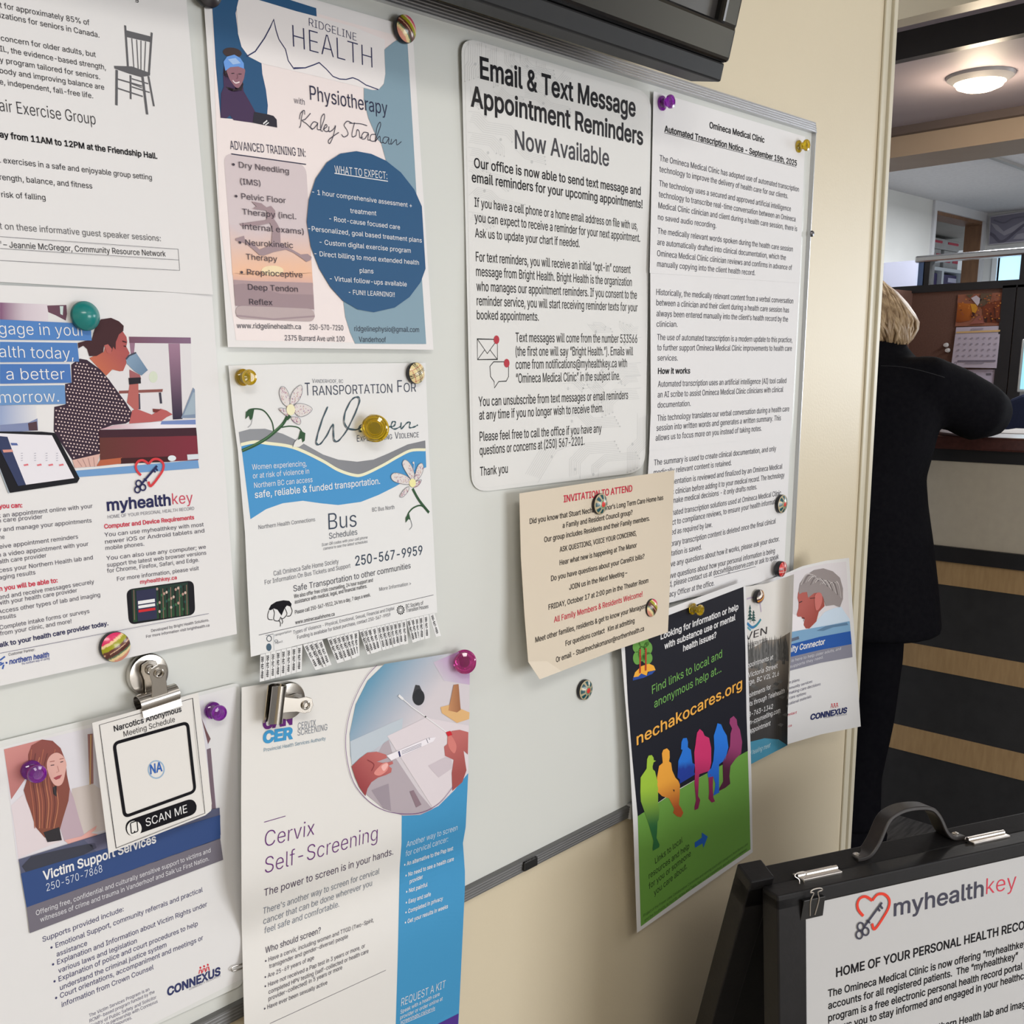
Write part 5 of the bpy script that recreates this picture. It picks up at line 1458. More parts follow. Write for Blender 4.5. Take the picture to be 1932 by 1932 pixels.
s.text('How it works', 262, 942, 570, 938, 54, BLACK, 0.02, layer=7)
s.zoom(1180, 830, 5.084)
s.block([('The summary is used to create clinical documentation, and only', 275, 245, 1445, 105), ('medically relevant content is retained.', 272, 340, 1018, 242), ('The documentation is reviewed and finalized by an Omineca Medical', 235, 455, 1505, 275), ('Medical Clinic clinician before adding it to your medical record. The technology', 200, 560, 1525, 358), ('does not make medical decisions - it only drafts notes.', 262, 640, 1262, 472), ('The automated transcription solutions used at Omineca Medical Clinic', 255, 760, 1492, 530), ('are subject to compliance reviews, to ensure your health information', 262, 855, 1480, 605), ('is protected as required by law.', 262, 945, 832, 835), ('The temporary transcription content is deleted once the final clinical', 245, 1065, 1442, 800), ('documentation is saved.', 245, 1155, 732, 1050), ('If you have any questions about how it works, please ask your doctor.', 255, 1260, 1477, 970), ('If you have questions about how your personal information is being', 265, 1370, 1433, 1085), ('collected, please contact us at docsvhf@uniserve.com or ask to speak', 262, 1450, 1470, 1140), ('to the Privacy Officer at the office.', 225, 1560, 852, 1395)], 52, NI, layer=3)
s.line([(850, 1318), (1250, 1215)], 4, NI, layer=3)
done(s, 'notice_sheet', 'long notice of three taped white pages beside the right frame of the board', 'notice')

# ------------------------------------------------------------------ invitation on tan paper
def idep(u, v):
    return 0.0305 + 0.024 * np.clip(u, 0, 1.2) ** 2 * np.clip(1 - v, 0, 1) ** 2 + 0.016 * np.clip(v, 0, 1.2) ** 2 * (1 - .75 * np.clip(u, 0, 1)) + .0035 * u


s = Sheet([(978, 934), (1272, 887), (1259, 1194), (1004, 1281)], idep, step=0.012)
s.zoom(960, 840, 4.025)
TAN = (0.68, 0.60, 0.49)
s.paper([(80, 366), (650, 278), (1258, 190), (1235, 800), (1208, 1420), (800, 1560), (235, 1778), (148, 1645), (120, 1300), (92, 850)], TAN)
s.fill([(146, 1643), (290, 1640), (400, 1715), (235, 1778)], (0.74, 0.66, 0.55), 'folded_corner', 2)
IV, IR = C(44, 40, 40), C(186, 42, 66)
s.text('INVITATION TO ATTEND', 418, 434, 938, 351, 50, IR, 0.014)
s.block([('Did you know that Stuart Nechako Manor\u2019s Long Term Care Home has', 160, 598, 1173, 414), ('a Family and Resident Council group?', 410, 629, 940, 527), ('Our group includes Residents and their Family members.', 270, 737, 1070, 572), ('ASK QUESTIONS, VOICE YOUR CONCERNS,', 388, 812, 970, 685), ('Hear what new is happening at The Manor', 387, 912, 972, 775), ('Do you have questions about your CareRX bills?', 322, 1032, 1030, 860), ('JOIN us in the Next Meeting \u2013', 460, 1099, 900, 985), ('FRIDAY, October 17 at 2:00 pm in the Theater Room', 303, 1250, 1060, 1043), ('Meet other families, residents & get to know your Management', 203, 1499, 1085, 1222), ('For questions contact   Kim at admitting', 432, 1525, 955, 1348), ('Or email - Stuartnechakomanor@northernhealth.ca', 360, 1649, 1027, 1408)], 38, IV, 0.008)
s.text('All Family Members & Residents Welcome!', 345, 1347, 1015, 1148, 42, IR, 0.006)
done(s, 'invitation', 'tan invitation sheet with red heading, its lower left corner bent', 'invitation')

# ------------------------------------------------------------------ counselling flyer (half hidden) and the connector flyer
s = Sheet([(1400, 1113), (1602, 1054), (1624, 1371), (1412, 1442)], lambda u, v: 0.020 + 0.050 * np.clip(u, 0, 1.1) ** 2.4 + 0.004 * v, m=PAPER, step=0.009)
s.zoom(1380, 1030, 4.492)
s.paper([(90, 372), (485, 222), (600, 172), (800, 125), (997, 101), (1050, 850), (1096, 1530), (760, 1597), (478, 1680), (140, 1790)], (0.75, 0.75, 0.76))
s.fill([(500, 230), (620, 190), (800, 150), (972, 133), (1005, 640), (1010, 720), (480, 735)], C(206, 202, 206))
s.fill([(490, 560), (640, 640), (660, 720), (500, 740)], C(222, 218, 222), layer=2)
s.fill([(560, 440), (565, 400), (575, 370), (640, 330), (760, 380), (780, 430), (790, 510), (740, 560), (720, 640), (660, 700), (630, 700), (612, 670), (615, 645), (622, 620), (600, 615), (592, 600), (560, 600), (553, 580), (568, 530), (570, 480)], C(168, 92, 86), layer=3, grad=((600, 520), (720, 600), C(150, 74, 66)))
s.fill([(660, 720), (720, 640), (790, 560), (860, 530), (930, 515), (960, 560), (1002, 620), (1006, 700)], C(190, 206, 222), layer=2)
s.fill([(570, 380), (580, 320), (620, 260), (700, 205), (780, 190), (860, 215), (920, 270), (945, 360), (945, 450), (920, 520), (870, 500), (800, 510), (775, 430), (745, 395), (700, 400), (650, 440), (640, 390), (600, 395), (575, 410)], C(140, 132, 132), layer=4)
for k in range(16): s.line([(590 + k * 20, 330 - (k % 4) * 10), (640 + k * 18, 240 + k * 6), (720 + k * 14, 260 + k * 12)], 7, [C(196, 190, 190), C(96, 88, 90), C(170, 164, 164)][k % 3], layer=5, sm=True)
s.fill([(705, 430), (735, 395), (765, 410), (768, 470), (745, 530), (715, 540)], C(190, 110, 104), layer=6, sm=True); s.line([(712, 440), (665, 445)], 5, C(60, 44, 46), layer=6)
s.line([(600, 612), (618, 610), (612, 640)], 7, C(90, 40, 42), layer=6); s.line([(575, 480), (600, 470)], 8, C(60, 50, 52), layer=6)
s.fill([(480, 735), (600, 712), (800, 678), (1003, 638), (1010, 722), (482, 842)], C(120, 158, 190), layer=6)
s.fill([(720, 720), (800, 680), (980, 650), (990, 670), (860, 690), (780, 720)], C(90, 120, 150), layer=7); s.fill([(490, 790), (570, 765), (575, 790), (500, 815)], C(90, 100, 120), layer=7)
s.fill([(480, 840), (750, 770), (1010, 722), (1020, 832), (760, 880), (480, 946)], C(40, 84, 158), layer=7)
s.fill([(480, 946), (760, 880), (1020, 832), (1026, 942), (760, 990), (480, 1062)], C(128, 128, 142), layer=7)
s.text('Community Connector', 310, 945, 790, 832, 48, WHITE, 0.02, layer=9)
s.block([('The connector is here to help older adults, and', 280, 1042, 927, 880), ('access and supports they need.', 310, 1090, 778, 952)], 24, C(206, 206, 214), layer=9)
s.block([('care plans', 450, 1177, 577, 1145), ('community services', 450, 1230, 685, 1158), ('in making care decisions', 455, 1268, 755, 1180), ('for care options', 450, 1312, 632, 1258), ('educational materials', 440, 1365, 677, 1285)], 24, C(100, 98, 120))
s.text('contact', 460, 1447, 553, 1420, 22, RED); s.text('.ca', 478, 1537, 510, 1530, 20, RED)
connexus(s, 667, 1475, 978, 1412, 44, ((852, 1342), (896, 1336)))
s.text('COMMUNITY RESOURCES', 785, 1462, 978, 1432, 13, C(120, 120, 134))
done(s, 'flyer', 'white flyer with a grey-haired smiling man, curling over the wall edge', 'flyer')

s = Sheet([(1345, 1124), (1498, 1083), (1486, 1406), (1360, 1475)], lambda u, v: 0.0235 + 0.012 * np.clip(u, 0, 1) ** 3 + 0.022 * np.clip(u, 0, 1) ** 5 + .002 * v, m=SHEEN, step=0.009)
s.zoom(1380, 1030, 4.492)
s.paper([(-120, 405), (125, 345), (300, 318), (430, 275), (530, 240), (515, 700), (477, 1400), (475, 1690), (165, 1850), (-90, 1960)], (0.745, 0.73, 0.71))
s.fill([(-100, 900), (150, 880), (300, 800), (400, 790), (497, 730), (477, 1400), (475, 1688), (165, 1848), (-90, 1955)], C(136, 128, 120), grad=((330, 800), (320, 1300), C(60, 58, 58)))
rnd = random.Random(7)
for k in range(34):
    x = 130 + k * 10.4 + rnd.uniform(-4, 4); y = 900 - (k * 2.2) + rnd.uniform(-40, 40)
    s.fill([(x, y - rnd.uniform(30, 110)), (x + 9, y + 30), (x + 13, y + 140), (x - 12, y + 140), (x - 8, y + 30)], C(*[rnd.choice([96, 84, 108, 74])] * 3), layer=2)
for k in range(30):
    x, y = rnd.uniform(160, 460), rnd.uniform(1100, 1520)
    s.fill([(x - 26, y), (x, y - 16), (x + 28, y - 6), (x + 10, y + 16)], C(*[rnd.choice([50, 64, 80, 92])] * 3), layer=3)
s.fill([(-90, 1740), (160, 1660), (280, 1630), (400, 1640), (474, 1690), (165, 1850), (-90, 1957)], C(70, 136, 164), layer=4)
s.line([(130, 450), (170, 438), (205, 440), (240, 480), (252, 560)], 14, C(176, 164, 184), 'logo', sm=True)
TG = C(44, 80, 78)
for (x, y, h_) in ((158, 500, 150), (188, 545, 110)):
    s.line([(x, y), (x + 2, y + h_)], 6, C(70, 56, 48), 'logo')
    for k in range(4): s.fill([(x, y + k * h_ * .2), (x + 10 + k * 4, y + h_ * (.22 + k * .2)), (x - 10 - k * 4, y + h_ * (.24 + k * .2))], TG, 'logo', 3)
s.line([(135, 655), (175, 690), (215, 670), (250, 622)], 22, C(56, 120, 168), 'logo', 4, sm=True); s.line([(200, 688), (225, 660), (252, 625)], 12, C(60, 140, 140), 'logo', 5, sm=True); s.line([(138, 690), (165, 715)], 14, C(80, 150, 170), 'logo', 4)
s.text('HAVEN', -20, 848, 300, 745, 62, C(40, 38, 46), -0.008, layer=6); s.text('COUNSELLING SERVICES', -60, 917, 302, 812, 32, C(60, 58, 64), -.01, layer=6)
s.block([('appointments at', 116, 1040, 352, 960), ('Victoria Street', 140, 1117, 390, 1032), ('Prince George, BC V2L 2L6', -50, 1235, 402, 1098), ('appointments for', 95, 1308, 333, 1212), ('clients through Telehealth', 85, 1385, 450, 1245), ('778-763-1342', 102, 1466, 350, 1378), ('haven-counselling.com', 85, 1545, 412, 1410), ('for appointment', 100, 1610, 330, 1520)], 40, WHITE, 0.004, layer=6)
s.text('and healing meet', 120, 1790, 330, 1705, 40, C(200, 222, 230), -0.012, 0.3, layer=7)
done(s, 'flyer', 'half-hidden counselling flyer with fir tree emblem and a misty forest photo', 'flyer')

# ------------------------------------------------------------------ dark poster with coloured seated figures
s = Sheet([(1169, 1181), (1406, 1095), (1419, 1608), (1202, 1760)], lambda u, v: 0.0275 + 0.006 * u + 0.012 * np.clip(v - .15, 0, 1) * np.abs(np.sin(np.clip(v, 0, 1) * 3.0)) * (1 - u) - .006 * np.clip(u - .6, 0, 1), m=SHEEN, step=0.012)
s.paper([(1169, 1181), (1260, 1148), (1406, 1095), (1410, 1200), (1418, 1473), (1420, 1608), (1300, 1692), (1202, 1760), (1195, 1560), (1188, 1422), (1178, 1300)], (0.77, 0.77, 0.79), raw=True)
X2 = lambda pts: s.zoom(1160, 1080, 4.829).px(pts)
X3 = lambda pts: s.zoom(1160, 1400, 5.086).px(pts)
DK = C(26, 28, 38)
s.fill(np.r_[X2([(85, 545), (1172, 130), (1190, 700), (1200, 1300), (1212, 1625)]), X3([(1275, 95), (900, 290), (560, 480), (220, 715)]), X2([(155, 1650), (120, 1200)])], DK, raw=True)
GR = C(106, 156, 70)
s.fill(np.r_[X3([(220, 712), (560, 490), (900, 290), (1276, 85), (1292, 600), (1302, 1030), (700, 1440), (250, 1770)])], GR, layer=2, raw=True, grad=(None if False else None))
s.zoom(1160, 1080, 4.829)
s.text('Looking for information or help', 418, 612, 1125, 335, 54, WHITE, 0.018); s.text('with substance use or mental', 452, 700, 1098, 432, 54, WHITE, 0.018); s.text('health issues?', 622, 720, 925, 592, 54, WHITE, 0.018)
s.text('Find links to local and', 340, 1108, 977, 772, 74, C(106, 160, 82), 0.004); s.text('anonymous help at...', 360, 1235, 970, 905, 74, C(106, 160, 82), 0.004)
s.text('nechakocares.org', 200, 1575, 1160, 1052, 98, C(236, 166, 74), 0.012)
s.text('nechakocares.org', 207, 1580, 1167, 1057, 98, C(10, 10, 14), 0.014, layer=2)
# tree emblem
s.fill([(165, 970), (185, 910), (240, 855), (310, 830), (355, 850), (372, 890), (300, 905), (290, 940), (240, 920), (215, 950)], C(236, 164, 60), 'logo', 2); s.fill([(163, 985), (170, 955), (215, 948), (240, 922), (290, 940), (310, 905), (370, 892), (340, 925), (260, 960)], C(40, 72, 150), 'logo', 3)
for x, y0, y1 in ((232, 700, 918), (284, 690, 895)): s.line([(x, y0), (x - 2, y1)], 22, C(166, 58, 44), 'logo', 5)
for cx_, cy_, rx, ry in ((200, 680, 38, 52), (205, 780, 40, 60), (262, 640, 50, 50), (300, 690, 42, 60), (295, 780, 48, 56), (250, 740, 40, 70)): s.oval(cx_, cy_, rx, ry, C(98, 150, 70), 'logo', 4)
# seated figures along the wall
FG = s
def figure(pts, c0, c1, p0, p1): FG.fill(pts, c0, 'figures', 5, grad=(p0, p1, c1))
s.zoom(1160, 1400, 5.086)
figure([(310, 165), (325, 130), (355, 125), (372, 150), (374, 175), (396, 180), (372, 195), (362, 235), (365, 262), (385, 280), (410, 380), (415, 450), (415, 600), (428, 650), (422, 745), (410, 765), (405, 870), (400, 920), (430, 985), (425, 1010), (365, 1045), (362, 1020), (372, 950), (330, 800), (285, 670), (250, 570), (245, 480), (248, 340), (285, 285), (305, 255)], C(150, 186, 62), C(46, 104, 62), (330, 440), (380, 800))
figure([(452, 110), (465, 75), (500, 60), (525, 85), (527, 150), (520, 185), (540, 200), (550, 270), (580, 340), (610, 372), (625, 410), (622, 520), (615, 600), (640, 640), (658, 680), (635, 722), (600, 715), (560, 680), (570, 640), (545, 590), (520, 540), (455, 520), (412, 480), (405, 340), (425, 230), (460, 200)], C(232, 158, 62), C(170, 84, 44), (500, 380), (600, 620))
s.fill([(556, 455), (574, 458), (570, 482)], DK, 'figures', 6)
figure([(640, 0), (655, -35), (690, -40), (702, 0), (700, 50), (730, 75), (745, 200), (768, 215), (760, 290), (772, 310), (620, 402), (625, 360), (600, 340), (610, 180), (640, 110), (650, 75), (635, 70)], C(40, 112, 206), C(36, 60, 148), (680, 190), (690, 240))
figure([(780, -30), (790, -90), (815, -125), (845, -100), (862, -60), (905, -40), (925, 60), (925, 200), (908, 280), (885, 285), (850, 295), (810, 310), (805, 400), (800, 520), (820, 555), (800, 640), (765, 655), (765, 620), (780, 560), (765, 400), (770, 270), (762, 100), (775, 20)], C(196, 52, 106), C(120, 36, 76), (850, 150), (800, 520))
figure([(897, 290), (945, 330), (940, 420), (945, 530), (962, 570), (930, 582), (900, 545), (905, 480)], C(140, 40, 84), C(120, 36, 76), (900, 300), (940, 560))
figure([(975, -140), (985, -180), (1020, -170), (1040, -120), (1075, -60), (1090, 50), (1060, 170), (1000, 215), (1000, 300), (1000, 430), (1002, 485), (945, 515), (960, 450), (965, 400), (945, 330), (895, 340), (890, 290), (925, 250), (945, 180), (955, 60), (950, -60)], C(40, 116, 214), C(36, 92, 190), (1020, -50), (970, 420))
figure([(1100, -180), (1105, -225), (1140, -250), (1170, -215), (1175, -165), (1200, -120), (1222, 0), (1212, 110), (1160, 160), (1110, 230), (1100, 330), (1108, 400), (1060, 440), (1000, 470), (1005, 440), (1040, 380), (1035, 190), (1080, 110), (1105, 40), (1110, -80), (1125, -130)], C(146, 62, 108), C(78, 34, 58), (1150, 60), (1080, 250))
s.block([('Links to local', 388, 1170, 650, 960), ('resources and help', 328, 1315, 715, 1020), ('for you or someone', 328, 1415, 730, 1090), ('you care about.', 378, 1475, 693, 1210)], 58, C(24, 34, 26), 0.002)
s.fill([(766, 965), (835, 918), (835, 868), (892, 908), (850, 1015), (842, 972), (770, 1015)], C(36, 92, 180), 'figures', 5)
s.block([('Project of the Fraser Lake Collaborative Committee and serving youth and caregivers from Burns Lake', 275, 1680, 1278, 985), ('and the Southside, to Fort St. James and Takla, Saik\u2019uz and Vanderhoof, and all points in between.', 285, 1725, 1270, 1035)], 26, C(50, 80, 44))
done(s, 'poster', 'dark and green poster with coloured seated silhouettes, hanging below the board corner', 'poster')

build_later = []

# ------------------------------------------------------------------ A-frame sign
sd = np.array([0.9011, -0.4337, 0.0])         # along the sign, seen left to right
nn = np.array([0.4337, 0.9011, 0.0])          # into the sign, away from the viewer
ST = 1.15
sp = EYE + rays([(1512, 1713)])[0] * ST       # upper left corner of the printed sheet


def lean_err(a):
    U = np.array([0, 0, 1.0]) * math.cos(a) + nn * math.sin(a)
    q = project([sp - U * 0.13])[0]
    # pixel x of the left edge further down
    return q[0] - (1512 + (q[1] - 1713) * 0.008)


aa = min([math.radians(x / 4) for x in range(20, 140)], key=lambda a: abs(lean_err(a)))
SU = np.array([0, 0, 1.0]) * math.cos(aa) + nn * math.sin(aa)      # up the leaning front
SN = -(nn * math.cos(aa) - np.array([0, 0, 1.0]) * math.sin(aa))   # off its face towards the viewer
SIGN = (sp, sd, SU, SN)
M_SIGN = noisy('black_painted_steel', (0.006, 0.0055, 0.006), (0.009, 0.008, 0.009), 40, 0.5, bump=0.08, Specular_IOR_Level=0.25)
M_LEATHER = noisy('black_handle', (0.020, 0.017, 0.017), (0.030, 0.026, 0.026), 60, 0.38)
M_STEEL = mat('worn_steel', (0.62, 0.58, 0.54), 0.32, 1.0)


def sv(a, b, c):
    """point a along the sign, b up its face, c towards the viewer"""
    return Vector(sp + sd * a + SU * b + SN * c)


root = empty('a_frame_sign', (sp[0] + .25, sp[1] + .05, 0), 'black A-frame sign with a carrying handle, standing by the wall end', 'sign')
SW = 0.56
hb = sp[2] / SU[2]                            # length of the front down to the floor
bar = lambda mb, a0, a1, b0, b1, c0, c1: mb.add([sv(a, b, c) for c in (c0, c1) for b in (b0, b1) for a in (a0, a1)], [(0, 2, 3, 1), (4, 5, 7, 6), (0, 1, 5, 4), (2, 6, 7, 3), (0, 4, 6, 2), (1, 3, 7, 5)])
mb = MB()
bar(mb, -0.034, 0.004, -hb, 0.018, -0.026, 0.004); bar(mb, SW - 0.004, SW + 0.034, -hb, 0.018, -0.026, 0.004); bar(mb, -0.034, SW + 0.034, 0.004, 0.022, -0.026, 0.004); bar(mb, -0.034, SW + 0.034, -0.66, -0.63, -0.026, 0.004)
mb.build('front_frame', M_SIGN, root, bevel=0.002)
mb = MB(); bar(mb, 0.0, SW, -0.64, 0.006, -0.008, -0.003); mb.build('front_panel', mat('white_backing', (0.62, 0.63, 0.66), 0.45), root)
# the back leaf, hinged at the top and spread towards the wall
bu = np.array([0, 0, -1.0]) * math.cos(math.radians(17)) + nn * math.sin(math.radians(17))
bn = nn * math.cos(math.radians(17)) + np.array([0, 0, 1.0]) * math.sin(math.radians(17))
top = np.array(sv(0, 0.020, -0.028))
bv = lambda a, b, c: Vector(top + sd * a + bu * b + bn * c)
hl = top[2] / -bu[2]
mb = MB()
for a0, a1, b0, b1 in ((-0.050, -0.018, -0.012, hl), (SW + 0.018, SW + 0.050, -0.012, hl), (-0.05, SW + 0.05, 0.0, 0.03), (-0.05, SW + 0.05, 0.60, 0.63)):
    mb.add([bv(a, b, c) for c in (0.0, 0.030) for b in (b0, b1) for a in (a0, a1)], [(0, 2, 3, 1), (4, 5, 7, 6), (0, 1, 5, 4), (2, 6, 7, 3), (0, 4, 6, 2), (1, 3, 7, 5)])
mb.build('back_frame', M_SIGN, root, bevel=0.002)
mb = MB(); mb.add([bv(a, b, c) for c in (0.010, 0.014) for b in (0.02, 0.62) for a in (-0.02, SW + 0.02)], [(0, 2, 3, 1), (4, 5, 7, 6), (0, 1, 5, 4), (2, 6, 7, 3), (0, 4, 6, 2), (1, 3, 7, 5)])
mb.build('back_panel', M_SIGN, root)


def sign_hit(px_, py_, c=0.0):
    r = rays([(px_, py_)])[0]
    t = ((sp + SN * c - EYE) @ SN) / (r @ SN)
    P = EYE + r * t - sp
    return P @ sd, P @ SU


# hinges along the top edge
for (x0, y0), (x1, y1) in (((1531, 1680), (1607, 1664)), ((1857, 1609), (1926, 1595))):
    a0, a1 = sign_hit(x0, y0)[0], sign_hit(x1, y1)[0]
    mb = MB(); bar(mb, a0, a1, 0.021, 0.0245, -0.036, -0.016)
    hg = mb.build('hinge', M_STEEL, root, bevel=0.0008)
    mb = MB(); mb.tube([sv(a0, 0.0252, -0.027), sv(a1, 0.0252, -0.027)], 0.0028, 10); mb.build('pin', M_STEEL, hg, smooth=True)
# carrying handle, an arched strap with two end plates
h0, h1 = sign_hit(1630, 1648, -0.03)[0], sign_hit(1818, 1604, -0.03)[0]
mid = (h0 + h1) / 2
path = smooth_path([(h0 - .006, .0245), (h0 + .012, .026), (h0 + .026, .040), (h0 + .040, .064), (h0 + .055, .072), (mid, .074), (h1 - .048, .070), (h1 - .034, .058), (h1 - .022, .036), (h1 - .010, .026), (h1 + .006, .0245)], n=5)
mb = MB()
for i in range(len(path) - 1):
    pass
n_ = len(path)
vs_ = []
for i, (a, b) in enumerate(path):
    t = np.array(path[min(i + 1, n_ - 1)]) - np.array(path[max(i - 1, 0)])
    t = t / np.linalg.norm(t); m_ = np.array([-t[1], t[0]])
    for (k, c) in ((0.0030, -0.055), (0.0030, -0.033), (-0.0022, -0.033), (-0.0022, -0.055)):
        vs_.append(sv(a + m_[0] * k, b + m_[1] * k, c))
fs = [(4 * i + k, 4 * i + (k + 1) % 4, 4 * i + 4 + (k + 1) % 4, 4 * i + 4 + k) for i in range(n_ - 1) for k in range(4)] + [(0, 1, 2, 3), (4 * n_ - 1, 4 * n_ - 2, 4 * n_ - 3, 4 * n_ - 4)]
mb.add(vs_, fs)
hd = mb.build('handle', M_LEATHER, root, bevel=0.0012, smooth=True)
for a in (h0, h1):
    mb = MB(); mb.lathe([(0.0042, 0), (0.0042, .0012), (.0025, .0022), (0, .0025)], frame_at(sv(a, 0.0272, -0.044), SU), 14); mb.build('rivet', M_STEEL, hd, smooth=True)

# printed sheet on the sign
s = Sheet([(1512, 1713), (1932, 1619), (1932, 2240), (1520, 2350)], lambda u, v: 0.003 + 0 * u, plane=SIGN, k=0.72)
A_, B_ = 0.004, -0.003
oc = project([sv(0.002, 0.004, 0.003), sv(SW - .002, 0.004, 0.003), sv(SW - .002, -0.60, 0.003), sv(0.002, -0.60, 0.003)])
s = Sheet(oc, lambda u, v: 0.003 + 0 * u, plane=SIGN, k=0.72)
s.paper(oc, (0.53, 0.535, 0.55), raw=True)
s.zoom(1380, 1550, 3.5)
heart_key(s, lambda x, y: (828 + 220 * x, 470 + 15 * (1 - x) + 245 * y), 18, C(206, 62, 48), C(66, 66, 80))
s.text('myhealth', 1072, 625, 1665, 492, 106, C(66, 66, 80), 0.012); s.text('key', 1682, 482, 1880, 440, 106, C(196, 60, 80), -0.012)
s.text('HOME OF YOUR PERSONAL HEALTH RECORD', 692, 1027, 2012, 690, 56, BLACK, 0.016)
s.text('The Omineca Medical Clinic is now offering \u201cmyhealthkey\u201d', 638, 1160, 1972, 820, 46, BLACK, 0.012)
s.text('accounts for all registered patients.  The \u201cmyhealthkey\u201d', 640, 1240, 1893, 906, 46, BLACK, 0.012)
s.text('program is a free electronic personal health record portal', 640, 1322, 1922, 975, 46, BLACK, 0.012)
s.text('allows you to stay informed and engaged in your healthcare.', 640, 1400, 2010, 1018, 46, BLACK, 0.012)
s.text('With it you can view your Northern Health lab and imaging', 650, 1572, 2010, 1205, 46, BLACK, 0.012)
s.text('results and book appointments online.', 655, 1655, 1560, 1400, 46, BLACK, 0.012)
done(s, 'sign_sheet', 'white printed sheet with a red heart and key emblem, clipped to the black sign', 'sign')

# binder clip holding the sheet at the sign's corner
bc = sign_hit(1535, 1715, 0.004)
root = empty('binder_clip', sv(bc[0], bc[1], 0.004), 'black binder clip with silver loops on the corner of the sign sheet', 'clip')
a0, b0 = sign_hit(1511, 1706, .004); a1, b1 = sign_hit(1551, 1698, .004)
be = sign_hit(1519, 1735, .004)[1]
mb = MB()
top_ = max(b0, b1) + 0.006
P = lambda a, b, c: sv(a, b, c)
mb.add([P(a0, top_, -0.010), P(a1, top_, -0.010), P(a1, top_, 0.010), P(a0, top_, 0.010), P(a1 + .001, be, 0.0042), P(a0 - .001, be, 0.0042), P(a0, top_ - .001, -0.008), P(a1, top_ - .001, -0.008), P(a1, top_ - .001, 0.008), P(a0, top_ - .001, 0.008), P(a1, be, 0.0034), P(a0, be, 0.0034), P(a0, -0.012, -0.0275), P(a1, -0.012, -0.0275)],
       [(0, 1, 2, 3), (3, 2, 4, 5), (6, 9, 8, 7), (9, 11, 10, 8), (0, 12, 13, 1), (0, 3, 9, 6), (1, 7, 8, 2), (3, 5, 11, 9), (2, 8, 10, 4), (5, 4, 10, 11)])
mb.build('body', mat('black_clip_steel', (0.012, 0.012, 0.013), 0.3), root, bevel=0.0006)
am = (a0 + a1) / 2
for c_, sgn in ((0.010, 1), (-0.012, -1)):
    w_ = (a1 - a0) * .28
    bt = top_ + (0.021 if sgn < 0 else 0.013)
    pts = [(am - w_ * .4, be + .004 if sgn > 0 else top_ - .004, .0055 if sgn > 0 else -.011), (am - w_ * .7, top_ - .002, c_), (am - w_ * .35, top_ + (bt - top_) * .6, c_ * 1.2), (am - w_, bt - .003, c_ * 1.3), (am - w_ * .6, bt, c_ * 1.35), (am + w_ * .6, bt, c_ * 1.35), (am + w_, bt - .003, c_ * 1.3), (am + w_ * .35, top_ + (bt - top_) * .6, c_ * 1.2), (am + w_ * .7, top_ - .002, c_), (am + w_ * .4, be + .004 if sgn > 0 else top_ - .004, .0055 if sgn > 0 else -.011)]
    mb = MB(); mb.tube([sv(*p) for p in smooth_path(pts, n=4)], 0.0007, 8); mb.build('wire_loop', M_STEEL, root, smooth=True)

# ------------------------------------------------------------------ magnets
def wall_pt(px_, py_, d): return on(1, -d, px_, py_)


def dome_magnet(name, px_, py_, d, r, label, cat='magnet', group=None, pattern=None, rim=(0.012, 0.011, 0.014), thick=0.005, m=ENAMEL, hump=0.004):
    """a round magnet: dark rim body and a domed printed face"""
    c = wall_pt(px_, py_, d + thick)
    c = np.array([c[0], -d, c[2]])
    root = empty(name, c, label, cat, group)
    F = frame_at(c, (0, -1, 0))
    mb = MB(); mb.lathe([(r * .96, 0), (r, 0.001), (r, thick * .8), (r * .95, thick)], F, 40, rim)
    mb.build('rim', mat('magnet_rim', rim, 0.35), root, smooth=True)
    mb = MB()
    R, S = 16, 64
    vs_, cs = [F @ Vector((0, 0, thick + hump))], [pattern(0, 0)]
    for i in range(1, R + 1):
        q = i / R
        for k in range(S):
            a = 2 * math.pi * k / S
            x, z = q * math.cos(a), q * math.sin(a)
            P_ = Vector((c[0] + r * .97 * x, c[1] - thick - hump * (1 - q * q), c[2] + r * .97 * z))
            vs_.append(P_); cs.append(pattern(x, z))
    fs = [(0, 1 + (k + 1) % S, 1 + k) for k in range(S)]
    for i in range(R - 1):
        for k in range(S):
            a, b = 1 + i * S + k, 1 + i * S + (k + 1) % S
            fs.append((a, b, b + S, a + S))
    mb.add(vs_, fs, cs)
    mb.build('face', m, root, smooth=True)
    return root


def stripes(ang, cols, width=2.0):
    ca, sa = math.cos(ang), math.sin(ang)

    def f(x, z):
        t = (x * ca + z * sa + 1) / 2
        acc = 0
        tot = sum(w for _, w in cols)
        for c_, w in cols:
            acc += w / tot
            if t <= acc: return C(*c_)
        return C(*cols[-1][0])
    return f


SR = [((206, 40, 96), 20), ((226, 196, 150), 9), ((150, 150, 30), 16), ((96, 52, 40), 10), ((210, 170, 140), 3), ((80, 42, 36), 14), ((84, 110, 84), 6), ((220, 200, 150), 12), ((206, 140, 120), 16)]


def flower(x, z):
    q, a = math.hypot(x, z), math.atan2(z, x)
    if q < .30: return C(198, 56, 50)
    if q < .40: return C(100, 140, 110)
    if q < .46: return C(176, 164, 136)
    if q < .90 and math.cos(a * 8) > -0.6: return C(14, 74, 84)
    return C(176, 164, 134)


def plaid(x, z):
    u, v = x * .9 + z * .43, -x * .43 + z * .9
    for t in (-.12, .02, .16): 
        if abs(u - t) < .03 or abs(v - t) < .03: return C(46, 44, 48)
    for t in (.55, -.6):
        if abs(u - t) < .025 or abs(v - t) < .025: return C(190, 90, 80)
    return C(222, 206, 156)


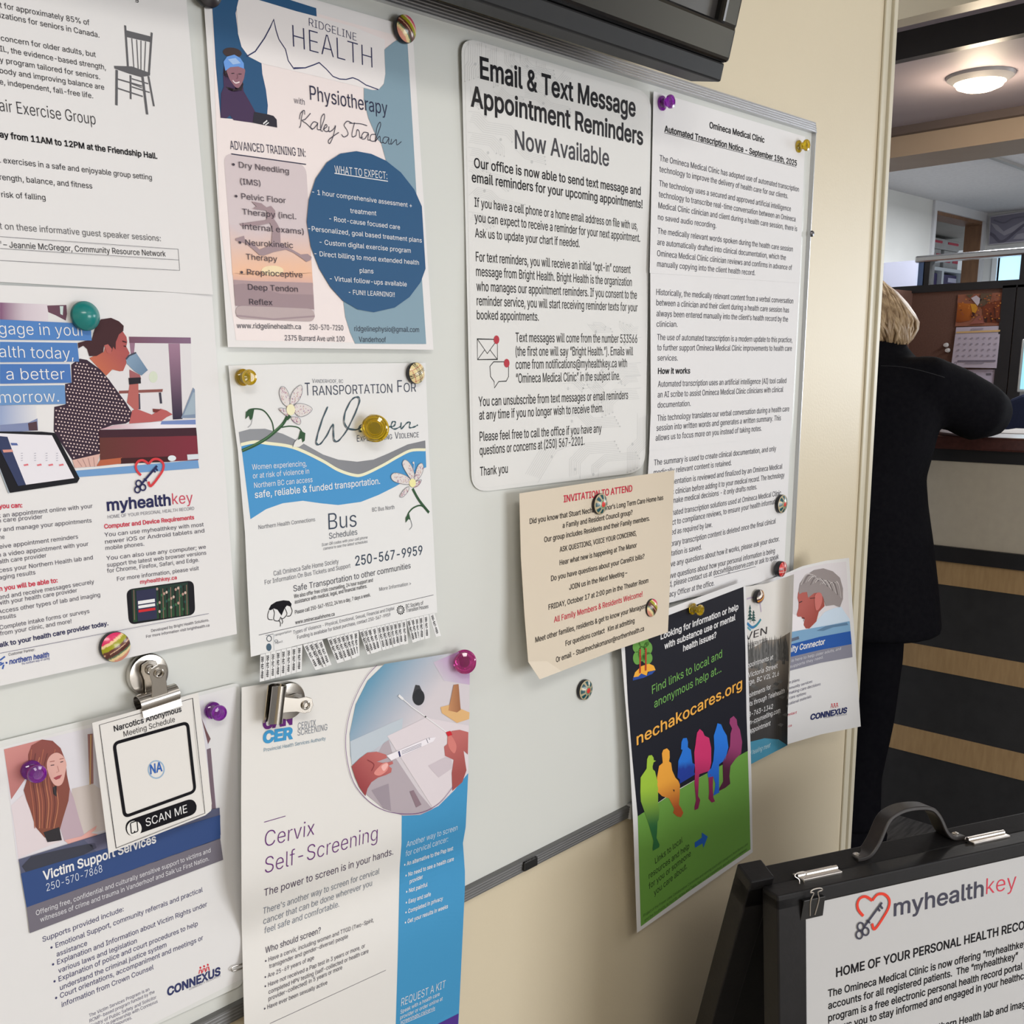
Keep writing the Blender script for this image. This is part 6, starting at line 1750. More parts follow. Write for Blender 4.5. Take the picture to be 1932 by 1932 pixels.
def tartan(x, z):
    u, v = x, z
    if abs(u - .25) < .04 or abs(v + .3) < .04 or abs(u + .35) < .03: return C(226, 206, 196)
    if abs(u) < .10 or abs(v - .1) < .1: return C(120, 40, 44)
    return C(196, 48, 48)


def swirl(x, z):
    t = math.hypot(x + 1.1, z - .9)
    for lim, c_ in ((.85, (66, 58, 62)), (1.15, (226, 214, 200)), (1.4, (96, 56, 66)), (1.6, (226, 170, 60)), (1.8, (150, 70, 60)), (2.1, (110, 106, 120)), (9, (150, 144, 150))):
        if t < lim: return C(*c_)


px_r = lambda px_, d, dist: px_ / FPX * dist
dome_magnet('round_magnet', 767, 54, 0.0165, 0.0112, 'striped round magnet at the top right corner of the physiotherapy poster', group=None, pattern=stripes(-math.pi / 2 - .75, SR))
dome_magnet('round_magnet', 219, 1221, 0.019, 0.0118, 'striped round magnet on the foot of the mug flyer', pattern=stripes(-math.pi / 2 + .45, SR))
dome_magnet('round_magnet', 1231, 1147, 0.0355, 0.0112, 'striped round magnet on the lower right of the tan invitation', pattern=stripes(math.pi + .75, SR))
dome_magnet('round_magnet', 394, -18, 0.0165, 0.0112, 'dark round magnet at the top left of the physiotherapy poster, cut by the frame', pattern=lambda x, z: C(40, 36, 40))
dome_magnet('round_magnet', 163, 596, 0.019, 0.0102, 'glossy teal round magnet on the mug flyer above the woman\u2019s hair', pattern=lambda x, z: C(20, 118, 116), rim=tuple(C(14, 92, 92)), thick=0.004, hump=0.006)
dome_magnet('round_magnet', 787, 704, 0.0165, 0.0098, 'cream plaid round magnet on the transportation poster corner', pattern=plaid)
dome_magnet('round_magnet', 1134, 951, 0.0345, 0.0120, 'flower-patterned round magnet under the red heading of the tan invitation', pattern=flower)
dome_magnet('round_magnet', 1106, 1302, BD, 0.0125, 'flower-patterned round magnet alone on the bare lower part of the board', pattern=flower)
dome_magnet('round_magnet', 1477, 951, 0.0165, 0.0135, 'flower-patterned round magnet on the right edge of the three-page notice', pattern=flower)
dome_magnet('round_magnet', 1477, 1074, 0.024, 0.0115, 'red tartan round magnet above the connector flyer', pattern=tartan, thick=0.008)
dome_magnet('round_magnet', 1435, 1126, 0.028, 0.0100, 'multicoloured swirl round magnet on the half-hidden counselling flyer', pattern=swirl, thick=0.006)


def tinted(name, c):
    m = mat(name, c, 0.06, 0, Transmission_Weight=0.75, IOR=1.45, Coat_Weight=0.6)
    return m


M_YEL, M_PUR, M_PNK = tinted('yellow_clear_plastic', (0.86, 0.60, 0.015)), tinted('purple_clear_plastic', (0.42, 0.03, 0.62)), tinted('pink_clear_plastic', (0.70, 0.06, 0.36))


def pin_magnet(px_, py_, d, r, m, label, axis=(0, -1, 0), ln=2.0, group=None):
    """a push-pin shaped magnet; px, py is the middle of its body"""
    ax = Vector(axis).normalized()
    c = wall_pt(px_, py_, d + r * ln * .5)
    base = Vector(c) - ax * (r * ln * .5)
    base.y = -d
    root = empty('push_pin_magnet', base, label, 'magnet', group)
    F = frame_at(base, ax)
    pr = [(.90, 0), (1.0, .06), (1.0, .34), (.90, .46), (.66, .60), (.58, .85), (.60, 1.1), (.78, 1.35), (.92, 1.48), (.94, 1.75), (.84, 1.92), (.55, 2.0), (.50, 1.94), (0, 1.92)]
    mb = MB(); mb.lathe([(a * r, b * r * ln / 2) for a, b in pr], F, 40)
    mb.build('pin_body', m, root, smooth=True)
    mb = MB(); mb.lathe([(0, .05 * r), (.45 * r, .05 * r), (.45 * r, .40 * r), (0, .40 * r)], F, 24); mb.build('magnet_core', mat('dark_magnet', (0.05, 0.045, 0.04), 0.4, 0.6), root)
    return root


pin_magnet(465, 712, 0.0155, 0.0068, M_YEL, 'yellow push-pin magnet at the top left of the transportation poster')
pin_magnet(711, 808, 0.0185, 0.0124, M_YEL, 'large yellow push-pin magnet in the middle of the transportation poster', axis=(-.66, -.74, 0.10), ln=1.7)
pin_magnet(1515, 275, 0.0155, 0.0078, M_YEL, 'yellow push-pin magnet at the top right of the three-page notice')
pin_magnet(1315, 1150, 0.0325, 0.0076, M_YEL, 'yellow push-pin magnet at the top of the dark silhouettes poster')
pin_magnet(1258, 193, 0.0155, 0.0078, M_PUR, 'purple push-pin magnet at the top left of the three-page notice')
pin_magnet(408, 1343, 0.0158, 0.0072, M_PUR, 'purple push-pin magnet at the top right of the laminated victim sheet')
pin_magnet(65, 1457, 0.0160, 0.0074, M_PUR, 'purple push-pin magnet beside the long-haired woman\u2019s face')
pin_magnet(880, 1250, 0.023, 0.0122, M_PNK, 'pink push-pin magnet at the top right of the swab poster', axis=(-.66, -.74, 0.18), ln=1.6)

# ------------------------------------------------------------------ bulldog clips on magnets
M_NICKEL = mat('nickel', (0.52, 0.49, 0.45), 0.20, 1.0)


def bulldog(cx_, cy_, d, ang, label):
    """round magnet with a spring clip; ang turns the clip about the board normal, 0 = jaws down"""
    o = wall_pt(cx_, cy_, d)
    root = empty('bulldog_clip', o, label, 'clip')
    R = Matrix.Rotation(ang, 4, 'Y')
    G = Matrix.Translation(Vector(o)) @ R      # local x right, z up, -y to the room
    F = G @ Matrix.Rotation(math.pi / 2, 4, 'X')
    mb = MB(); mb.lathe([(0.0164, 0), (0.0169, 0.0012), (0.0169, 0.0055), (0.0161, 0.0068), (0.013, 0.0072), (0.0, 0.0074)], F, 48); mb.build('magnet_disc', M_NICKEL, root, smooth=True)
    P = lambda x, y, z: G @ Vector((x, y, z))
    # lower jaw plate with its back lever, the spring barrel, upper jaw with front lever
    mb = MB()
    w_ = 0.0165
    arc = [(-0.0135 + 0.0062 * math.cos(t), -0.0180 + 0.0062 * math.sin(t)) for t in [math.pi * k / 12 for k in range(-4, 17)]]
    pts = [(-0.0195, -0.0285), (-0.0192, -0.023)] + [(y, z) for y, z in reversed(arc)] + [(-0.0095, -0.023), (-0.0140, -0.0285)]
    n = len(pts)
    vs_ = [P(x, y, z) for x in (-w_, w_) for y, z in pts]
    ins = []
    for i, (y, z) in enumerate(pts):
        a, b = pts[max(i - 1, 0)], pts[min(i + 1, n - 1)]
        t = Vector((b[0] - a[0], b[1] - a[1])).normalized()
        ins.append((y - t.y * .0008, z + t.x * .0008))
    vs_ += [P(x, y, z) for x in (-w_, w_) for y, z in ins]
    fs = []
    for i in range(n - 1):
        fs += [(i, i + 1, n + i + 1, n + i), (2 * n + i, 3 * n + i, 3 * n + i + 1, 2 * n + i + 1), (i, 2 * n + i, 2 * n + i + 1, i + 1), (n + i, n + i + 1, 3 * n + i + 1, 3 * n + i)]
    fs += [(0, n, 3 * n, 2 * n), (n - 1, 3 * n - 1, 4 * n - 1, 2 * n - 1)]
    mb.add(vs_, fs); mb.build('jaw', M_NICKEL, root, smooth=True, angle=50)
    for yy, nm in ((-0.0185, 'front_lever'), (-0.0095, 'back_lever')):
        mb = MB()
        k = 1 if nm == 'front_lever' else .7
        prof = [(-.008, -.020), (-.0065, -.010), (-.0060, -.002), (-.0075, .005), (-.0060, .0105), (0, .0125), (.0060, .0105), (.0075, .005), (.0060, -.002), (.0065, -.010), (.008, -.020)]
        tiltf = lambda z: yy - (0.006 * k if nm == 'front_lever' else 0) * max((z + .02) / .03, 0)
        mb.add([P(x, tiltf(z), z) for x, z in prof] + [P(x, tiltf(z) + .0009, z) for x, z in prof], [tuple(range(11)), tuple(range(21, 10, -1))] + [(i, (i + 1) % 11, 11 + (i + 1) % 11, 11 + i) for i in range(11)])
        lv = mb.build(nm, M_NICKEL, root, bevel=0.0004)
        mb = MB(); mb.tube([P(.0032 * math.cos(t), tiltf(.005) - .0008, .005 + .0032 * math.sin(t)) for t in [2 * math.pi * i / 16 for i in range(17)]], .0010, 8); mb.build('eyelet', M_NICKEL, lv, smooth=True)
    return root


bulldog(274, 1270, 0.0125, math.radians(-4), 'nickel bulldog clip on a round magnet, holding the small meeting card')
bulldog(538, 1320, 0.023, math.radians(102), 'nickel bulldog clip turned sideways at the top left of the swab poster')

# paper clip at the edge of the laminated sheet
root = empty('paper_clip', wall_pt(455, 1822, 0.02), 'silver paper clip at the right edge of the laminated victim sheet', 'clip')
pc = [(478, 1812), (452, 1820), (440, 1824), (436, 1829), (440, 1832), (460, 1825), (480, 1818)]
mb = MB(); mb.tube([wall_pt(x, y, 0.0195) for x, y in smooth_path(pc, n=5)], 0.0006, 8); mb.build('wire', M_STEEL, root, smooth=True)

# ------------------------------------------------------------------ tear-off strips, each a part of the poster
TABM = []
for i, (S_, x, wd, y0, y1, sw, ln, lf) in enumerate(TABSPEC):
    S_.zoom(430, 950, 4.493)
    key = 'tear_off_strip.%03d' % i
    base_depth = S_.depth
    bx0 = S_.px([(x, y0)])[0]; by0 = S_.px([(x, y0 + ln)])[0]
    dd = base_depth

    def dep(u, v, dd=dd, lf=lf):
        return dd(u, np.minimum(v, 1.0)) + (lf + 0.006) * np.clip(v - 1.0, 0, 1) / 0.18 + 0.0002 * 0
    S_.depth = dep
    swx = sw
    S_.paper([(x, y0), (x + wd, y1), (x + wd + swx * .5, y1 + ln * .52), (x + wd + swx, y1 + ln), (x + swx, y0 + ln), (x + swx * .5, y0 + ln * .52)], (0.77, 0.775, 0.785), key, 0.0002 + 0.0001 * (i % 3))
    S_.line([(x, y0), (x + swx * .5, y0 + ln * .52), (x + swx, y0 + ln)], 1.6, C(110, 112, 120), key, 4)
    # the phone number down the strip, digits turned sideways
    t0, t1 = (.90, .10)
    mx_, my_ = x + wd * .5, (y0 + y1) / 2
    S_.text('250-567-9959', mx_ - 10 + swx * t1, my_ + ln * t1, mx_ - 10 + swx * t0, my_ + ln * t0, 22, C(24, 24, 34), 0.03, part=key, layer=5)
    TABM.append((S_, dep))
    S_._tabdeps = getattr(S_, '_tabdeps', []) + [(key, dep)]
    S_.depth = base_depth

# ------------------------------------------------------------------ pictures in the office
M_PIC = OFFICEPRINT
far = (np.array([XF, 0, 0]), np.array([0, -1.0, 0]), np.array([0, 0, 1.0]), np.array([-1.0, 0, 0]))
s = Sheet([(1868, 402), (1990, 380), (1990, 450), (1866, 462)], 0.02, plane=far, m=OFFICEPRINT, step=0.5, layer=0.002)
s.zoom(1720, 380, 7.43)
s.paper([(1105, 215), (1700, 130), (1700, 545), (1085, 605)], C(120, 118, 134), thick=0.02)
s.fill([(1110, 300), (1200, 330), (1290, 420), (1400, 360), (1575, 270), (1700, 250), (1700, 330), (1480, 400), (1300, 480), (1180, 400)], C(150, 148, 160)); s.line([(1095, 450), (1150, 480), (1230, 560), (1320, 540), (1460, 420), (1575, 330), (1690, 270)], 40, C(92, 90, 106), layer=2, sm=True)
s.fill([(1420, 530), (1480, 460), (1575, 440), (1640, 520)], C(150, 148, 160), layer=2)
s.line([(1150, 260), (1290, 300), (1420, 240), (1575, 215)], 22, C(104, 102, 118), layer=2, sm=True)
s.line([(1105, 215), (1700, 130), (1700, 545), (1085, 605)], 12, C(170, 168, 178), 'frame', 3, closed=True)
done(s, 'picture', 'grey abstract picture on the far office wall', 'picture')

pan = (np.array([XP, 0, 0]), np.array([0, -1.0, 0]), np.array([0, 0, 1.0]), np.array([-1.0, 0, 0]))
s = Sheet([(1808, 556), (1892, 551), (1884, 694), (1794, 694)], lambda u, v: 0.006 + 0.02 * np.clip(v - .42, 0, 1), plane=pan, m=OFFICEPRINT, step=0.2, layer=0.0015)
s.zoom(1760, 540, 8.05)
s.paper([(382, 128), (1065, 95), (1032, 598), (340, 608)], C(150, 96, 76), 'picture_page', thick=0.002)
s.fill([(385, 250), (500, 262), (600, 265), (680, 330), (660, 400), (560, 520), (420, 550), (350, 540)], C(190, 110, 44), 'picture_page', 2, grad=((600, 300), (420, 540), C(130, 66, 34)))
s.fill([(570, 262), (650, 275), (685, 330), (640, 420), (600, 400)], C(206, 146, 50), 'picture_page', 3)
s.fill([(760, 300), (900, 240), (1060, 200), (1040, 560), (760, 540)], C(120, 62, 42), 'picture_page', 2)
s.fill([(580, 180), (660, 140), (740, 200), (680, 300)], C(200, 188, 196), 'picture_page', 3); s.fill([(500, 130), (620, 120), (560, 180)], C(96, 84, 66), 'picture_page', 3); s.fill([(730, 110), (900, 105), (880, 200), (780, 300), (700, 310)], C(100, 82, 66), 'picture_page', 3)
s.fill([(720, 440), (760, 450), (800, 560), (560, 575), (640, 500)], C(150, 92, 82), 'picture_page', 4)
for q in ([(600, 390), (640, 410), (620, 470), (585, 465)], [(770, 470), (830, 480), (820, 550), (785, 550)], [(960, 490), (1030, 480), (1025, 540), (970, 545)], [(870, 400), (890, 395), (900, 540), (880, 545)], [(930, 330), (945, 330), (955, 520), (940, 520)]): s.fill(q, C(66, 38, 34), 'picture_page', 5)
rnd = random.Random(3)
for k in range(70):
    x, y = rnd.uniform(390, 1040), rnd.uniform(130, 500)
    if 560 < x < 720 and y < 320: continue
    s.oval(x, y, 14, 10, rnd.choice([C(170, 96, 50), C(150, 84, 60), C(196, 128, 60), C(104, 60, 44)]), 'picture_page', 6, 7)
s.paper([(355, 625), (1032, 602), (965, 1245), (275, 1232)], C(186, 176, 190), 'month_page', 0.003, thick=0.002)
s.fill([(360, 690), (1025, 662), (1020, 690), (352, 715)], C(206, 170, 116), 'month_page', 4)
s.fill([(585, 640), (765, 632), (765, 655), (585, 665)], C(160, 150, 166), 'month_page', 4)
for j in range(4):
    for i in range(7): s.fill([(395 + i * 93 - j * 10, 780 + j * 88 - i), (425 + i * 93 - j * 10, 778 + j * 88 - i), (423 + i * 93 - j * 10, 802 + j * 88 - i), (393 + i * 93 - j * 10, 804 + j * 88 - i)], C(150, 142, 156), 'month_page', 4, step=1)
s.fill([(375, 1125), (955, 1120), (950, 1145), (370, 1148)], C(120, 112, 126), 'month_page', 4); s.fill([(490, 1160), (780, 1158), (775, 1172), (488, 1176)], C(150, 142, 156), 'month_page', 4); s.ring(342, 1170, 20, 18, 6, C(130, 122, 136), 'month_page', 4, 10)
done(s, 'calendar', 'wall calendar with an autumn avenue picture on the brown partition', 'calendar')
s = Sheet([(1816, 697), (1882, 697), (1880, 740), (1810, 735)], 0.006, plane=pan, m=OFFICEPRINT, step=0.3, layer=0.0015)
s.zoom(1760, 540, 8.05)
s.paper([(450, 1268), (985, 1262), (960, 1700), (420, 1700)], C(190, 180, 198), thick=0.002)
s.fill([(520, 1325), (655, 1322), (655, 1352), (520, 1355)], C(100, 94, 104)); s.fill([(810, 1322), (888, 1320), (888, 1350), (810, 1352)], C(110, 104, 114))
done(s, 'memo_sheet', 'white memo sheet pinned below the calendar', 'paper')
for i, (x, y) in enumerate(((1786, 651), (1789, 661))):
    q = on(0, XP - 0.004, x, y)
    root = empty('push_pin', q, 'white push pins left of the calendar on the brown partition', 'pin', 'white pins beside the calendar')
    mb = MB(); mb.lathe([(0.010, 0), (0.010, 0.004), (0.005, 0.006), (0.005, 0.014), (0.008, 0.018), (0, 0.019)], frame_at(q, (-1, 0, 0)), 14, (0.6, 0.6, 0.6)); mb.build('pin_body', mat('white_pin', (0.7, 0.68, 0.68), 0.4), root, smooth=True)

# monitor at the desk's right, only its bright edge in view
q = on(0, 4.3, 1927, 690)
root = empty('computer_monitor', (4.3, q[1] - .2, 0.75), 'bright computer monitor at the right edge, behind the navy chair', 'monitor')
zl, zu = on(0, 4.3, 1925, 740)[2], on(0, 4.3, 1925, 640)[2]
yl2 = on(0, 4.3, 1923, 690)[1]
mb = MB(); mb.box((4.3, yl2 - .55, zl), (4.34, yl2, zu)); mb.build('casing', mat('white_casing_plastic', (0.8, 0.85, 0.88), 0.4), root, bevel=0.004)
m_mon = mat('lit_screen', (0.2, 0.5, 0.6), 0.2); _n, _l, _b = nodes(m_mon); _b.inputs['Emission Color'].default_value = (0.40, 0.80, 0.95, 1); _b.inputs['Emission Strength'].default_value = 1.0
mb = MB(); mb.box((4.297, yl2 - .54, zl + .012), (4.301, yl2 - .012, zu - .012)); mb.build('screen', m_mon, root)
mb = MB(); mb.box((4.31, yl2 - .32, 0.73), (4.33, yl2 - .22, zl)); mb.box((4.25, yl2 - .40, 0.73), (4.42, yl2 - .14, 0.745)); mb.build('stand', M_BLACKTRIM, root)
mb = MB(); mb.box((4.14, -2.5, 0.70), (XP, 0.3, 0.73))
o = tag(mb.build('office_table', M_DARK), 'dark table top behind the desk, under the monitor', 'table')
mb = MB(); mb.box((4.16, -2.5, 0), (4.20, 0.3, 0.70)); mb.build('leg_panel', M_DARK, o)

# navy chair back behind the counter
XC = 3.97
cc = on(0, XC, 1932, 790)
root = empty('office_chair', (XC, cc[1], 0), 'navy office chair back rising behind the counter', 'chair')
M_NAVY = noisy('navy_fabric', (0.010, 0.018, 0.06), (0.014, 0.024, 0.075), 200, 0.85, bump=0.2)
zt_ = on(0, XC, 1925, 741)[2]; wl = on(0, XC, 1897, 790)[1] - cc[1]
mb = MB()
P = []
hw = abs(wl) + 0.05
for k in range(24):
    t = 2 * math.pi * k / 24
    c_, s_ = math.cos(t), math.sin(t)
    P.append((XC, cc[1] - 0.06 + (hw + .06) * math.copysign(abs(c_) ** .6, c_), zt_ - 0.27 + 0.27 * math.copysign(abs(s_) ** .6, s_)))
mb.prism(P, (0.06, 0, 0)); mb.build('backrest', M_NAVY, root, bevel=0.02, seg=3)
mb = MB(); mb.box((XC - .42, cc[1] - .3, .45), (XC + .02, cc[1] + .2, .52)); mb.build('seat', M_NAVY, root, bevel=0.02)
mb = MB(); mb.tube([(XC + .0, cc[1] - .06, .48), (XC + .05, cc[1] - .06, .62), (XC + .03, cc[1] - .06, zt_ - .3)], .02); mb.tube([(XC - .2, cc[1] - .06, .45), (XC - .2, cc[1] - .06, .06)], .025)
mb.build('column', M_BLACKTRIM, root)
mb = MB()
for k in range(5):
    t = 2 * math.pi * k / 5
    mb.tube([(XC - .2, cc[1] - .06, .09), (XC - .2 + .26 * math.cos(t), cc[1] - .06 + .28 * math.sin(t), .04)], [.022, .015])
mb.build('base', M_BLACKTRIM, root)

# ------------------------------------------------------------------ boxes stacked in the store room
M_BOXW = noisy('white_carton', (0.50, 0.49, 0.48), (0.56, 0.55, 0.54), 20, 0.7)
ys = YW + 0.55
sx = lambda px_, py_: on(1, ys, px_, py_)
root = empty('shelf_unit', (sx(1785, 520)[0], ys + .25, 0), 'white shelving holding boxes, seen through the office doorway', 'shelf')
x0, x1 = sx(1756, 520)[0], sx(1815, 520)[0]
xm = sx(1778, 530)[0]
zsh = sx(1785, 508)[2]
zlo = sx(1785, 556)[2] - .35
mb = MB(); mb.box((x0, ys, zsh - .015), (x1, ys + .45, zsh + .008)); mb.build('shelf_board', M_FRAMEW, root)
mb = MB(); mb.box((x0, ys, 0.0), (x1, ys + .45, zlo)); mb.build('base', M_FRAMEW, root)
for x in (x0, xm, x1):
    mb = MB(); mb.box((x - .018, ys, zlo), (x + .018, ys + .45, zsh - .015)); mb.build('upright', M_FRAMEW, root)
zr1 = sx(1785, 470)[2]; zr2 = sx(1785, 449)[2]; xq = sx(1787, 470)[0]
M_REDINK = mat('red_print', C(190, 60, 80), 0.6)
for i, (bx0, bx1, bz0, bz1, lab) in enumerate(((x0 + .01, xq - .03, zsh + .008, zr1, 'white carton with red print, left one under the long top carton'), (xq + .03, x1 - .02, zsh + .008, zr1, 'white carton with red print, right one under the long top carton'), (x0 + .01, x1 - .02, zr1, zr2, 'long white carton with red print on top of the stack'))):
    root = empty('carton', ((bx0 + bx1) / 2, ys + .2, bz0), lab, 'box', 'cartons on the shelf')
    mb = MB(); mb.box((bx0, ys + .03, bz0 + .001), (bx1, ys + .42, bz1 - .001)); mb.build('body', M_BOXW, root, bevel=0.006)
    mb = MB()
    for k in range(2):
        w_ = bx1 - bx0
        mb.box((bx0 + w_ * (.05 + .55 * k), ys + .026, bz0 + (bz1 - bz0) * (.35 + .2 * (i == 2))), (bx0 + w_ * (.40 + .55 * k), ys + .031, bz0 + (bz1 - bz0) * .75))
    mb.build('printed_label', M_REDINK, root)
M_PURP = noisy('purple_carton', (0.05, 0.035, 0.12), (0.065, 0.045, 0.15), 14, 0.6)
M_ORG = mat('orange_print', C(226, 110, 70), 0.6); M_LAB = mat('pale_label', C(190, 186, 206), 0.6)
hb_ = (sx(1785, 512)[2] - zlo)
nb = 6
for side, (bx0, bx1) in enumerate(((x0 + .02, xm - .025), (xm + .03, x1 - .025))):
    for k in range(nb):
        z0 = zlo + k * (zsh - .03 - zlo) / nb; z1 = zlo + (k + 1) * (zsh - .03 - zlo) / nb
        lab = ('purple box with an orange dot' if side == 0 else 'purple box with a pale label') + ' on the store shelf, ' + ['lowest of its stack', 'second from the bottom', 'third from the bottom', 'third from the top', 'second from the top', 'topmost of its stack'][k]
        root = empty('carton', ((bx0 + bx1) / 2, ys + .2, z0), lab, 'box', 'purple boxes on the shelf')
        mb = MB(); mb.box((bx0, ys + .03, z0 + .001), (bx1, ys + .40, z1 - .001)); mb.build('body', M_PURP, root, bevel=0.004)
        mb = MB(); w_ = bx1 - bx0
        if side == 0: mb.lathe([(w_ * .24, 0), (w_ * .24, .004), (0, .004)], frame_at((bx0 + w_ * .3, ys + .03, (z0 + z1) / 2), (0, -1, 0)), 16); mb.build('printed_dot', M_ORG, root)
        else: mb.box((bx0 + w_ * .45, ys + .026, z0 + (z1 - z0) * .35), (bx1 - .01, ys + .03, z0 + (z1 - z0) * .72)); mb.build('printed_label', M_LAB, root)

# ------------------------------------------------------------------ person leaning on the counter, seen from behind
XPn = 2.47
def pp_(x, y, X=XPn): return Vector(on(0, X, x, y))


def remesh_body(mb, name, m, parent, voxel=0.012, sm=4):
    o = mb.build(name, m, parent, fix=True)
    md = o.modifiers.new('r', 'REMESH'); md.mode = 'VOXEL'; md.voxel_size = voxel; md.use_smooth_shade = True
    ms = o.modifiers.new('s', 'SMOOTH'); ms.iterations = sm; ms.factor = 0.5
    return o


def ringloft(mb, rings, seg=28):
    """rings: (centre, half width in y, half depth in x, tilt vector) closed loft"""
    vs_, fs = [], []
    for c, a, b in rings:
        for k in range(seg):
            t = 2 * math.pi * k / seg
            vs_.append((c[0] + b * math.cos(t), c[1] + a * math.sin(t), c[2]))
    for i in range(len(rings) - 1):
        for k in range(seg):
            p, q = i * seg + k, i * seg + (k + 1) % seg
            fs.append((p, q, q + seg, p + seg))
    fs.append(tuple(range(seg))[::-1]); fs.append(tuple((len(rings) - 1) * seg + k for k in range(seg)))
    mb.add(vs_, fs)


M_COAT = noisy('black_coat', (0.0045, 0.0045, 0.0065), (0.007, 0.007, 0.009), 90, 0.9, bump=0.25, bscale=300, Specular_IOR_Level=0.06)
M_PANT = noisy('black_trousers', (0.004, 0.004, 0.006), (0.006, 0.006, 0.008), 60, 0.9, Specular_IOR_Level=0.05)
M_SKIN = mat('skin', (0.58, 0.36, 0.27), 0.5, 0, Subsurface_Weight=0.1)
yr = lambda x, y, X=XPn: on(0, X, x, y)[1]       # y coordinate of a right-hand outline point
zz = lambda y, x=1720, X=XPn: on(0, X, x, y)[2]
AXPX = 1640                                      # the body's axis, mostly behind the wall end
yc0 = yr(AXPX, 1000)
yca = lambda X, py=620: on(0, X, AXPX, py)[1]
root = empty('person', (XPn, yc0, 0), 'person in a black coat with blonde hair leaning on the counter', 'person')
mb = MB()
rings = []
# hem to shoulders: (pixel row, right outline pixel, half depth, forward shift)
for py_, rx_, dep_, fx in ((1196, 1770, .17, 0), (1110, 1762, .17, 0), (1030, 1752, .165, 0), (960, 1742, .155, .0), (905, 1738, .15, .01), (860, 1752, .15, .03), (800, 1768, .155, .05), (750, 1776, .155, .07), (718, 1768, .145, .08), (694, 1748, .125, .09), (674, 1724, .10, .10), (656, 1708, .085, .11), (636, 1700, .08, .12)):
    X = XPn + fx
    y_r = on(0, X, rx_, py_)[1]
    yc = on(0, X, AXPX, py_)[1]
    rings.append(((X, yc, on(0, X, 1700, py_)[2]), yc - y_r, dep_))
ringloft(mb, rings)
# collar and neck
ringloft(mb, [((XPn + .10, yca(XPn + .10), zz(655)), .09, .085), ((XPn + .125, yca(XPn + .125), zz(622)), .066, .07)])
# right arm: shoulder, elbow resting on the counter edge, forearm inward
sh = Vector((XPn + .08, yr(1746, 728, XPn + .08), on(0, XPn + .08, 1746, 728)[2]))
el = pp_(1866, 790, XPn + .30); el.z = z_top + 0.062
mid_ = Vector((XPn + .22, yr(1845, 770, XPn + .22) + .0, 0)); mid_.z = on(0, XPn + .22, 1845, 776)[2]
fo = Vector((XPn + .48, el.y + .20, z_top + 0.05))
mb.tube([sh + Vector((-.02, .06, .0)), sh, sh.lerp(mid_, .5) + Vector((0, 0, .004)), mid_, el], [.070, .074, .074, .074, .060], 20)
mb.tube([el + Vector((-.02, 0, 0)), el, el.lerp(fo, .5), fo], [.05, .062, .052, .042], 18)
# left arm mirrored, hidden behind the wall
m_ = lambda v: Vector((v.x, 2 * yca(v.x, 700) - v.y, v.z))
mb.tube([m_(sh) + Vector((-.02, -.06, 0)), m_(sh), m_(mid_), m_(el)], [.085, .088, .082, .064], 20)
mb.tube([m_(el), m_(el).lerp(m_(fo), .5), m_(fo)], [.062, .052, .042], 18)
coat = remesh_body(mb, 'coat', M_COAT, root, 0.011, 5)
# head, neck and hands as one skin body
hc = Vector((XPn + .17, yca(XPn + .17), on(0, XPn + .17, 1680, 602)[2]))
mb = MB()
HR = 0.086
F = Matrix.Translation(hc) @ Matrix.Rotation(math.radians(25), 4, 'Y')
prof = [(HR * math.sin(math.pi * k / 16) * (.82 if k > 10 else .9), -HR * 1.15 * math.cos(math.pi * k / 16)) for k in range(17)]
mb.lathe(prof, F, 24, sx=1.08)
mb.lathe([(.052, -.17), (.055, -.05), (.05, .0)], Matrix.Translation(hc + Vector((-.05, 0, -.02))) @ Matrix.Rotation(math.radians(28), 4, 'Y'), 18)
mb.tube([F @ Vector((.09, 0, .01)), F @ Vector((.125, 0, -.02)), F @ Vector((.105, 0, -.032))], [.012, .015, .012], 10)
for sg in (-1, 1):
    mb.lathe([(.0, -.008), (.024, -.004), (.024, .006), (0, .01)], Matrix.Translation(F @ Vector((-.005, sg * .088, -.01))) @ Matrix.Rotation(math.pi / 2, 4, 'X'), 14)
    w0 = fo if sg < 0 else m_(fo)
    dx = Vector((.06, sg * -.05, -.012)).normalized()
    pl = w0 + dx * .06
    mb.tube([w0 - dx * .03, w0, w0 + dx * .04, w0 + dx * .085], [.028, .030, .040, .036], 14, flat=.55)
    side = dx.cross(Vector((0, 0, 1))).normalized()
    for k, L_ in enumerate((.066, .076, .072, .056)):
        b0 = w0 + dx * .08 + side * (-.027 + .018 * k)
        mb.tube([b0, b0 + dx * L_ * .5 + Vector((0, 0, .004)), b0 + dx * L_ + Vector((0, 0, -.010))], [.0095, .0088, .0070], 10)
    t0 = w0 + dx * .02 - side * .032 * sg * -1
    mb.tube([t0, t0 + dx * .03 + side * .018 * sg, t0 + dx * .06 + side * .022 * sg], [.013, .011, .009], 10)
body = remesh_body(mb, 'body', M_SKIN, root, 0.006, 2)
# face marks on the far side of the head
mb = MB()
for sg in (-1, 1):
    mb.lathe([(0, -.004), (.011, 0), (0, .005)], Matrix.Translation(F @ Vector((.092, sg * .034, .015))) @ Matrix.Rotation(math.pi / 2, 4, 'Y'), 12, (0.05, 0.04, 0.03))
mb.build('eyes', mat('eye', (0.06, 0.05, 0.04), 0.2), root)
mb = MB(); mb.tube([F @ Vector((.092, -.024, -.058)), F @ Vector((.103, 0, -.062)), F @ Vector((.092, .024, -.058))], .006, 8); mb.build('mouth', mat('lips', (0.45, 0.18, 0.16), 0.4), root)
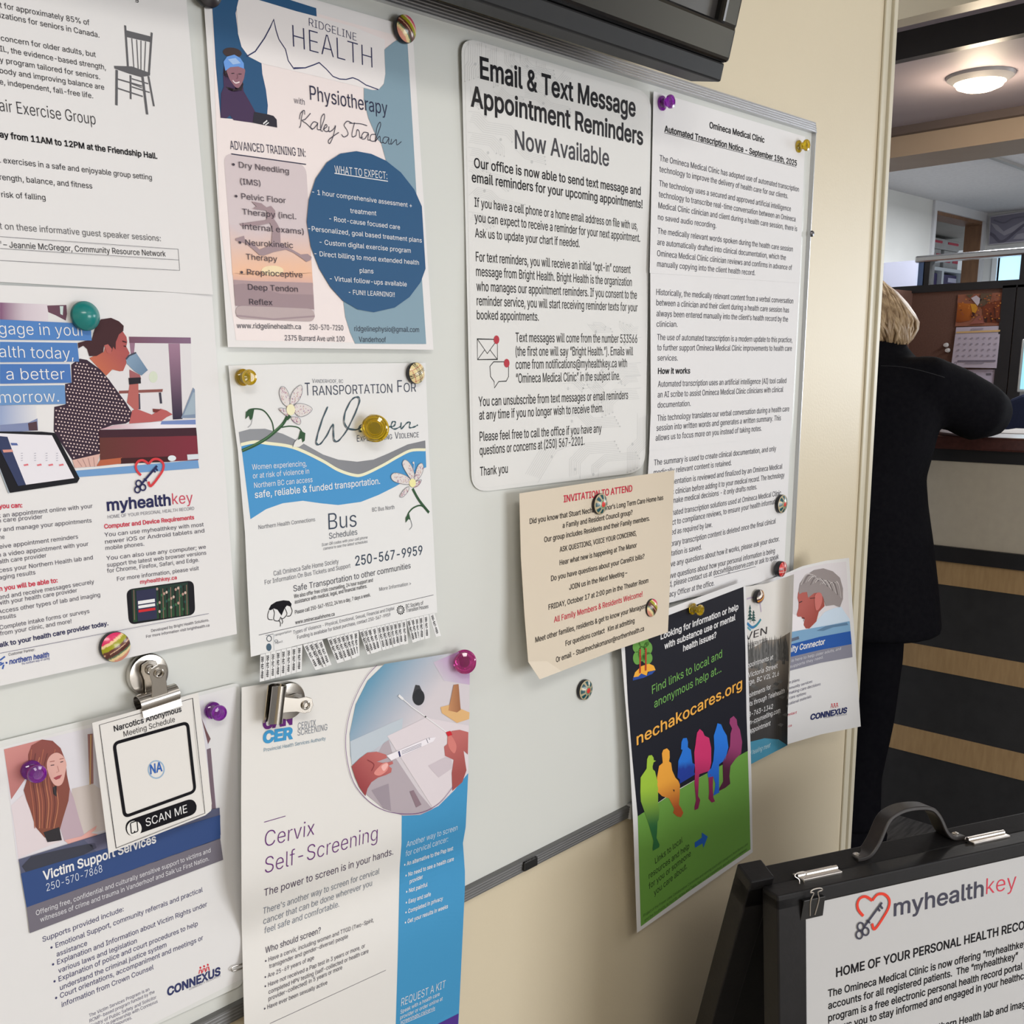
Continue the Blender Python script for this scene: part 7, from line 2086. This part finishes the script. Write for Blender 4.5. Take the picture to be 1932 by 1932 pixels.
# trousers
mb = MB()
for sg, xr in ((-1, 1672), (1, None)):
    yb = yr(1664, 1300) + .065
    yy = yb if sg < 0 else 2 * yc0 - yb
    ye = [on(0, XPn, a, b_)[1] for a, b_ in ((1690, 1120), (1672, 1260), (1655, 1380), (1655, 1600))]
    ra = [.092, .088, .074, .070]
    fy = lambda i: (ye[i] + ra[i]) if sg < 0 else 2 * yc0 - ye[i] - ra[i]
    mb.tube([(XPn, fy(0), zz(1120)), (XPn, fy(1), zz(1260)), (XPn + .02, fy(2), zz(1380)), (XPn, fy(3), .10)], ra, 20)
remesh_body(mb, 'trousers', M_PANT, root, 0.011, 3)
fy0 = on(0, XPn, 1655, 1600)[1] + .07
for sg in (-1, 1):
    yy = fy0 if sg < 0 else 2 * yc0 - fy0
    mb = MB(); ringloft(mb, [((XPn + .05, yy, .0), .048, .13), ((XPn + .05, yy, .03), .050, .132), ((XPn + .03, yy, .07), .044, .10), ((XPn + .0, yy, .12), .042, .06)]); mb.build('shoe', M_PANT, root, smooth=True)
# hair: a rounded bob with strands
M_HAIR = noisy('blonde_hair', (0.20, 0.12, 0.06), (0.55, 0.40, 0.24), 26, 0.42, stretch=(2.5, 2.5, .35), bump=0.5, bscale=120)
mb = MB()
hl = Vector((0, 0, 0))
hrings = []
for py_, rx_, dep_, fx in ((522, 1652, .02, .17), (530, 1664, .06, .165), (548, 1684, .10, .16), (570, 1702, .125, .155), (592, 1718, .132, .15), (608, 1727, .128, .145), (622, 1727, .112, .14), (640, 1719, .085, .13), (650, 1712, .05, .12)):
    X = XPn + fx
    hrings.append(((X, yca(X, py_), on(0, X, 1700, py_)[2]), max(yca(X, py_) - on(0, X, rx_, py_)[1], .02), dep_))
ringloft(mb, list(reversed(hrings)), 36)
rnd = random.Random(5)
for k in range(300):
    t = rnd.uniform(-1.35, 1.35) + math.pi     # around the back
    pts, rr = [], []
    for i in range(0, 9):
        c, a, b = hrings[i]
        wob = .004 * math.sin(i * .7 + k * .9)
        tt = t + .16 * math.sin(i * .55 + k * .37)
        pts.append((c[0] + (b + .004 + wob) * math.cos(tt), c[1] + (a + .004 + wob) * math.sin(tt), c[2]))
        rr.append((.0028 + .0022 * (k % 5) / 4) if 0 < i < 8 else .0015)
    mb.tube(pts, rr, 6)
hair = mb.build('hair', M_HAIR, root, smooth=True, angle=60)
# shoulder seam of the coat
mb = MB()
mb.tube([Vector((XPn - .085, yr(x, y, XPn - .085), zz(y, x, XPn - .085))) for x, y in smooth_path([(1662, 690), (1700, 692), (1740, 700), (1782, 712)], n=5)], .0008, 6)
mb.build('seam', mat('seam_thread', (0.02, 0.02, 0.024), 0.8), root)

# ------------------------------------------------------------------ set all sheets
build_sheets()
set_lettering
for nm, mb in PLATE.parts.items():
    o = mb.build('maker_name', PAPER, plate, fix=False)
